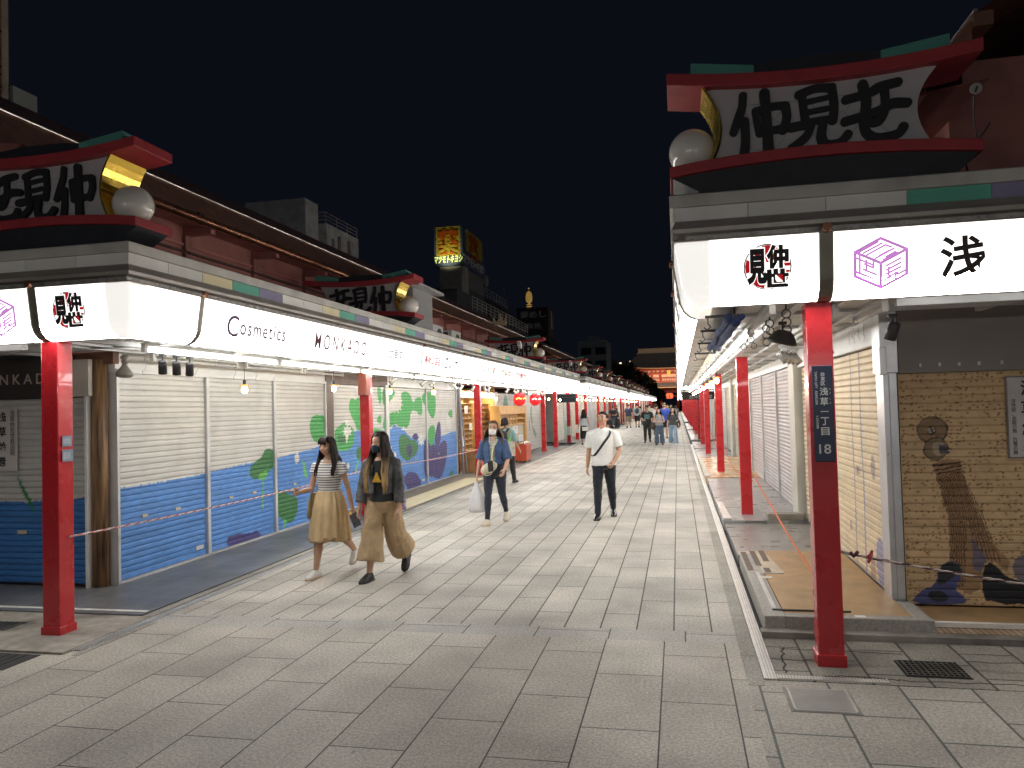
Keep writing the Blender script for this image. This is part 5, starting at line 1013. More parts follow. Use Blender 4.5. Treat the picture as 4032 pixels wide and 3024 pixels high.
# mats and edge strips lying on the floors
mb=MB(); mb.prism([(-5.5,13.2,.034),(-4.95,13.2,.034),(-4.95,19.5,.034),(-5.5,19.5,.034)],(0,0,.006)); solo(mb,'floor_mat',[mat('cream_mat',(.60,.52,.34),.6,0,.1,5)],'cream floor mat lying along the left drain near the woman with the mask','floor mat')
mb=MB(); mb.box((-6.0,12.9,.033),(-5.52,20.5,.038)); solo(mb,'floor_mat',[mat('brown_mat',(.20,.16,.12),.6,0,.15,4)],'brown floor mat under the lotus shutters','floor mat')
def strip(a,b,label,m,nm='edge_strip'): mb=MB(); mb.box(a,b); solo(mb,nm,[m],label,'edge strip',bevel=.002)
strip((.70,6.62,.143),(.735,8.0,.156),'long aluminium edge strip on the tan floor along the right step',ALU); strip((.70,6.585,.143),(1.30,6.615,.153),'dark edge strip across the tan floor near the right post',RUBBER); strip((.66,7.98,.143),(.97,8.01,.152),'short aluminium strip across the tan floor beyond the post',ALU)
strip((.74,7.78,.143),(.84,7.84,.146),'small white tape patch on the tan floor',WHITEMET,'tape_patch'); strip((1.30,6.44,.146),(1.38,6.5,.148),'white tape patch on the granite step edge',WHITEMET,'tape_patch')
for i,(x0,x1,y0,y1) in enumerate(((.64,.70,8.1,9.1),(.74,.80,8.35,9.15),(.84,.90,8.6,9.18),(.80,.86,8.05,8.25))): strip((x0,y0,.1425),(x1,y1,.1455),'%s dark anti slip strip on the worn corner of the tan floor'%ORD[i],mat('strip_brown',(.13,.09,.075),.7,0,.15,9))
mb=MB(); mb.prism([(.62,8.05,.1415),(.98,8.05,.1415),(.9,9.15,.1415),(.62,9.15,.1415)],(0,0,.001)); solo(mb,'worn_patch',[mat('pale_worn',(.55,.46,.36),.5,0,.15,5)],'pale worn patch at the corner of the tan floor','floor patch')
mb=MB(); mb.prism([(.6,11.65,.127),(.72,11.65,.127),(.68,13.6,.127),(.6,13.6,.127)],(0,0,.022)); solo(mb,'ramp_plate',[STEEL],'pale metal ramp plate on the step edge by the second right post','ramp plate')
mb=MB(); mb.prism([(.56,18.1,.152),(.68,18.1,.152),(.66,24.5,.152),(.56,24.5,.152)],(0,0,.015)); solo(mb,'ramp_plate',[mat('ramp_camo',(.45,.42,.36),.5,.2,.5,4)],'mottled ramp plate along the orange tiled floor','ramp plate')
mb=MB(); mb.box((1.22,11.62,.126),(1.72,11.85,.22)); solo(mb,'concrete_kerb',[CONCRETE],'small concrete block beside the second right post','block',bevel=.01)
# ================================================================ things on the left canopy roof
K=lambda x,y:(1650+x*.3254,860+y*.3254)
t=thing('roof_cabinet','grey and white cabinet standing on the left canopy behind the second name sign','cabinet',(-5.35,14.6,3.24))
mb=MB(); mb.box((-5.9,14.1,3.24),(-4.95,15.3,4.25)); mb.build('cabinet_body',[mat('cabinet_grey',(.33,.33,.325),.55,.1,.08,2)],t,bevel=.01)
mb=MB(); mb.box((-5.9,13.9,4.25),(-4.75,15.5,4.30)); 
for i in range(3): mb.tube([(-5.7+.3*i,13.9,4.32),(-5.6+.3*i,14.9,4.34),(-5.55+.3*i,15.5,4.30)],.025,6)
mb.build('cabinet_cover',[mat('tarp_white',(.5,.5,.5),.45,.1,.2,6)],t)
def camera_box(loc,lab,flip=1):
    x,y,z=loc; t=thing('security_camera',lab,'security camera',(x,y,z-.3),'security cameras'); mb=MB(); mb.obox((x,y,z),(.05,0,0),(0,.17*.8,-.05),(0,.02,.055)); mb.obox((x,y+.02,z+.062),(.06,0,0),(0,.2*.8,-.058),(0,.004,.008)); mb.build('housing',[WHITEMET],t,bevel=.008)
    mb=MB(); mb.obox((x,y+.15*flip,z-.055*flip),(.045,0,0),(0,.02,0),(0,0,.05)); mb.build('lens_hood',[DARKMET],t)
    mb=MB(); mb.tube([(x,y,z-.05),(x-.02,y,z-.14),(x-.10,y,z-.20),(x-.12,y,z-.46)],.014,6); mb.build('arm',[GREYMET],t)
camera_box((-4.75,13.4,3.70),'white security camera on the left canopy beside the grey cabinet'); camera_box((-4.6,22.6,3.72),'security camera on an arm in front of the third name sign'); camera_box((-4.6,33.9,3.75),'security camera near the alley in front of a name sign'); camera_box((-4.5,46.5,3.6),'distant security camera on the second left terrace')
for (y,lb) in ((16.9,'first air conditioner unit on the left canopy beyond the cabinet'),(18.4,'second air conditioner unit on the left canopy beyond the cabinet')):
    t=thing('air_conditioner',lb,'air conditioner',(-5.5,y,3.24),'air conditioners on the canopy'); mb=MB(); mb.box((-5.75,y-.4,3.24),(-5.35,y+.4,3.80)); mb.build('casing',[WHITEMET],t,bevel=.01); mb=MB(); mb.cyl((-5.352,y+.1,3.52),(-5.34,y+.1,3.52),.21,18); mb.box((-5.6,y-.405,3.4),(-5.45,y-.40,3.75)); mb.build('fan_grille',[DARKMET],t)
t=thing('roof_ornament','pale crown shaped ornament on the terrace roof ridge','ornament',(-6.3,27.5,4.9)); mb=MB(); mb.prism([(-6.55,27.5,4.9),(-6.6,27.5,5.25),(-6.42,27.5,5.02),(-6.3,27.5,5.35),(-6.18,27.5,5.02),(-6.05,27.5,5.3),(-6.08,27.5,4.9)],(0,.06,0)); mb.build('crown_plate',[mat('ornament_cream',(.6,.5,.32),.5,0,.1,4)],t)
# right eave: conduit, junction plate, struts
mb=MB(); mb.tube([(2.2,5.9,3.75),(2.15,6.05,3.65),(2.1,6.1,3.55),(2.2,6.3,3.45),(2.35,6.35,3.35),(2.3,6.4,3.28)],.007,5); mb.tube([(2.0,5.6,3.85),(2.1,5.9,3.8),(2.3,6.4,3.72)],.005,5); solo(mb,'loose_cable',[DARKMET],'loose cable drooping under the right eave beside the name sign','cable')
t=thing('vent_cap','oval grey vent cap under the right eave','vent',(1.98,5.5,3.8)); mb=MB(); mb.lathe([(0,.0),(.034,0),(.038,.012),(.034,.02),(0,.02)],(1.98,5.5,3.86),20,0,(-.5,-1,-.5)); mb.build('cap',[GREYMET],t); mb=MB(); mb.obox((1.975,5.476,3.856),(.006,0,0),(0,.002,0),(.01,0,.03)); mb.build('slot',[DARKMET],t)
# ================================================================ buildings behind the left terrace
def win(B,x,y0,y1,z0,z1,glow=None,name='window'):
    mb=MB(); mb.box((x-.05,y0,z0),(x+.04,y1,z1)); mb.box((x+.04,y0-.05,z0-.06),(x+.1,y1+.05,z0)); f=mb.build(name,[mat('window_frame_far',(.35,.35,.34),.5,.2,.1,3)],B)
    mb=MB(); 
    n=max(1,int((y1-y0)/.9)); w=(y1-y0)/n
    for i in range(n): mb.box((x+.041,y0+i*w+.04,z0+.05),(x+.046,y0+(i+1)*w-.04,z1-.05))
    mb.build('pane',[glow or mat('dark_glass',(.02,.025,.03),.12,0,0)],f)
def railing(B,pts,h=1.05,n=3,m=None):
    mb=MB()
    for a,b in zip(pts[:-1],pts[1:]):
        a,b=Vector(a),Vector(b); L_=(b-a).length; k=max(1,int(L_/1.3))
        for i in range(n): zz=h*(i+1)/n; mb.tube([a+Vector((0,0,zz)),b+Vector((0,0,zz))],.03,5)
        for i in range(k+1): q=a.lerp(b,i/k); mb.tube([q,q+Vector((0,0,h))],.035,5)
    return mb.build('railing',[m or mat('rail_pale',(.5,.5,.5),.5,.2,.1,3)],B)
WARM=mat('warm_window',(.9,.75,.5),.5,0,.3,2,emit=.9,ecol=(1,.8,.55))
B=thing('concrete_building','pale concrete building with a white roof railing and a rooftop penthouse','building',(-24,45,0))
mb=MB(); mb.box((-34,41.9,0),(-20,46.5,13.1)); mb.build('wall',[mat('render_pale',(.88,.86,.82),.75,0,.15,1.5,dirt=.35)],B)
mb=MB(); mb.box((-24.2,40,9),(-20.4,41.6,14.15)) ; mb.build('penthouse',[mat('render_grey',(.8,.8,.78),.75,0,.12,1.5,dirt=.3)],B)
railing(B,[(-27,41.85,13.1),(-20.05,41.85,13.1),(-20.05,46.4,13.1)],.65)
mb=MB(); 
for y,z in ((43.4,9),(44.8,9)): mb.tube([(-19.9,y,z),(-19.9,y,12.6)],.1,8)
mb.box((-20.02,42.5,11.2),(-19.95,42.8,12.3)); mb.build('drain_pipe',[mat('pipe_far',(.4,.38,.35),.6,.2,.2,3)],B)
B=thing('tower_building','narrow cream tower edge at the far upper left picture border','building',(-13,12,0))
mb=MB(); mb.box((-16,11.72,0),(-12.05,11.9,13)); mb.build('wall',[mat('tower_cream',(.45,.38,.30),.7,0,.1,2,dirt=.3)],B)
mb=MB(); mb.box((-16,11.6,7.7),(-12.02,11.72,13)); mb.build('edge_pipe',[PIPE],B)
B=thing('rooftop_block','plain grey rooftop block behind the left roof at the picture edge','building',(-13,12.2,0))
mb=MB(); mb.box((-15,11.95,0),(-12.0,12.5,8.15)); mb.build('wall',[mat('render_green_grey',(.32,.34,.31),.8,0,.08,2)],B)
# drugstore tower
B=thing('drugstore_tower','dark building carrying a square striped sign tower with an orange character','building',(-24,74,0))
mb=MB(); mb.box((-34,72.5,0),(-20.1,92,13.9)); mb.box((-22.6,73.5,13.9),(-20.05,80,15.8),1); mb.prism([(-20.05,80.5,13.9),(-20.05,92,13.9),(-17.5,92,10.2),(-17.5,80.5,10.2)],(-.2,0,0),2); mb.box((-34,92,0),(-19.5,108,10.2),3)
mb.build('wall',[mat('wall_dusk',(.12,.12,.125),.8,0,.2,1.2),mat('wall_dusk_b',(.2,.2,.2),.7,0,.15,1.5),mat('roof_brown',(.10,.075,.065),.7,0,.15,2),mat('wall_brown',(.10,.085,.08),.8,0,.25,1)],B)
mb=MB(); pr=[(-22.45,71.9),(-20.2,71.9),(-19.95,72.3),(-19.95,73.4),(-22.45,73.4)]; mb.prism([(x,y,12.6) for x,y in pr],(0,0,3.3)); mb.build('tower_shaft',[mat('shaft_cream',(.42,.41,.36),.7,0,.1,1.5,dirt=.3)],B)
YEL=mat('sign_yellow',(.70,.55,.05),.5,0,.05,3); SBLUE=mat('sign_blue',(.10,.14,.26),.5,0,.05,3); SDARK=mat('sign_dark',(.03,.035,.05),.6,0,0)
mb=MB(); z0,z1=15.85,19.7; x0,x1,y0,y1=-22.8,-19.95,71.5,80.1
mb.box((x0,y0,z0),(x1,y1,z1),2); k=0; z=z0
while z<z1-.05:
    zz=z+.075
    for a,b,m in ((x0,x0+.2,1),(x0+.2,x1-.2,0 if z>z0+.95 else 1),(x1-.2,x1,1)): mb.box((a,y0-.03,z),(b,y0,zz),m)
    for a,b,m in ((y0,y0+1.2,1),(y0+1.2,y1-1.0,0 if z>z0+1.6 else 1),(y1-1.0,y1,1)): mb.box((x1,a,z),(x1+.03,b,zz),m)
    z+=.13
mb.build('sign_cube',[YEL,SBLUE,SDARK],B)
ORA=mat('sign_orange',(.60,.12,.012),.5,0,.05,2); SGLOW=mat('sign_lime',(.75,.85,.25),.5,0,.05,2,emit=.33,ecol=(.85,.95,.3)); SWH=mat('sign_white_far',(.6,.6,.62),.5,0,.05,3)
mb=MB(); text_mb(mb,'薬',(-21.38,71.46,18.2),(1,0,0),(0,0,1),2.5,2.2,.045,.03); mb.build('sign_character',[ORA],B); mb=MB(); text_mb(mb,'薬',(-19.91,75.4,18.2),(0,1,0),(0,0,1),2.5,3.4,.035,.05); mb.build('sign_character',[ORA],B)
mb=MB(); text_mb(mb,'マツモトキヨシ',(-21.38,71.42,16.5),(1,0,0),(0,0,1),.75,2.85,.03,.05,0,False,3,.15); mb.build('sign_lettering',[SGLOW],B)
mb=MB(); text_mb(mb,'マツモトキヨシ',(-19.88,75.7,16.6),(0,1,0),(0,0,1),.95,8.4,.03,.05,0,False,3,.15); mb.build('sign_lettering',[SWH],B)
ld=bpy.data.lights.new('sign_floodlight','SPOT'); ld.energy=130; ld.spot_size=math.radians(95); ld.spot_blend=.8; ld.color=(1,.93,.55); ld.shadow_soft_size=.3
lo=bpy.data.objects.new('sign_floodlight',ld); COL.objects.link(lo); lo.location=(-21.4,69.9,15.6); lo.rotation_euler=(Vector((-21.4,71.5,17.2))-lo.location).to_track_quat('-Z','Y').to_euler(); tag(lo,'floodlight aimed up at the striped sign tower','floodlight')
railing(B,[(-20.15,80.6,13.9),(-20.15,92,13.9)],1.1); railing(B,[(-20.15,80.6,13.9),(-23,80.6,13.9)],1.1)
mb=MB(); mb.ell((-20.6,83.3,16.2),(.25,.75,.7),14,8); mb.cyl((-20.6,83.3,13.9),(-20.6,83.3,15.7),.06,6); mb.build('satellite_dish',[mat('dish_grey',(.32,.32,.32),.6)],B,smooth=True)
for y in (87,90,94,98,103): win(B,-19.45 if y>92 else -19.95,y,y+1.9,8.4,10.0)
mb=MB()
for y in (84,88): mb.box((-20,y,9.2),(-18.8,y+3,9.35)); 
mb.build('balcony',[mat('wall_dusk_b',(.2,.2,.2))],B); railing(B,[(-18.8,83.9,9.35),(-18.8,91.2,9.35)],1.0,5)
mb=MB(); 
for y in (104,105.5): mb.cyl((-20.5,y-12,13.9),(-20.5,y-12,17),.04,5)
mb.build('antenna',[GREYMET],B)
B=thing('shop_house','dark low house with balcony clutter between the left roofs','building',(-15,56,0)); mb=MB(); mb.box((-22,50,0),(-13.5,70,8.6)); mb.box((-22,52,8.6),(-15,60,10.4),1); mb.build('wall',[mat('wall_dusk_c',(.14,.14,.14),.8,0,.25,1.2),MATS['wall_dusk']],B)
for y in (52,56,61,65): win(B,-13.45,y,y+2,6.2,7.7)
railing(B,[(-13.4,50.2,8.6),(-13.4,69.8,8.6)],.9,4)
# rice restaurant tower
B=thing('restaurant_tower','dark brown block with three faint white kana on its upper face','building',(-22,127,0))
mb=MB(); mb.box((-25.2,122,13.3),(-20.0,128.5,18.0)); mb.box((-26,123,0),(-20.6,136,13.3),1); mb.prism([(-20.6,124,0),(-20.6,124,13.2),(-14.5,124,0)],(0,12,0),1); mb.build('wall',[mat('kama_brown',(.085,.06,.055),.8,0,.15,1),mat('kama_dark',(.035,.037,.042),.85,0,.15,1)],B)
mb=MB(); text_mb(mb,'釜めし',(-22.5,121.95,16.9),(1,0,0),(0,0,1),1.15,4.2,.01,.03); KG=mat('kana_grey',(.3,.3,.31),.7,0,0,emit=.006,ecol=(.8,.8,.85)); mb.build('sign_lettering',[KG],B); mb=MB(); text_mb(mb,'麻鳥',(-22.5,121.95,15.0),(1,0,0),(0,0,1),1.0,2.6,0,.03); mb.build('sign_lettering',[KG],B); mb=MB(); text_mb(mb,'釜飯',(-19.95,125.2,16.2),(0,1,0),(0,0,1),3,1.5,0,.03,0,True); mb.build('sign_lettering',[KG],B)
t=thing('pagoda_finial','gold spire with rings rising behind the dark restaurant block','spire',(-25.5,135,16)); mb=MB(); mb.cyl((-25.5,135,16),(-25.5,135,23.2),.07,8); mb.build('mast',[GOLD],t)
mb=MB(); 
for i in range(6): mb.lathe([(.1,0),(.75-.05*i,.05),(.75-.05*i,.12),(.1,.16)],(-25.5,135,18.6+.32*i),16)
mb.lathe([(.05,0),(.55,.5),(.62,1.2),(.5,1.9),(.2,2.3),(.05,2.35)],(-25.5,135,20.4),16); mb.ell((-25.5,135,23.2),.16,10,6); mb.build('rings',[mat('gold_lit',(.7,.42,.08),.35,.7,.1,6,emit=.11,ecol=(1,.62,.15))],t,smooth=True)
B=thing('office_tower','tall dim grey tower rising above the distant name signs','building',(-17,152,0)); mb=MB(); mb.box((-18.8,150,0),(-13.2,160,14.6)); mb.box((-17,151,14.6),(-15,156,15.6)); mb.build('wall',[mat('tower_dim',(.07,.072,.07),.8,0,.15,.8,emit=.003,ecol=(.7,.75,.85))],B)  # wall has a faint emission of its own, in place of light on it
mb=MB()
for i in range(2):
    for k in range(4): mb.box((-18.2+2.8*i,149.9,4+2.6*k),(-16.2+2.8*i,149.99,5.4+2.6*k))
mb.build('window_band',[mat('dark_glass',(.02,.025,.03))],B)
B=thing('apartment_block','low dark block with a few lit windows left of the temple gate','building',(-14,205,0)); mb=MB(); mb.box((-17,203,0),(-9.5,212,13.5)); mb.build('wall',[MATS['kama_dark']],B); mb=MB()
for x,z in ((-14.6,12.6),(-12.9,11.8),(-12.1,11.9),(-12.0,12.9)): mb.box((x,202.9,z),(x+.55,202.99,z+.35))
mb.build('lit_window',[WARM],B)
# ================================================================ temple gate
gx,gy=-1.9,200
G=thing('temple_gate','red two storey temple gate with a dark tiled roof closing the street','temple gate',(gx,gy,0))
GR=mat('gate_red',(.42,.065,.035),.55,0,.12,1.5); GW=mat('gate_plaster',(.70,.50,.36),.7,0,.1,2); TILE=mat('roof_tile',(.16,.155,.155),.6,.1,.25,2.5,.3,8); GOLDT=mat('gate_gold',(.65,.42,.08),.35,.6,.1,5)
def hip(z0,z1,w0,d0,w1,d1,lift,name):
    mb=MB(); n=10; 
    for sy in(-1,1):
        for i in range(n):
            a,b=-1+2*i/n,-1+2*(i+1)/n; zc=lambda q:z0+lift*abs(q)**3
            P=[(gx+w0*a,gy+sy*d0,zc(a)),(gx+w0*b,gy+sy*d0,zc(b)),(gx+(w0*.6+w1*.4)*b,gy+sy*(d0*.55+d1*.45),z0+(z1-z0)*.36+lift*.25*abs(b)**3),(gx+(w0*.6+w1*.4)*a,gy+sy*(d0*.55+d1*.45),z0+(z1-z0)*.36+lift*.25*abs(a)**3),(gx+w1*b,gy+sy*d1,z1),(gx+w1*a,gy+sy*d1,z1)]
            mb.quad(P[0],P[1],P[2],P[3]); mb.quad(P[3],P[2],P[4],P[5])
    for sx in(-1,1):
        mb.quad((gx+sx*w0,gy-d0,z0+lift),(gx+sx*w0,gy+d0,z0+lift),(gx+sx*w1,gy+d1,z1),(gx+sx*w1,gy-d1,z1))
    mb.build(name,[TILE],G)
    mb=MB()
    for i in range(n):
        a,b=-1+2*i/n,-1+2*(i+1)/n; zc=lambda q:z0+lift*abs(q)**3
        mb.prism([(gx+w0*a,gy-d0-.03,zc(a)-.18),(gx+w0*b,gy-d0-.03,zc(b)-.18),(gx+w0*b,gy-d0-.03,zc(b)+.05),(gx+w0*a,gy-d0-.03,zc(a)+.05)],(0,.2,0))
    mb.build('eave_edge',[mat('eave_gilt',(.62,.36,.2),.5,.2,.1,3)],G)
hip(10.7,15.0,10.6,6.5,7.4,.5,.7,'upper_roof'); hip(5.9,7.2,8.6,5.6,7.0,3.4,.3,'lower_roof')
mb=MB(); mb.box((gx-7.6,gy-.5,14.9),(gx+7.6,gy+.5,16.1)); mb.box((gx-7.9,gy-.7,14.75),(gx+7.9,gy+.7,14.95)); mb.build('ridge',[mat('ridge_lit',(.6,.45,.3),.6,0,.1,2)],G)
mb=MB(); mb.box((gx-6.6,gy-3.4,7.2),(gx+6.6,gy+3.4,10.9),1); mb.box((gx-6.6,gy-3.6,5.0),(gx+6.6,gy+3.6,5.9),0); mb.box((gx-6.4,gy-.6,0),(gx-3.0,gy+3,5),1); mb.box((gx+3.0,gy-.6,0),(gx+6.4,gy+3,5),1)
mb.build('storey_wall',[GR,GW],G)
mb=MB()
for x in (-6.4,-4.2,-2.1,2.1,4.2,6.4): mb.cyl((gx+x,gy-3.45,0),(gx+x,gy-3.45,10.8),.3,10)
for z,h,w in ((7.25,.3,7.6),(8.2,.18,7.6),(9.2,.35,6.9),(10.2,.3,7.2),(4.6,.4,6.6),(3.6,.2,6.6)): mb.box((gx-w,gy-3.9,z),(gx+w,gy-3.4,z+h))
for i in range(27): mb.box((gx-7.6+.58*i,gy-4.2,7.4),(gx-7.5+.58*i,gy-4.05,8.3))
for i in range(13): mb.prism([(gx-6.4+1.07*i-.3,gy-3.75,9.6),(gx-6.4+1.07*i+.3,gy-3.75,9.6),(gx-6.4+1.07*i+.12,gy-3.75,10.15),(gx-6.4+1.07*i-.12,gy-3.75,10.15)],(0,.3,0))
for i in range(30): mb.box((gx-9.4+.64*i,gy-6.2,10.45),(gx-9.25+.64*i,gy-3.4,10.62))
mb.build('timber_frame',[GR],G)
mb=MB(); mb.box((gx-.42,gy-4.35,9.0),(gx+.42,gy-4.2,10.2)); mb.build('plaque',[GOLDT],G)
ld=bpy.data.lights.new('gate_uplight','AREA'); ld.shape='RECTANGLE'; ld.size=14; ld.size_y=.6; ld.energy=300; ld.color=(1,.72,.5)
lo=bpy.data.objects.new('gate_uplight',ld); COL.objects.link(lo); lo.location=(gx,gy-8.0,7.25); lo.rotation_euler=(Vector((gx,gy-2,10.3))-lo.location).to_track_quat('-Z','Y').to_euler(); tag(lo,'row of uplights on the temple gate eave','floodlight')
ls=bpy.data.lights.new('roof_floodlight','SPOT'); ls.energy=9000; ls.spot_size=math.radians(26); ls.spot_blend=.5; ls.color=(1,.86,.7); ls.shadow_soft_size=.4
lo=bpy.data.objects.new('roof_floodlight',ls); COL.objects.link(lo); lo.location=(gx+6,gy-62,16); lo.rotation_euler=(Vector((gx,gy,13.4))-lo.location).to_track_quat('-Z','Y').to_euler(); tag(lo,'floodlight aimed at the temple gate roof','floodlight')
t=thing('great_lantern','big glowing red paper lantern hanging in the temple gate','lantern',(gx,gy-4.2,2.9)); mb=MB(); mb.lathe([(.5,3.05),(.82,3.2),(.92,3.7),(.82,4.25),(.5,4.42)],(gx,gy-4.2,0),20); mb.build('paper_shell',[mat('gate_lantern',(.7,.08,.03),.5,0,.15,1.2,emit=.55,ecol=(1,.18,.07))],t,smooth=True)
mb=MB(); mb.cyl((gx,gy-4.2,2.9),(gx,gy-4.2,3.06),.55,16); mb.cyl((gx,gy-4.2,4.4),(gx,gy-4.2,4.56),.55,16); text_mb(mb,'小舟町',(gx,gy-5.16,3.75),(1,0,0),(0,0,1),1.0,.34,.03,.02,0,True); mb.build('hoops',[DARKMET],t)
for x,lb in ((-4.75,'small amber lantern left of the temple gate passage'),(.9,'small amber lantern right of the temple gate passage')): 
    t=thing('gate_lantern',lb,'lantern',(x,gy-4.3,3.2)); mb=MB(); mb.lathe([(.2,3.2),(.42,3.35),(.42,3.9),(.2,4.05)],(x,gy-4.3,0),10); mb.build('lantern_body',[mat('amber_lantern',(.7,.4,.1),.5,0,.5,3,emit=.7,ecol=(1,.5,.12))],t); mb=MB(); mb.cyl((x,gy-4.3,4.05),(x,gy-4.3,4.6),.05,6); mb.build('hanger',[DARKMET],t)
# ================================================================ trees in front of the gate
LEAF=mat('night_leaf',(.035,.055,.03),.7,0,.35,1.5); BARK=mat('bark',(.06,.045,.035),.9,0,.3,5)
def tree(x,y,h,rw,seed,label):
    r=random.Random(seed); t=thing('street_tree',label,'tree',(x,y,0),'trees before the temple gate'); mb=MB(); mb.tube([(x,y,0),(x+.1,y,h*.3),(x-.1,y,h*.6)],[.3,.22,.12],8)
    for i in range(7): a=r.uniform(0,6.28); mb.tube([(x,y,h*(.3+.04*i)),(x+rw*.6*math.cos(a),y+rw*.6*math.sin(a),h*(.5+.06*i))],[.1,.03],5)
    mb.build('trunk',[BARK],t); mb=MB()
    cl=[(Vector((x+r.uniform(-1,1)*rw*.75,y+r.uniform(-1,1)*rw*.6,h*r.uniform(.45,.92))),rw*r.uniform(.25,.5)) for _ in range(16)]
    for c,cr in cl:
        for _ in range(130):
            d=Vector((r.gauss(0,1),r.gauss(0,1),r.gauss(0,1))).normalized()*cr*r.uniform(.6,1.05); p=c+d; a=Vector((r.gauss(0,1),r.gauss(0,1),r.gauss(0,1))).normalized(); b=a.cross(d).normalized(); q=.13+.1*r.random()
            mb.add([p-a*q*1.6,p+b*q,p+a*q*1.6,p-b*q],[(0,1,2,3)])
    mb.build('crown',[LEAF],t)
for i,(x,y,h,w,lb) in enumerate(((-12.2,172,11,3.4,'tallest dark tree left of the temple gate, above the light boxes'),(-9.6,176,9.6,3,'second dark tree from the left before the temple gate'),(-7.8,174,8.2,2.6,'third dark tree from the left before the temple gate'),(-6.0,178,7.2,2.4,'fourth dark tree from the left, under the gate eave'),(-4.6,181,5.8,1.9,'lowest dark tree nearest the gate passage'))): tree(x,y,h,w,i+3,lb)
# ================================================================ people
def V3(*a): return Vector(a)
def remesh(mb,voxel,smooth_it=2):
    """fuse overlapping closed pieces into one continuous skin"""
    me=bpy.data.meshes.new('r'); me.from_pydata(mb.v,[],mb.f); me.update(); o=bpy.data.objects.new('r',me); COL.objects.link(o)
    m=o.modifiers.new('r','REMESH'); m.mode='VOXEL'; m.voxel_size=voxel
    if smooth_it: s_=o.modifiers.new('s','SMOOTH'); s_.factor=.5; s_.iterations=smooth_it
    dg=bpy.context.evaluated_depsgraph_get(); e=o.evaluated_get(dg).to_mesh(); v=[tuple(q.co) for q in e.vertices]; f=[tuple(p.vertices) for p in e.polygons]
    COL.objects.unlink(o); bpy.data.objects.remove(o); bpy.data.meshes.remove(me)
    r=MB(); r.v=v; r.f=f; r.m=[0]*len(f); return r
def folds(mb,amp,fr,seed,zs=.5):
    out=[]
    for p in mb.v:
        q=Vector(p); n=noise.noise_vector(Vector((q.x*fr+seed,q.y*fr,q.z*fr*zs))); out.append(tuple(q+n*amp))
    mb.v=out
SKINS={}
def skin(name,col):
    if name not in SKINS:
        m=mat('skin_'+name,col,.5,0,.07,18,spec=.4); N,L,b=nodes_of(m); b.inputs['Subsurface Weight'].default_value=.12; b.inputs['Subsurface Radius'].default_value=(.012,.005,.003); SKINS[name]=m
    return SKINS[name]
LIP=mat('lip',(.38,.12,.11),.45,0,.05,30); EYEW=mat('eye_white',(.65,.62,.6),.25,0,0); IRIS=mat('iris_dark',(.02,.013,.01),.15,0,0); BROW=mat('brow',(.05,.035,.03),.8,0,.1,50)
HAIRM={}
def hairmat(name,c1,c2=None,zsplit=None):
    if name in HAIRM: return HAIRM[name]
    m=mat('hair_'+name,c1,.6,0,.3,60,spec=.22); N,L,b=nodes_of(m)
    if c2:
        tc=N.new('ShaderNodeTexCoord'); sp=N.new('ShaderNodeSeparateXYZ'); L.new(tc.outputs['Object'],sp.inputs[0]); mr=N.new('ShaderNodeMapRange'); mr.inputs['From Min'].default_value=zsplit[0]; mr.inputs['From Max'].default_value=zsplit[1]; L.new(sp.outputs['Z'],mr.inputs['Value'])
        mx=N.new('ShaderNodeMix'); mx.data_type='RGBA'; old=b.inputs['Base Color'].links[0].from_socket; L.new(mr.outputs[0],mx.inputs['Factor']); mx.inputs[6].default_value=(*c2,1); L.new(old,mx.inputs[7]); L.new(mx.outputs[2],b.inputs['Base Color'])
    HAIRM[name]=m; return m
def rotx(a): return Matrix.Rotation(a,3,'X')
def roty(a): return Matrix.Rotation(a,3,'Y')
def rotz(a): return Matrix.Rotation(a,3,'Z')
D2=math.radians
def push_out(f,p,g):
    """move a strap point outside the clothed torso"""
    T=f.tors(); z=(p-f.P).dot(f.up); z=max(T[0][0],min(T[-1][0],z))
    for (z0,a0,b0),(z1,a1,b1) in zip(T[:-1],T[1:]):
        if z0<=z<=z1: u=(z-z0)/(z1-z0); a=a0+(a1-a0)*u+g; b=b0+(b1-b0)*u+g; break
    c=f.spine(z); d=p-c; s=math.sqrt((d.x/a)**2+(d.y/b)**2)
    if 1e-4<s<1: p=V3(c.x+d.x/s,c.y+d.y/s,p.z)
    return p
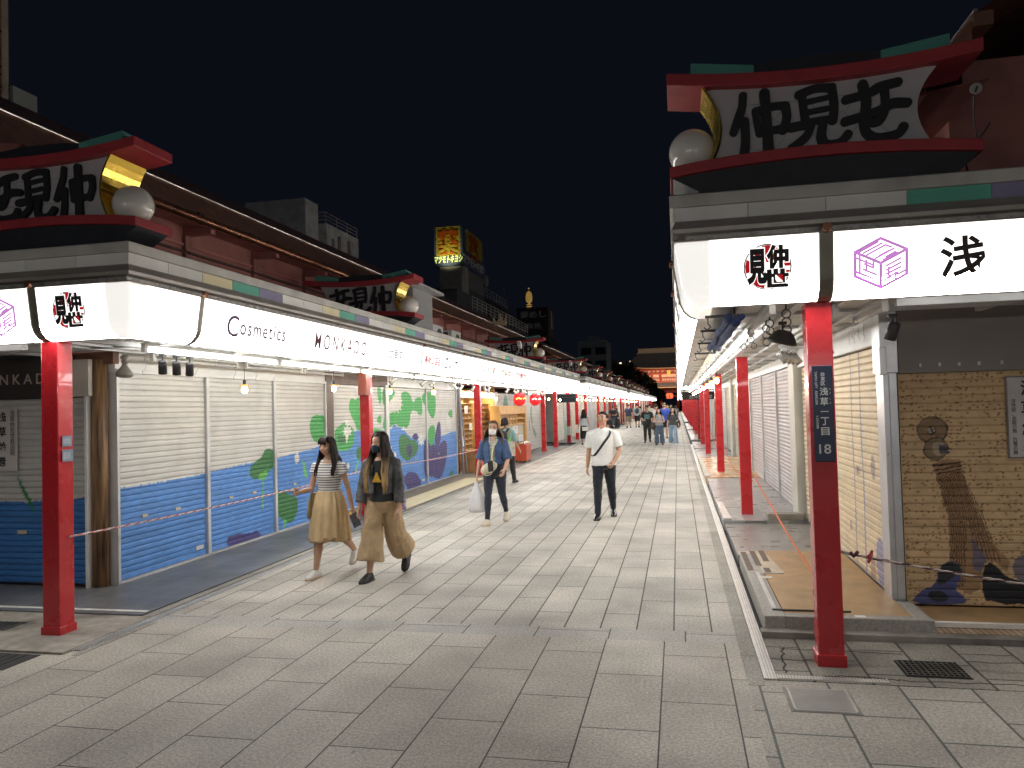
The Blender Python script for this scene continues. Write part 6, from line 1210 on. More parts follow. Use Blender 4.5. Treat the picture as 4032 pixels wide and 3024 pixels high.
class Fig:
    """local frame: +Y is forward, +X the figure's right-hand side; metres"""
    def __init__(s,H,fem,pose,build=1.0):
        s.H=H; s.fem=fem; s.b=build; g=lambda k,d: pose.get(k,d)
        lean=D2(g('lean',3)); tw=D2(g('twist',0)); U=H
        s.P=V3(0,0,.53*U); up=rotx(-lean)@V3(0,0,1); s.up=up; s.lean=lean
        s.hip={}; s.knee={}; s.ank={}; s.toe={}; s.footdir={}
        for k,sd in (('r',1),('l',-1)):
            fl,kn,ab,fp=g('leg_'+k,(0,3,2,0)); h=s.P+V3(sd*(.052 if fem else .05)*U,0,0)
            d1=V3(sd*math.sin(D2(ab)),math.sin(D2(fl)),-math.cos(D2(fl))).normalized(); a2=fl-kn; d2=V3(sd*math.sin(D2(ab))*.6,math.sin(D2(a2)),-math.cos(D2(a2))).normalized()
            s.hip[k]=h; s.knee[k]=h+d1*.245*U; s.ank[k]=s.knee[k]+d2*.245*U
            tn=g('toeout_'+k,6)*sd; f=rotz(D2(-tn))@rotx(D2(fp))@V3(0,1,0); s.footdir[k]=f
        N=s.P+up*.292*U; s.N=N; R=rotz(tw); s.sh={}; s.el={}; s.wr={}; s.hd={}; s.hn={}
        sw=(.098 if fem else .115)*U*(1+.25*(build-1))
        for k,sd in (('r',1),('l',-1)):
            fl,ab,eb,inn=(tuple(g('arm_'+k,(0,8,12,0)))+(0,))[:4]; q=N+R@V3(sd*sw,0,0)-up*.026*U
            d1=R@V3(sd*math.sin(D2(ab)),math.sin(D2(fl))*math.cos(D2(ab)),-math.cos(D2(fl))*math.cos(D2(ab))); d1.normalize()
            a2=fl+eb; d2=R@V3(sd*math.sin(D2(ab)*.7-D2(inn)),math.sin(D2(a2))*math.cos(D2(inn)),-math.cos(D2(a2))*math.cos(D2(inn))); d2.normalize()
            s.sh[k]=q; s.el[k]=q+d1*.172*U; s.wr[k]=s.el[k]+d2*.150*U; s.hd[k]=d2; hn=R@V3(sd*1.0,0.15,0); s.hn[k]=(hn-d2*hn.dot(d2)).normalized()
        hy,hp,hr=g('head',(0,0,0)); s.HR=rotz(D2(-hy))@rotx(D2(hp))@roty(D2(hr)); s.HC=N+up*.058*U+s.HR@V3(0,.012*U,.055*U)
        # put the lower sole on the ground
        zmin=1e9
        for k in 'rl':
            f=s.footdir[k]; pts=[s.ank[k]-V3(0,0,1)*.042*U-f*.03*U, s.ank[k]+f*.105*U+ (V3(0,0,-.042*U) if abs(f.z)<.2 else V3(0,0,-.03*U))]
            zmin=min(zmin,min(p.z for p in pts))
        dz=-zmin
        for dct in (s.hip,s.knee,s.ank,s.sh,s.el,s.wr):
            for k in dct: dct[k]=dct[k]+V3(0,0,dz)
        s.P=s.P+V3(0,0,dz); s.N=s.N+V3(0,0,dz); s.HC=s.HC+V3(0,0,dz)
    def tors(s):
        U=s.H; b=s.b
        F=[(-.065,.072,.056),(-.03,.098,.07),(.01,.102,.071),(.06,.083,.058),(.105,.071,.051),(.15,.080,.057),(.19,.087,.068),(.225,.090,.062),(.26,.084,.050),(.285,.055,.042),(.305,.033,.034)]
        M=[(-.065,.07,.056),(-.03,.092,.066),(.01,.094,.066),(.06,.086,.06),(.11,.086,.06),(.155,.094,.064),(.2,.103,.068),(.235,.106,.064),(.262,.098,.054),(.288,.062,.045),(.308,.038,.037)]
        return [(z*U,a*U*b,c*U*b) for z,a,c in (F if s.fem else M)]
    def spine(s,z): return s.P+s.up*z+V3(0,.004*s.H,0)
    def torso(s,mb,grow=0,zlo=None,zhi=None,flare=0,n=20):
        T=[t for t in s.tors() if (zlo is None or t[0]>=zlo*s.H) and (zhi is None or t[0]<=zhi*s.H)]
        pts=[s.spine(z) for z,_,_ in T]; rr=[(a+grow+flare*(1-i/max(1,len(T)-1))**2,c+grow+flare*(1-i/max(1,len(T)-1))**2) for i,(z,a,c) in enumerate(T)]
        mb.tube(pts,rr,n,0,(1,0,0))
    def leg(s,mb,k,grow=0,to=1.0,radii=None,n=14):
        U=s.H; b=.5+.5*s.b; h,kn,an=s.hip[k]+V3(0,0,.02*U),s.knee[k],s.ank[k]
        P=[h,h.lerp(kn,.3),h.lerp(kn,.65),kn.lerp(h,.06),kn.lerp(an,.12),kn.lerp(an,.33),kn.lerp(an,.65),an]; R_=[.058,.054,.045,.037,.033,.036,.027,.021]
        if s.fem: R_=[.06,.056,.045,.035,.031,.034,.025,.019]
        rr=[r*U*b+grow for r in R_]
        if radii: rr=[r*U for r in radii]
        L_=[i/7 for i in range(8)]; 
        if to<1:
            m=max(2,int(round(to*7))+1); P=P[:m]; rr=rr[:m]
        P2=[p+V3(0,-.006*U if 3<i<7 else 0,0) for i,p in enumerate(P)]
        mb.tube(P2,rr,n,0,(1,0,0))
    def arm(s,mb,k,grow=0,to=1.0,flare=0,n=12):
        U=s.H; b=.5+.5*s.b; f=1 if not s.fem else .86; a,e,w=s.sh[k],s.el[k],s.wr[k]
        P=[a+(s.N-a)*.25,a,a.lerp(e,.35),a.lerp(e,.75),e,e.lerp(w,.3),e.lerp(w,.7),w]; R_=[.027,.030,.0285,.025,.022,.0235,.019,.0145]
        T=[0,.08,.25,.42,.55,.7,.88,1]; pts=[];rr=[]
        for p,r,t in zip(P,R_,T):
            if t<=to+1e-6: pts.append(p); rr.append(r*U*f*b+grow+flare*(t/max(to,.01))**2)
        mb.tube(pts,rr,n); mb.tube([s.N+s.up*.012*U,s.N.lerp(a,.45)+s.up*.004*U,a],[.026*U*f+grow*.6,.026*U*f+grow*.8,.024*U*f+grow*.8],n)
    def hand(s,mb,k,curl=35,spread=6):
        U=s.H; w,d,nn=s.wr[k],s.hd[k],s.hn[k]; side=d.cross(nn)   # nn = back of hand normal, side = across the knuckles
        sd=1 if k=='r' else -1
        fwd=side if side.y>0 else -side                           # thumb side points forward
        mb.tube([w-d*.012*U,w+d*.01*U,w+d*.032*U,w+d*.052*U],[(.0150*U,.0135*U),(.019*U,.012*U),(.0235*U,.011*U),(.022*U,.0095*U)],10,0,fwd)
        for i,(o,l) in enumerate(((.016,.040),(.0055,.046),(-.0055,.043),(-.016,.034))):
            b0=w+d*.048*U+fwd*o*U; c=D2(curl*(1+.08*i)); dd=(d+fwd*D2(spread)*(1.5-i)*.25).normalized(); pts=[b0]; rr=[.0056*U]
            for j,(fr_,r) in enumerate(((.42,.0053),(.33,.0049),(.25,.004))):
                ang=c*(.55+.5*j); q=(dd*math.cos(ang)-nn*math.sin(ang)); pts.append(pts[-1]+q*l*U*fr_); rr.append(r*U)
            mb.tube(pts,rr,7)
        t0=w+d*.012*U+fwd*.018*U; q=(d*.75+fwd*.6-nn*.25).normalized(); q2=(d*.95+fwd*.12-nn*.3).normalized(); mb.tube([t0-d*.004*U,t0+q*.022*U,t0+q*.022*U+q2*.019*U,t0+q*.022*U+q2*.034*U],[.0085*U,.007*U,.0058*U,.0045*U],7)
    def head(s,mb):
        U=s.H; R=s.HR; C=s.HC; k=U*.93; p=lambda x,y,z: C+R@V3(x*k,y*k,z*k)
        mb.ell(p(0,-.010,.018),(.047*k,.058*k,.052*k),20,14,0,R)
        pts=[p(0,.004,.03),p(0,.008,.0),p(0,.011,-.025),p(0,.015,-.047),p(0,.020,-.064)]; mb.tube(pts,[(.044*k,.047*k),(.0435*k,.046*k),(.040*k,.041*k),(.031*k,.031*k),(.016*k,.016*k)],18,0,R@V3(1,0,0))
        mb.tube([p(0,.050,.006),p(0,.0545,-.008),p(0,.0595,-.018),p(0,.054,-.0235)],[(.0055*k,.006*k),(.0062*k,.0065*k),(.0088*k,.0068*k),(.007*k,.004*k)],10,0,R@V3(1,0,0))
        mb.tube([p(-.028,.040,.014),p(0,.050,.016),p(.028,.040,.014)],[.006*k,.008*k,.006*k],8)
        for sx in(-1,1):
            mb.ell(p(sx*.024,.038,-.018),(.016*k,.014*k,.014*k),10,8,0,R); mb.ell(p(sx*.047,-.006,-.004),(.006*k,.012*k,.018*k),10,8,0,R)
        mb.tube([p(-.014,.048,-.0385),p(0,.055,-.037),p(.014,.048,-.0385)],[.004*k,.0062*k,.004*k],8)
        mb.tube([s.N-s.up*.03*U,s.N+s.up*.02*U,C+R@V3(0,-.012*k,-.03*k)],[(.040*U if not s.fem else .033*U),(.033*U if not s.fem else .028*U),(.034*U if not s.fem else .029*U)],14)
    def face_parts(s,mb,mouth=True,squint=1.0):
        """eyes, brows and lips set into the face; material slots 1 white 2 iris 3 brow 4 lip"""
        U=s.H; R=s.HR; C=s.HC; k=U*.93; p=lambda x,y,z: C+R@V3(x*k,y*k,z*k)
        for sx in(-1,1):
            mb.ell(p(sx*.0195,.0455,.001),(.0085*k,.005*k,.0038*k*squint),10,6,1,R); mb.ell(p(sx*.0195,.0492,.001),(.0037*k,.0025*k,.0036*k*squint),8,6,2,R)
            mb.tube([p(sx*.010,.050,.0055*squint),p(sx*.020,.0500,.0068*squint),p(sx*.030,.0445,.0038)],[.0012*k,.0017*k,.001*k],5,3); mb.tube([p(sx*.008,.0520,.0155),p(sx*.02,.0512,.0185),p(sx*.032,.0425,.0155)],[.0016*k,.0026*k,.0012*k],5,3)
        if mouth: mb.tube([p(-.0135,.0490,-.0402),p(-.005,.0570,-.0372),p(.005,.0570,-.0372),p(.0135,.0490,-.0402)],[.0016*k,.0036*k,.0036*k,.0016*k],6,4); mb.tube([p(-.011,.0515,-.0415),p(0,.0585,-.0425),p(.011,.0515,-.0415)],[.0016*k,.0040*k,.0016*k],6,4)
        for sx in(-1,1): mb.ell(p(sx*.0042,.0612,-.0238),(.0022*k,.0016*k,.0012*k),6,4,3,R)
    def shoe(s,k,h=.045,wid=1.0,top=.055,heel=.03):
        U=s.H; mb=MB(); a=s.ank[k]; f=s.footdir[k]; upv=(V3(0,0,1)-f*f.z).normalized(); so=a-upv*.042*U
        q=lambda y,z: so+f*(y*U)+upv*(z*U); sid=f.cross(upv)
        mb.tube([q(-.038,.014),q(-.028,.022),q(0,.030),q(.04,.026),q(.075,.019),q(.105,.014),q(.118,.010)],[(.014*U*wid,.012*U),(.022*U*wid,.022*U),(.0235*U*wid,.030*U),(.026*U*wid,.024*U),(.028*U*wid,.017*U),(.022*U*wid,.0125*U),(.010*U,.007*U)],14,0,sid)
        mb.tube([q(-.004,.02),q(-.004,top)],[(.024*U,.03*U),(.0225*U,.0265*U)],12,0,sid); r=remesh(mb,.006,3)
        # sole
        sl=[(-.042,-.020),(-.030,-.026),(.03,-.027),(.07,-.031),(.105,-.024),(.121,-.008),(.121,.008),(.105,.024),(.07,.031),(.03,.027),(-.03,.026),(-.042,.020)]
        r.prism([so+f*(y*U)+sid*(x*U*wid) for y,x in sl],upv*.011*U,1); return r
def strands(f,spec,seed):
    """long hair: tapered locks leaving the crown, hugging the skull, then hanging; spec per lock via callback"""
    rnd=random.Random(seed); U=f.H; k=U*.93; R=f.HR; C=f.HC; mb=MB()
    cx,cy,cz=spec.get('cap',(.0525,.0645,.0585))
    p=lambda x,y,z: C+R@V3(x*k,y*k,z*k); org=V3(0,-.010,.018)
    capm=MB(); capm.ell(p(0,-.014,.024),(cx*k,cy*k,cz*k),22,14,0,R)
    back=spec.get('back',0)
    L0=spec['len']; n=spec['n']; span=spec.get('span',150); fr_=spec.get('front',118); w=spec.get('w',.010)
    for i in range(n):
        a=-span+2*span*i/(n-1)+rnd.uniform(-3,3); ar=D2(a); sx,sy=math.sin(ar),-math.cos(ar)   # 0 = back of the head
        part=spec.get('part',0.0); pts=[]; 
        top=V3(part+sx*.006,.012 if abs(a)>90 else -.01,.0+cz*1.0+.018)
        for t in (0,.25,.5,.75,1.0):
            ph=t*math.pi/2*1.08; q=org+V3(sx*(cx*1.03)*math.sin(ph),sy*(cy*1.03)*math.sin(ph),(cz*1.04)*math.cos(ph)); 
            if t==0: q=top
            pts.append(p(*q))
        last=pts[-1]; ln=L0(a)*rnd.uniform(.84,1.05)*U; hang=V3(0,0,-1); outw=R@V3(sx,sy,0); outw.z=0
        steps=6
        for j in range(1,steps+1):
            t=j/steps; q=last+hang*(ln*t)+outw*(spec.get('flare',.03)*U*math.sin(t*math.pi*.6))+V3(rnd.uniform(-1,1),rnd.uniform(-1,1),0)*.004*U*t
            # keep clear of neck and shoulders
            rel=q-f.N
            if rel.z<.02*U:
                d=(.045+min(.05,max(0,-rel.z/U*.9)))*U; ay=abs(rel.y)
                sgn=1 if abs(a)>70 else -1
                if sgn>0: fy=spec.get('fy',.062); q.y=max(q.y,f.N.y+fy*U*min(1,.45+max(0,-rel.z/U)*9)+(.012*U if rel.z<-.06*U else 0))
                else: q.y=min(q.y,f.N.y-.058*U-(.015*U if rel.z<-.05*U else 0)) if abs(a)<80 else q.y
            pts.append(q)
        r0=w*U; rr=[r0*.8,r0,r0*1.05,r0*1.05,r0*1.05]+[r0*(1.05-.55*(j/steps)**1.5) for j in range(1,steps+1)]; rr[-1]=r0*.25
        mb.tube(pts,[(r*1.25,r*.7) for r in rr],6,0,R@V3(-sy,sx,0))
    if spec.get('bangs'):
        for i in range(16):
            x=-.036+.072*i/15; mb.tube([p(x*.5,.015,.078),p(x*.85,.040,.066),p(x*1.0,.054,.044),p(x*1.05,.0585,spec['bangs']+rnd.uniform(-.003,.003))],[(.006*k,.004*k),(.007*k,.0045*k),(.0065*k,.004*k),(.0022*k,.0015*k)],6)
    # cap trimmed so that the face stays clear
    keep=MB(); q=[V3(*v) for v in capm.v]; loc=[R.transposed()@(v-C)/k for v in q]
    hl=spec.get('hairline',.040)
    ok=[not(l.y>.012 and l.z<hl-(.0 if abs(l.x)<.03 else .01)) and not(l.z<-.03 and l.y>-.0) for l in loc]
    fs=[fc for fc in capm.f if all(ok[i] for i in fc)]
    mb.add(capm.v,fs); return mb
def short_hair(f,thick=.006,hairline=.038,seed=1,vox=.005,sides=True):
    U=f.H; k=U*.93; R=f.HR; C=f.HC; p=lambda x,y,z: C+R@V3(x*k,y*k,z*k); mb=MB()
    mb.ell(p(0,-.013,.024+thick*.5),((.0475+thick)*k,(.0585+thick)*k,(.0525+thick)*k),26,18,0,R)
    v=[]
    for q in mb.v:
        l=R.transposed()@(V3(*q)-C)/k; n=noise.noise(l*90+V3(seed,0,0)); l=l*(1+.02*n)
        if l.y>.018 and l.z<hairline: l.y=min(l.y,.018+.03*max(0,(l.z-hairline+.02)/.02)); l.x*=.86; l.z=max(l.z,-.0)
        if l.z<-.012 and l.y>-.02: l.x*=.82; l.y=min(l.y,.0)
        if l.z<-.034: l.x*=.75; l.z=-.034-(abs(l.z)-.034)*.2
        v.append(tuple(C+R@(l*k)))
    mb.v=v; return mb
def mask_mesh(f):
    U=f.H; k=U*.93; R=f.HR; C=f.HC; mb=MB(); nx,nz_=16,10; P=[]
    for j in range(nz_+1):
        z=-.012-.056*j/nz_
        for i in range(nx+1):
            u=-1+2*i/nx; hw=.041-.010*(j/nz_)**2; x=u*hw; y=.0705-.034*u*u-.010*max(0,(j/nz_-.6))*2-.004*(abs(u)<.05)*0+ .003*math.cos(u*1.5)-.006*(1-min(1,j/3))
            y+=.0015*math.sin(j*2.1)
            P.append(C+R@V3(x*k,y*k,z*k))
    w=nx+1; mb.add(P,[(j*w+i,j*w+i+1,(j+1)*w+i+1,(j+1)*w+i) for j in range(nz_) for i in range(nx)])
    for sx in (-1,1):
        for z in (-.014,-.058): mb.tube([C+R@V3(sx*.040*k,.03*k,z*k),C+R@V3(sx*.048*k,.0,(-.012+z*.2)*k),C+R@V3(sx*.050*k,-.010*k,.004*k)],.0011*k,5)
    return mb
def skirt(f,hem,waist_z,hem_z,grow,nf,amp,seed,ry=1.0):
    """gathered skirt; hem = (half width, half depth, centre offset x,y)"""
    U=f.H; mb=MB(); n=96; m=22; vs=[]; c0=f.spine(waist_z*U); T=f.tors()
    a0=.078*U+grow; b0=.056*U+grow
    for j in range(m+1):
        t=j/m; z=c0.z+(hem_z-c0.z)*t; e=t**.85
        hipb=.028*U*math.sin(min(1,t*2.2)*math.pi/2)
        A=a0+(hem[0]-a0-.0)*e*.75+hipb*(1-t)+hem[0]*0; A=a0*(1-e)+hem[0]*e+hipb*(1-t); Bq=b0*(1-e)+hem[1]*e+hipb*.8*(1-t); cx=c0.x+hem[2]*t; cy=c0.y+hem[3]*t
        for i in range(n):
            th=2*math.pi*i/n; fo=amp*(.25+.75*t)*(math.sin(nf*th+seed+.9*math.sin(2*th+seed)+t*.8)+.5*math.sin((nf*1.7)*th+seed*3))
            vs.append((cx+(A+fo)*math.cos(th),cy+(Bq+fo)*math.sin(th),z+(.008*math.sin(3*th+seed) if j==m else 0)))
    fs=[(j*n+i,j*n+(i+1)%n,(j+1)*n+(i+1)%n,(j+1)*n+i)[::-1] for j in range(m) for i in range(n)]
    # hem turned inward so the cloth has thickness
    o=len(vs); vs+=[(x*.97+.03*(c0.x+hem[2]),y*.97+.03*(c0.y+hem[3]),z+.05) for x,y,z in vs[m*n:(m+1)*n]]; fs+=[(m*n+i,m*n+(i+1)%n,o+(i+1)%n,o+i)[::-1] for i in range(n)]; fs.append(tuple(range(o,o+n)))
    mb.add(vs,fs); return mb
def person(label,xy,heading,H,fem,pose,sk,cloth,hair,build=1.0,vox=.008,face=True,extra=None,group=None,far=False):
    """cloth: list of (name, kind, params, material). Returns (root, Fig, local->world)"""
    f=Fig(H,fem,pose,build); t=thing('person',label,'person',(xy[0],xy[1],0),group,D2(heading)); t['_w']=[0,0,0]
    mb=MB(); f.torso(mb); 
    for k in 'rl': f.leg(mb,k); f.arm(mb,k); f.hand(mb,k,*pose.get('hand_'+k,(35,6))); mb.tube([f.ank[k],f.ank[k]-V3(0,0,.015)*H+f.footdir[k]*.03*H],[.021*H,.018*H],8)
    f.head(mb); b=remesh(mb,vox,1)
    if face: f.face_parts(b,'mask' not in [c[1] for c in cloth],pose.get('squint',1))
    b.build('body',[sk,EYEW,IRIS,BROW,LIP],t,smooth=True)
    for nm,kind,pr,m in cloth:
        g=MB(); v2=max(vox,.009)
        if kind=='top':
            f.torso(g,pr.get('grow',.014),pr.get('zlo',-.02),pr.get('zhi',.29),pr.get('flare',.012))
            if pr.get('sleeve',0)>0:
                for k in 'rl': f.arm(g,k,pr.get('sg',.012),pr['sleeve'],pr.get('sf',.012))
            else:
                for k in 'rl': f.arm(g,k,.008,.08)
            g=remesh(g,v2,pr.get('sm',5)); folds(g,pr.get('amp',.008),pr.get('fr',9),H*7); folds(g,pr.get('amp',.008)*.45,pr.get('fr',9)*2.6,H*3,.35)
        elif kind=='jacket':
            f.torso(g,pr.get('grow',.028),pr.get('zlo',.01),.285,pr.get('flare',.012))
            for k in 'rl': f.arm(g,k,pr.get('sg',.02),pr.get('sleeve',.88),pr.get('sf',.01))
            g=remesh(g,v2,2); folds(g,.012,9,H*5); folds(g,.006,22,H,.5)
            # cut the front opening
            op=pr.get('open',.05); zt=f.N.z
            def inside(p): 
                h=(zt-p[2]); return p[1]>f.spine(.1*H).y+.01 and abs(p[0]-pr.get('ox',0))<op*(1-.15*min(1,max(0,h)/.4))+(.02 if h<.05 else 0)
            cut=[inside(p) for p in g.v]; g.f=[q for q in g.f if not any(cut[i] for i in q)]; g.m=[0]*len(g.f)
        elif kind=='pants':
            f.torso(g,pr.get('grow',.009),-.07,pr.get('zhi',.06),0)
            for k in 'rl': f.leg(g,k,pr.get('lg',.010),pr.get('to',1.0),pr.get('radii'))
            g=remesh(g,v2,2); folds(g,pr.get('amp',.008),pr.get('fr',9),H*3,1.0); folds(g,.004,24,H,1.3)
        elif kind=='skirt': g=skirt(f,pr['hem'],pr['wz'],pr['hz'],.012,pr.get('nf',11),pr.get('amp',.010),pr.get('seed',1)); folds(g,.006,7,H)
        elif kind=='shoes':
            for k in 'rl':
                q=f.shoe(k,**pr); q.build('shoe',m,t,smooth=True)
            continue
        elif kind=='mask': g=mask_mesh(f)
        elif kind=='custom': g=pr(f)
        o=g.build(nm,m if isinstance(m,list) else [m],t,smooth=True)
        if kind in('jacket','mask'): so=o.modifiers.new('s','SOLIDIFY'); so.thickness=.006 if kind=='jacket' else .002
    if hair:
        g=short_hair(f,**hair[1]) if hair[0]=='short' else strands(f,hair[1],int(H*1000)); g.build('hair',[hair[2]],t,smooth=True)
    M=Matrix.Translation((xy[0],xy[1],0))@Matrix.Rotation(D2(heading),4,'Z'); return t,f,M
def px_x(xd,Y,yd=1000): return on_y(xd*1.82278,yd*1.82278,Y).x
AS=skin('asian',(.50,.30,.205)); AS2=skin('asian_tan',(.44,.255,.165)); CA=skin('fair',(.55,.34,.25))
WHT=fabric('shirt_white',(.66,.65,.62),.04,.35,10); BLKT=fabric('tee_black',(.02,.02,.023),.15,.4); NAVYT=fabric('trousers_navy',(.012,.014,.024),.12,.4,12); JEANS=fabric('jeans_dark',(.022,.028,.045),.25,.4,14); DEN=fabric('denim_blue',(.045,.085,.18),.3,.5,12); DENG=fabric('denim_grey',(.085,.085,.088),.55,.6,10); TANS=fabric('skirt_tan',(.57,.41,.22),.08,.5,9); TANW=fabric('trousers_tan',(.43,.30,.165),.08,.5,9)
STR=fabric('striped_tee',(.68,.66,.63),.04,.3,10,stripe=(.0285,.30,(.018,.018,.02))); STRF=fabric('fine_stripe_tee',(.62,.60,.54),.05,.3,10,stripe=(.022,.42,(.10,.10,.10)))
SHW=mat('shoe_white',(.68,.67,.65),.5,0,.06,30); SOLEW=mat('sole_white',(.62,.61,.58),.6,0,.05,20); SHB=mat('shoe_black',(.016,.016,.017),.5,0,.15,30); SOLEB=mat('sole_black',(.025,.025,.025),.7,0,.1,20); SHC=mat('shoe_cream',(.55,.50,.40),.6,0,.08,30); LEATH=mat('leather_black',(.012,.012,.012),.12,0,.05,10,coat=.8)
def loc_(M,v): return M@Vector(v)
# ---- woman in the striped tee
Y=8.17
t1,f1,M1=person('woman in a black and white striped tee and tan button skirt, holding a phone',(px_x(708,Y)+.02,Y),178,1.585,True,dict(leg_r=(15,5,2,0),leg_l=(-12,42,2,-32),arm_r=(10,9,78,-2),arm_l=(-4,15,8,-4),head=(14,-2,0),lean=2,twist=0,hand_r=(45,4),hand_l=(40,3)),AS,
 [('striped_tee','top',dict(grow=.013,zlo=.02,zhi=.289,flare=.0,sleeve=.26,sg=.014,sf=.014,amp=.005),STR),
  ('button_skirt','skirt',dict(hem=(.235,.225,-.0,.0),wz=.085,hz=.40,nf=13,amp=.011,seed=2),TANS),('sneaker','shoes',dict(),[SHW,SOLEW])],
 ('long',dict(len=lambda a: .215 if abs(a)<150 else .19,n=110,span=112,w=.0085,bangs=.020,hairline=.03,flare=.025,part=0),hairmat('brown_black',(.022,.013,.010))),vox=.0062)
# ---- woman with ombre hair
Y=8.10
t2,f2,M2=person('woman with a navy face mask, grey denim jacket and wide tan trousers',(px_x(822,Y)+.02,Y),180,1.63,True,dict(leg_r=(16,6,2,0),leg_l=(-13,34,3,-42),arm_r=(4,12,14,4),arm_l=(2,11,16,4),head=(22,-4,0),lean=3,twist=0,hand_r=(60,3),hand_l=(45,3)),AS,
 [('black_tee','top',dict(grow=.012,zlo=.0,zhi=.289,sleeve=.2),BLKT),('grey_denim_jacket','jacket',dict(grow=.03,zlo=.02,sleeve=.9,sg=.022,sf=.014,open=.055),DENG),
  ('wide_trousers','pants',dict(grow=.010,zhi=.06,to=.86,radii=[.066,.068,.070,.074,.080,.086,.096,.1],amp=.016,fr=7),TANW),('sneaker','shoes',dict(),[SHB,SOLEB]),('face_mask','mask',{},fabric('mask_navy',(.015,.035,.06),.1,.25,30))],
 ('long',dict(len=lambda a: .335,n=130,span=116,w=.0105,fy=.092,flare=.03,hairline=.048,part=.002),hairmat('ombre',(.02,.012,.009),(.42,.27,.12),(1.08,1.36))),vox=.0062)
mb=MB(); c=f2.spine(.17*1.63)+V3(0,.082*1.63,0)
mb.prism([c+V3(-x,.012,z) for x,z in ((-.05,-.05),(.05,-.05),(.05,-.03),(.034,-.02),(.026,.015),(.012,.03),(.012,.055),(-.012,.055),(-.014,.03),(-.03,.01),(-.036,-.022),(-.05,-.03))],(0,.004,0)); mb.build('tee_print',[mat('print_amber',(.62,.36,.03),.6,0,.3,40)],t2)
# ---- woman with the white mask
Y=12.02
t3,f3,M3=person('woman with a white face mask, short sleeved denim jacket and dark jeans',(px_x(1068,Y),Y),181,1.65,True,dict(leg_r=(12,4,2,0),leg_l=(-9,30,2,-28),arm_r=(2,15,8,2),arm_l=(10,16,38,18),head=(-4,0,0),lean=2,hand_r=(75,2),hand_l=(45,4)),AS,
 [('striped_tee','top',dict(grow=.012,zlo=.02,zhi=.289,sleeve=.15),STRF),('denim_jacket','jacket',dict(grow=.030,zlo=.055,sleeve=.56,sg=.024,sf=.02,open=.042),DEN),('dark_jeans','pants',dict(lg=.006,to=1.0,zhi=.06,amp=.004),JEANS),('sneaker','shoes',dict(),[SHC,SOLEW]),('face_mask','mask',{},fabric('mask_white',(.68,.66,.65),.03,.2,30))],
 ('long',dict(len=lambda a: .155 if abs(a)<130 else .15,n=100,span=108,w=.0088,flare=.05,hairline=.046,part=.004),hairmat('chestnut',(.12,.07,.042),(.24,.15,.09),(1.2,1.4))),vox=.0068)
mb=MB()
for a,b in (((.03,.085,.93),(.02,.1,1.05)),): pass
pts=[f3.HC+V3(.05,.0,-.01),f3.HC+V3(.055,.04,-.10),f3.N+V3(.045,.10,-.06),f3.N+V3(.05,.115,-.16),f3.N+V3(.02,.12,-.22)]; mb.tube(pts,.004,5); mb.build('earphone_cord',[SHW],t3)
# ---- man in the white polo
Y=12.68
t4,f4,M4=person('man in a white polo shirt with a black cross strap, looking up',(px_x(1304,Y),Y),182,1.745,False,dict(leg_r=(12,4,2,0),leg_l=(-9,20,3,-16),arm_r=(-10,9,12,0),arm_l=(6,12,42,26),head=(20,14,0),lean=-1,twist=-2,hand_r=(50,3),hand_l=(60,4),squint=.8),AS2,
 [('white_polo','top',dict(grow=.019,zlo=-.045,zhi=.31,flare=.030,sleeve=.45,sg=.016,sf=.022,amp=.011,fr=7),WHT),('navy_trousers','pants',dict(lg=.010,to=1.0,zhi=.03,amp=.009),NAVYT),('dress_shoe','shoes',dict(),[LEATH,SOLEB])],
 ('short',dict(thick=.0045,hairline=.050),hairmat('black_crop',(.014,.012,.011))),vox=.0065)
def around(f,a,b,r,n=18,grow=.03):
    """strap over the near shoulder, across the chest and round the back"""
    return None
U=1.745; N4=f4.N
def strap_pts(f,H,sgn,zl,gy=.085,depth=.098):
    sx=sgn*.062*H; P=f.P; N=f.N
    return [N+V3(sx,-.055*H,-.005*H),N+V3(sx,.0,.012*H),N+V3(sx*.95,.042*H,-.012*H),N+V3(sx*.55,.066*H,-.065*H),N+V3(sx*.05,gy*H*.95,-.12*H),N+V3(-sx*.55,gy*H*.97,-.17*H),N+V3(-sx*1.1,.075*H,zl*H*.9),N+V3(-sx*1.55,.03*H,zl*H),N+V3(-sx*1.4,-.05*H,zl*H*.85),N+V3(-sx*.3,-.09*H,-.13*H),N+V3(sx*.6,-.08*H,-.06*H),N+V3(sx,-.055*H,-.005*H)]
def strap(f,H,sgn,zl,w,m,t,gy=.085,name='cross_strap'):
    mb=MB(); P=strap_pts(f,H,sgn,zl,gy); Q=[]
    for i in range(len(P)-1):
        p0,p1,p2,p3=P[max(i-1,0)],P[i],P[i+1],P[min(i+2,len(P)-1)]
        for k in range(5): u=k/5; Q.append(.5*((2*p1)+(p2-p0)*u+(2*p0-5*p1+4*p2-p3)*u*u+(3*p1-p0-3*p2+p3)*u**3))
    mb.tube(Q,[(w,.004)]*len(Q),6,0,(.55*sgn,.0,.85) if False else None); return mb.build(name,[m],t,smooth=True)
STRAP=mat('strap_black',(.012,.012,.014),.6,0,.1,40)
mb=MB(); P=strap_pts(f4,U,-1,-.235,.09); Q=[]
def smooth_path(P,k=6):
    Q=[]
    for i in range(len(P)-1):
        p0,p1,p2,p3=P[max(i-1,0)],P[i],P[i+1],P[min(i+2,len(P)-1)]
        for j in range(k): u=j/k; Q.append(.5*((2*p1)+(p2-p0)*u+(2*p0-5*p1+4*p2-p3)*u*u+(3*p1-p0-3*p2+p3)*u**3))
    Q.append(P[-1]); return Q
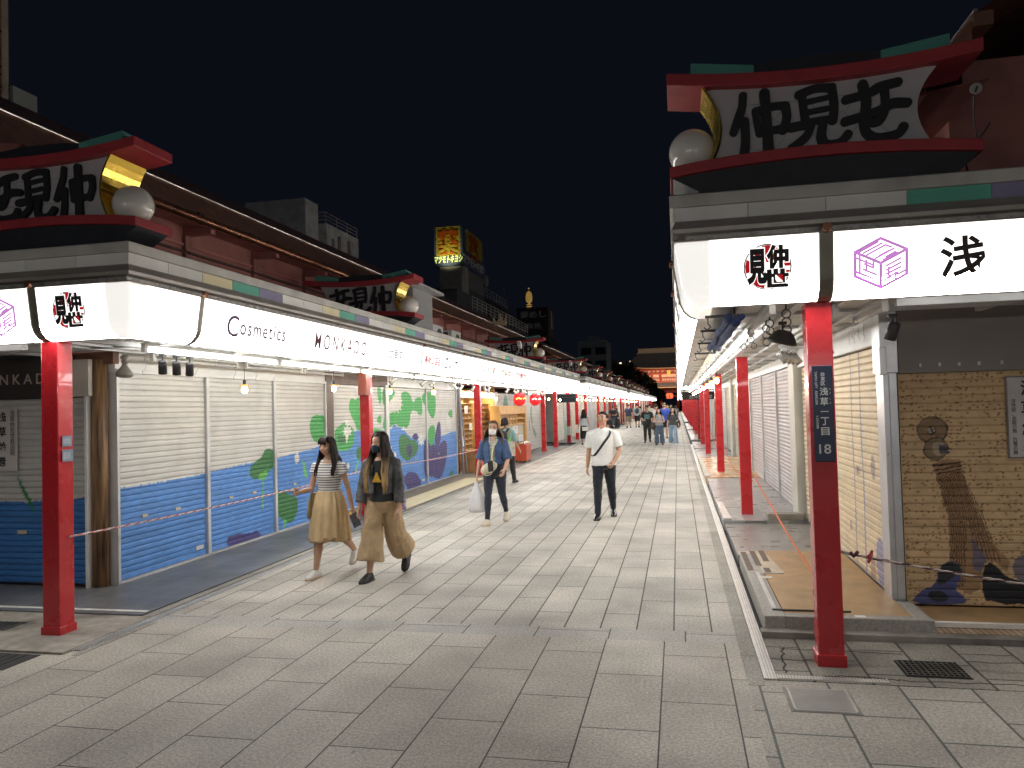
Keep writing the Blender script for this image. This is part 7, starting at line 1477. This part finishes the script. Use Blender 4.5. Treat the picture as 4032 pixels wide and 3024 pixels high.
def band(mb,P,w,th,up=(0,0,1),center=None,m=0):
    """flat strap: width lies in the surface it follows (normal = away from the body axis)"""
    P=smooth_path(P); n=len(P); vs=[]
    for i,p in enumerate(P):
        t=(P[min(i+1,n-1)]-P[max(i-1,0)]).normalized(); r=p-center; r=(r-t*r.dot(t)).normalized(); s_=t.cross(r)
        for a,b in ((-w,-th),(w,-th),(w,th),(-w,th)): vs.append(p+s_*a+r*b)
    fs=[(i*4+j,i*4+(j+1)%4,(i+1)*4+(j+1)%4,(i+1)*4+j) for i in range(n-1) for j in range(4)]; mb.add(vs,fs,m)
band(mb,[push_out(f4,p,.037) for p in smooth_path(P,4)],.019,.003,center=f4.spine(.17*U)); mb.build('cross_strap',[STRAP],t4,smooth=False)
mb=MB()
for sx in (-1,1): mb.prism([N4+V3(sx*.012,.068,.002),N4+V3(sx*.062,.05,.028),N4+V3(sx*.085,.05,-.012),N4+V3(sx*.05,.085,-.03)],(0,.012,.002))
mb.tube([N4+V3(-.07,-.035,.03),N4+V3(0,-.07,.045),N4+V3(.07,-.035,.03)],[(.022,.008)]*3,8,0,(0,0,1)); mb.build('polo_collar',[WHT],t4)
# ---- shopper seen from behind
Y=18.35
t5,f5,M5=person('shopper in a teal shirt and black trousers seen from behind, looking right',(px_x(1094,Y),Y),352,1.64,True,dict(leg_r=(22,10,2,0),leg_l=(-6,46,2,-40),arm_r=(8,14,30,0),arm_l=(4,12,20,0),head=(58,12,0),lean=4),AS,
 [('teal_shirt','top',dict(grow=.02,zlo=.0,sleeve=.6,sg=.016,sf=.012),fabric('shirt_teal',(.15,.31,.30),.1,.4)),('black_trousers','pants',dict(lg=.018,zhi=.06),BLKT),('shoe','shoes',dict(),[SHB,SOLEB])],
 ('long',dict(len=lambda a: .055,n=80,span=112,w=.0095,flare=.01,hairline=.045),hairmat('black_bob',(.02,.014,.012))),vox=.009)
# ---------------------------------------------------------------- carried things
def gpt(t,f,M,k,ext=.05): return M@(f.wr[k]+f.hd[k]*ext)
mb=MB(); h=gpt(t1,f1,M1,'r',.085); d=(M1.to_3x3()@f1.hd['r']); mb.obox(h+V3(-.01,0,.028),d*.078,d.cross(V3(0,0,1)).normalized()*.038,V3(0,0,.0045)+d*0); solo(mb,'phone',[mat('phone_case',(.05,.045,.055),.3,0,.1,9)],'dark phone held flat by the woman in the striped tee','phone',bevel=.003)
mb=MB(); h=gpt(t2,f2,M2,'r',.09); mb.obox(h+V3(-.02,-.02,-.03),(.035,.01,.02),(-.03,.005,.07),(.002,.0055,0),0); mb.obox(h+V3(-.052,-.014,-.012),(.0035,.004,.004),(-.028,.005,.066),(.003,.0065,0),1); solo(mb,'phone',[MATS['phone_case'],mat('phone_yellow',(.75,.5,.05),.4,0,.05,9,emit=.1,ecol=(1,.7,.1))],'black phone with a yellow edge held by the woman in the navy mask','phone',bevel=.002)
# olive tote on the shoulder of the striped woman
sh=f1.sh['r']; mb=MB(); c0=M1@(sh+V3(.035,-.02,-.36)); n=20; vs=[]
prof=[(0.10,.05,0),(.115,.07,-.08),(.125,.075,-.17),(.115,.06,-.235),(.06,.03,-.25)]
for j,(a,b,z) in enumerate([(.09,.030,.05)]+prof):
    for i in range(n): th=2*math.pi*i/n; vs.append(c0+V3(b*math.cos(th)*1.0-.01*j*.5,a*math.sin(th)+.008*math.sin(3*th+j),z))
mb.add(vs,[(j*n+i,(j+1)*n+i,(j+1)*n+(i+1)%n,j*n+(i+1)%n) for j in range(5) for i in range(n)]+[tuple(range(n)),tuple(range(6*n-1,5*n-1,-1))])
s0=M1@(sh+V3(.012,.0,.045))
for dy in (-.06,.06): mb.tube([c0+V3(.0,dy,.04),c0+V3(.015,dy*.7,.2),s0+V3(.0,dy*.35,-.02),s0],[(.014,.004)]*4,6,0,(0,1,0))
solo(mb,'tote_bag',[fabric('tote_olive',(.30,.24,.11),.12,.5,8)],'olive cloth tote bag hanging from the shoulder of the woman in the striped tee','bag',smooth=True)
# small backpack with a lilac charm behind the woman in the grey jacket
mb=MB(); q=lambda x,y,z: M2@V3(x,y,z); N2=f2.N; mb.ell((0,0,0),(.14,.085,.19),20,14); mb.v=[tuple(q(*(N2+V3(-.035+x,-.205+y,-.30+z)))) for x,y,z in [(p[0],p[1],p[2]*(1 if p[2]>0 else .9)) for p in mb.v]]
mb.ell(q(*(N2+V3(-.03,-.285,-.36))),(.09,.03,.09),14,8)
for sx in (-1,1): band(mb,[q(*(N2+V3(sx*.06,-.12,-.12))),q(*(N2+V3(sx*.085,-.03,.012))),q(*(N2+V3(sx*.09,.06,-.02))),q(*(N2+V3(sx*.1,.075,-.16))),q(*(N2+V3(sx*.13,.0,-.30)))],.014,.003,center=q(*f2.spine(.16*1.63)))
bp=solo(mb,'backpack',[mat('backpack_brown',(.13,.085,.06),.6,0,.2,9)],'brown backpack worn by the woman in the grey denim jacket','backpack',smooth=True)
mb=MB(); cc=q(*(N2+V3(-.13,-.26,-.50)))
for i in range(9): a=i*2.4; mb.ell(cc+V3(.025*math.cos(a),.025*math.sin(a),.012*(i%3)-.02*i*.6),.034,10,7)
mb.tube([cc+V3(0,0,.03),cc+V3(.02,0,.12)],.004,5); solo(mb,'bag_charm',[fabric('charm_lilac',(.42,.33,.50),.15,.5,30)],'fluffy lilac charm hanging from the brown backpack','charm',smooth=True)
# white plastic shopping bag
h=gpt(t3,f3,M3,'r',.07); mb=MB(); n=36; vs=[]; rn=random.Random(4)
rings=[(0,.012,.010),(-.05,.02,.016),(-.12,.045,.030),(-.22,.085,.055),(-.32,.115,.075),(-.42,.137,.09),(-.48,.140,.092),(-.515,.12,.078),(-.525,.06,.04)]
for j,(z,a,b) in enumerate(rings):
    for i in range(n):
        th=2*math.pi*i/n; w=1+.10*math.sin(5*th+j*.35)+.07*math.sin(9*th+1.3*j*.5)*(1 if j<6 else .5)+.03*math.sin(17*th); vs.append(h+V3(-.01-.0*j+a*w*math.cos(th)+.035*(-z)*.3,b*w*math.sin(th),z+.012*math.sin(4*th+j)*(j>4)))
mb.add(vs,[(j*n+i,(j+1)*n+i,(j+1)*n+(i+1)%n,j*n+(i+1)%n) for j in range(len(rings)-1) for i in range(n)]+[tuple(range((len(rings)-1)*n,len(rings)*n))[::-1]])
PB=mat('plastic_bag',(.72,.71,.72),.28,0,.04,20,.5,22,alpha=.90); N_,L_,b_=nodes_of(PB); b_.inputs['Subsurface Weight'].default_value=.2
o=solo(mb,'plastic_bag',[PB],'full white plastic shopping bag carried by the woman with the white mask','bag',smooth=True)
# cream bag and black pouch
mb=MB(); q3=lambda v: M3@v; c=f3.P+V3(.06,.145,.035); mb.ell((0,0,0),(.15,.06,.085),20,12); mb.v=[tuple(q3(c+roty(D2(28))@V3(*p)+V3(0,0,-.0+.0*p[0]))) for p in mb.v]
P=[f3.N+V3(-.075,-.03,.0),f3.N+V3(-.075,.05,.005),f3.N+V3(-.055,.105,-.06),f3.N+V3(.0,.135,-.20),c+V3(-.06,.03,.10),c+V3(-.02,.04,.05)]; band(mb,[q3(p) for p in P],.014,.003,center=q3(f3.spine(.15*1.65))); P=[c+V3(.12,.02,-.05),c+V3(.05,.05,-.11),c+V3(-.03,.05,-.10),c+V3(-.08,.03,-.03)]; mb.tube([q3(p) for p in smooth_path(P)],.006,6)
solo(mb,'shoulder_bag',[fabric('bag_cream',(.55,.52,.36),.08,.4,9)],'cream shoulder bag across the front of the woman with the white mask','bag',smooth=True)
mb=MB(); c2=c+V3(-.045,.075,.035); mb.obox(q3(c2),(.042,0,.006),(0,.014,0),(-.006,0,.085)); solo(mb,'phone_pouch',[mat('pouch_black',(.018,.018,.022),.55,0,.15,20)],'black phone pouch hanging in front of the cream shoulder bag','pouch',bevel=.01)
# backpack and patchwork tote of the shopper
q5=lambda v: M5@v; N5=f5.N; mb=MB(); mb.ell((0,0,0),(.145,.095,.26),20,14); mb.v=[tuple(q5(N5+V3(.0+p[0]-.03,p[1]-.16,p[2]-.27))) for p in mb.v]
for sx in (-1,1): band(mb,[q5(N5+V3(sx*.07-.01,-.17,-.06)),q5(N5+V3(sx*.085,-.08,.02)),q5(N5+V3(sx*.09,.02,.03)),q5(N5+V3(sx*.1,.08,-.06))],.024,.004,center=q5(f5.spine(.15*1.64)))
solo(mb,'backpack',[fabric('pack_black',(.018,.018,.02),.2,.4)],'black backpack on the shopper in the teal shirt','backpack',smooth=True)
h5=q5(f5.N+V3(.17,-.19,-.30)); mb=MB(); n=6; 
for i in range(n):
    for j in range(7): mb.box((h5.x-.12+.04*i,h5.y-.03,h5.z-.33+.05*j),(h5.x-.082+.04*i,h5.y+.03,h5.z-.282+.05*j),(i*3+j*5+(i*j)%3)%5)
mb.box((h5.x-.118,h5.y-.026,h5.z-.33),(h5.x+.116,h5.y+.026,h5.z+.02),4)
for dx in (-.07,.06): mb.tube([(h5.x+dx,h5.y,h5.z+.01),(h5.x+dx*.8-.02,h5.y+.03,h5.z+.17),(h5.x-.03,h5.y+.10,h5.z+.31)],[(.012,.004)]*3,6)
solo(mb,'patchwork_tote',[mat('patch_%d'%i,c_,.7,0,.25,20) for i,c_ in enumerate(((.55,.28,.20),(.5,.45,.25),(.42,.33,.42),(.55,.40,.15),(.38,.42,.40)))],'colourful patchwork tote on the shoulder of the teal shopper','bag')
mb=MB()
for i in range(7): a=i*.8; mb.prism([h5+V3(-.06+.012*i,0,0),h5+V3(-.045+.012*i,.0,0),h5+V3(-.10+.022*i+.01*math.sin(a),.02*math.cos(a),.20+.02*(i%3))],(.0,.004,0))
solo(mb,'leek_bunch',[mat('leek_green',(.22,.42,.14),.5,0,.3,9)],'bunch of green leaves sticking out of the patchwork tote','vegetables')
# ---------------------------------------------------------------- people farther down the street
def bgp(label,xd,Y,H,fem,heading,pose,sk,cloth,hair,build=1,vox=.014): return person(label,(px_x(xd,Y),Y),heading,H,fem,pose,sk,cloth,hair,build,vox)
def C_(nm,col,**k): return fabric('bg_'+nm,col,.1,.35,9,**k)
HB=hairmat('bg_black',(.018,.014,.012)); HBR=hairmat('bg_brown',(.07,.045,.03)); SH_=('shoe','shoes',dict(),[SHB,SOLEB]); SHL=('shoe','shoes',dict(),[SHW,SOLEW])
zb=lambda x:(2450+x*.13864)*.54861
ze=lambda x:(2230+x*.1567)*.54861
w1=dict(leg_r=(10,4,2,0),leg_l=(-9,22,2,-18)); w2=dict(leg_l=(10,4,2,0),leg_r=(-9,22,2,-18)); st=dict(leg_r=(2,3,4,0),leg_l=(-1,3,4,0))
def P_(b,**k): d=dict(b); d.update(k); return d
TOP=lambda col,nm,**k: ('shirt','top',dict(dict(grow=.018,zlo=-.03,flare=.024,sleeve=.43,sg=.016,sf=.016),**k),C_(nm,col))
PAN=lambda col,nm,**k: ('trousers','pants',dict(dict(lg=.016,zhi=.05),**k),C_(nm,col))
t6,f6,M6=bgp('man in glasses and a black tee with a teal print, walking toward the camera',zb(745),37.7,1.78,False,182,P_(w1,arm_r=(12,10,70,30),arm_l=(2,12,14,0),head=(22,0,0)),AS2,[TOP((.025,.028,.03),'tee_charcoal',build=1),PAN((.035,.037,.03),'chino_dark'),SH_],('short',dict(),HB),1.12)
mb=MB(); c=f6.spine(.17*1.78)+V3(0,.092*1.78*1.12,0)
for i in range(5): mb.box((c.x-.13+.02*(i%2),c.y,c.z+.07-.045*i),(c.x+.13,c.y+.012,c.z+.10-.045*i))
mb.build('shirt_print',[mat('print_teal',(.16,.34,.36),.6,0,.3,30)],t6)
mb=MB(); mb.tube([f6.HC+f6.HR@V3(x,.088-.3*x*x*10,.008) for x in (-.07,-.04,0,.04,.07)],.006,5); mb.build('glasses',[BLACK],t6)
t7,f7,M7=bgp('woman in a grey crop top and blue jeans with folded arms and glasses',zb(1082),35.2,1.63,True,180,P_(st,arm_r=(8,16,85,42),arm_l=(8,16,88,42),head=(0,0,0)),CA,[TOP((.30,.31,.31),'crop_grey',sleeve=.0,zlo=.0,grow=.014),PAN((.075,.11,.16),'jeans_mid',radii=[.062,.062,.058,.055,.056,.060,.064,.068]),SH_],('long',dict(len=lambda a:.20,n=60,span=112,w=.011,hairline=.04,flare=.04),HB))
t8,f8,M8=bgp('tall bearded man in a blue tee, black shorts and a brown cap',zb(1235),41.9,1.90,False,180,P_(w2,arm_r=(2,10,12),arm_l=(2,10,12)),CA,[TOP((.035,.085,.42),'tee_blue',grow=.024,zlo=-.04),PAN((.018,.02,.03),'shorts_black',to=.45,lg=.03),SH_],('short',dict(thick=.004),HB),1.2)
mb=MB(); mb.ell(f8.HC+f8.HR@V3(0,.045,-.062),(.055,.05,.05),14,10); mb.build('beard',[HB],t8,smooth=True); mb=MB(); mb.ell(f8.HC+f8.HR@V3(0,-.01,.06),(.105,.12,.075),18,10); mb.ell(f8.HC+f8.HR@V3(0,.12,.07),(.08,.07,.012),14,6); mb.build('cap',[mat('cap_brown',(.16,.12,.08),.7)],t8,smooth=True)
t9,f9,M9=bgp('woman in a charcoal tee and light blue jeans with a black shoulder bag',zb(1475),34.9,1.67,True,180,P_(w2,arm_r=(0,11,8),arm_l=(2,12,14)),CA,[TOP((.055,.055,.055),'tee_grey',zlo=-.01),PAN((.24,.33,.42),'jeans_light',radii=[.06,.058,.054,.052,.055,.061,.066,.07]),SHL],('long',dict(len=lambda a:.17,n=60,span=112,w=.011,hairline=.042,flare=.03),HB))
mb=MB(); c=M9@(f9.P+V3(-.24,-.04,.06)); mb.ell(c,(.09,.13,.20),16,10); mb.tube([c+V3(0,0,.18),M9@(f9.sh['l']+V3(.03,0,.04))],[(.02,.006)]*2,6); solo(mb,'shoulder_bag',[mat('bag_black',(.018,.018,.018),.6,0,.1,9)],'black shoulder bag of the woman in light blue jeans','bag',smooth=True)
mb=MB(); c=M7@(f7.P+V3(.26,.02,-.02)); mb.ell(c,(.12,.14,.17),16,10); mb.tube([c+V3(0,0,.15),c+V3(.03,0,.4),M7@(f7.sh['r']+V3(-.02,0,.04))],[(.015,.005)]*3,6); solo(mb,'tote_bag',[mat('bag_umber',(.06,.04,.035),.7,0,.15,9)],'brown tote bag beside the woman in the grey crop top','bag',smooth=True)
bgp('young man in a white tee half hidden behind the bearded man',zb(1015),43.5,1.74,False,180,P_(w1,arm_r=(2,12,25)),CA,[TOP((.62,.60,.57),'tee_white'),PAN((.1,.1,.11),'pants_grey'),SHL],('short',dict(thick=.008),HBR))
bgp('man in a navy polo and khaki shorts walking away',zb(225),61.2,1.86,False,0,P_(w1,arm_r=(0,9,12),arm_l=(0,9,12)),CA,[TOP((.03,.035,.065),'polo_navy',grow=.022),PAN((.22,.18,.12),'shorts_khaki',to=.5,lg=.03),SH_],('short',dict(thick=.005,hairline=.06),HBR),1.2)
t10,f10,M10=bgp('man in a grey shirt and black shorts with a backpack, walking away',zb(470),62.0,1.88,False,0,P_(w2,arm_r=(0,9,12),arm_l=(0,9,12)),CA,[TOP((.28,.31,.32),'shirt_steel',grow=.022,zlo=-.05),PAN((.015,.015,.017),'shorts_dark',to=.5,lg=.03),SH_],('short',dict(thick=.005,hairline=.06),HBR),1.12)
mb=MB(); c=M10@(f10.spine(.18*1.88)+V3(0,-.17,0)); mb.ell(c,(.16,.10,.24),14,10); solo(mb,'backpack',[mat('pack_slate',(.04,.05,.065),.6,0,.15,9)],'dark slate backpack on the man in the grey shirt','backpack',smooth=True)
t11,f11,M11=bgp('woman in a pale top and long black skirt with a white handbag, walking away',ze(475),36.3,1.67,True,4,P_(w2,arm_r=(2,12,15),arm_l=(2,14,20)),AS,[TOP((.42,.47,.50),'top_pale',sleeve=.1,zlo=.0,grow=.012),('long_skirt','skirt',dict(hem=(.185,.18,0,0),wz=.09,hz=.30,nf=9,amp=.008,seed=5),C_('skirt_black',(.016,.016,.018))),('shoe','shoes',dict(),[LEATH,SOLEB])],('long',dict(len=lambda a:.20,n=60,span=112,w=.012,hairline=.04,flare=.03),hairmat('bg_dark',(.025,.016,.013))))
mb=MB(); c=M11@(f11.P+V3(.05,-.17,-.12)); mb.box((c.x-.14,c.y-.04,c.z-.09),(c.x+.14,c.y+.04,c.z+.09)); mb.prism([(c.x-.14,c.y-.045,c.z+.09),(c.x+.14,c.y-.045,c.z+.09),(c.x,c.y-.045,c.z-.02)],(0,.004,0)); sp_=M11@(f11.sh['l']+V3(.03,-.05,.04)); mb.tube([(c.x-.13,c.y,c.z+.08),(sp_.x,sp_.y-.07,sp_.z-.25),(sp_.x,sp_.y,sp_.z)],[(.012,.005)]*3,6); solo(mb,'handbag',[mat('bag_white',(.66,.65,.62),.4,0,.05,9)],'white flap handbag of the woman in the long black skirt','bag',bevel=.01)
t12,f12,M12=bgp('man in a black tee and jeans standing beside a woman in black, back turned',ze(1215),60.8,1.78,False,350,P_(st,arm_r=(10,10,40,10),arm_l=(0,12,12)),CA,[TOP((.03,.033,.038),'tee_black_b'),PAN((.09,.12,.17),'jeans_b'),SH_],('short',dict(thick=.004,hairline=.06),HBR),1.08)
bgp('woman in a long black dress looking down at her phone',ze(1330),60.5,1.62,True,95,P_(st,arm_r=(18,8,80,20),arm_l=(18,8,80,20),head=(0,-25,0),lean=5),AS,[TOP((.02,.02,.022),'dress_top',sleeve=.3,zlo=.0),('dress_skirt','skirt',dict(hem=(.2,.2,0,0),wz=.09,hz=.12,nf=9,amp=.012,seed=3),C_('dress_black',(.022,.022,.024))),SH_],('long',dict(len=lambda a:.10,n=50,span=112,w=.013,hairline=.04),hairmat('bg_grey',(.07,.06,.055))))
bgp('person in white standing between the couple and the red post',ze(1305),63.5,1.78,False,180,P_(st),CA,[TOP((.6,.58,.55),'tee_cream'),PAN((.05,.05,.06),'pants_dk'),SH_],('short',dict(),HB),1,.018)
bgp('person in a beige shirt walking away behind the man in the black tee',zb(820),58,1.84,False,0,P_(w1),CA,[TOP((.42,.39,.32),'shirt_beige',sleeve=.5),PAN((.2,.18,.14),'pants_tan'),SH_],('short',dict(thick=.006,hairline=.06),HB),1.1,.018)
bgp('woman in a black hooded top far down the street',zb(1430),62,1.74,True,180,P_(w1),AS,[TOP((.02,.02,.025),'hood_black',sleeve=.85),PAN((.05,.05,.055),'pants_far'),SHL],('long',dict(len=lambda a:.10,n=40,span=112,w=.014,hairline=.04),HB),1,.018)
bgp('distant person in white and green clothes near the right steps',zb(1575),72,1.68,True,180,P_(w2),AS,[TOP((.6,.6,.57),'top_white'),PAN((.12,.2,.15),'pants_green'),SHL],('short',dict(),HB),1,.018)
bgp('distant person in a white shirt right of the bearded man',zb(1325),56,1.72,True,180,P_(w1),AS,[TOP((.64,.62,.58),'top_ivory'),PAN((.3,.28,.2),'pants_sand'),SHL],('long',dict(len=lambda a:.08,n=40,span=112,w=.014,hairline=.04),hairmat('bg_blond',(.4,.3,.13))),1,.018)
bgp('distant person in a pale pink top between the beige shirt and the white tee',zb(905),66,1.72,True,0,P_(w2),AS,[TOP((.55,.42,.42),'top_pink'),PAN((.1,.03,.03),'pants_wine'),SH_],('long',dict(len=lambda a:.06,n=40,span=112,w=.014,hairline=.04),HB),1,.018)
bgp('distant dark haired person between the grey shirt and the black tee',zb(560),69,1.66,True,0,P_(w1),AS,[TOP((.3,.28,.27),'top_stone'),PAN((.03,.03,.035),'pants_blk'),SH_],('long',dict(len=lambda a:.06,n=40,span=112,w=.014,hairline=.04),HB),1,.018)
t=thing('pushchair','black pushchair with small wheels beside the couple in black','pushchair',(px_x(ze(1085),59.5),59.5,0)); x,y=t.location.x,t.location.y
mb=MB(); mb.box((x-.35,y-.3,.35),(x+.3,y+.3,.7)); mb.tube([(x-.3,y,.6),(x-.42,y,1.0)],.03,6); mb.build('seat',[RUBBER],t,bevel=.03)
for dx,dy in ((-.28,-.25),(.28,-.25),(-.28,.25),(.28,.25)): mb=MB(); mb.cyl((x+dx,y+dy-.02,.13),(x+dx,y+dy+.02,.13),.13,14); mb.tube([(x+dx,y+dy,.13),(x+dx*.7,y+dy*.9,.4)],.02,5); mb.build('wheel',[RUBBER],t)
# ---------------------------------------------------------------- tidy helper properties
for o in bpy.data.objects:
    if '_w' in o: del o['_w']
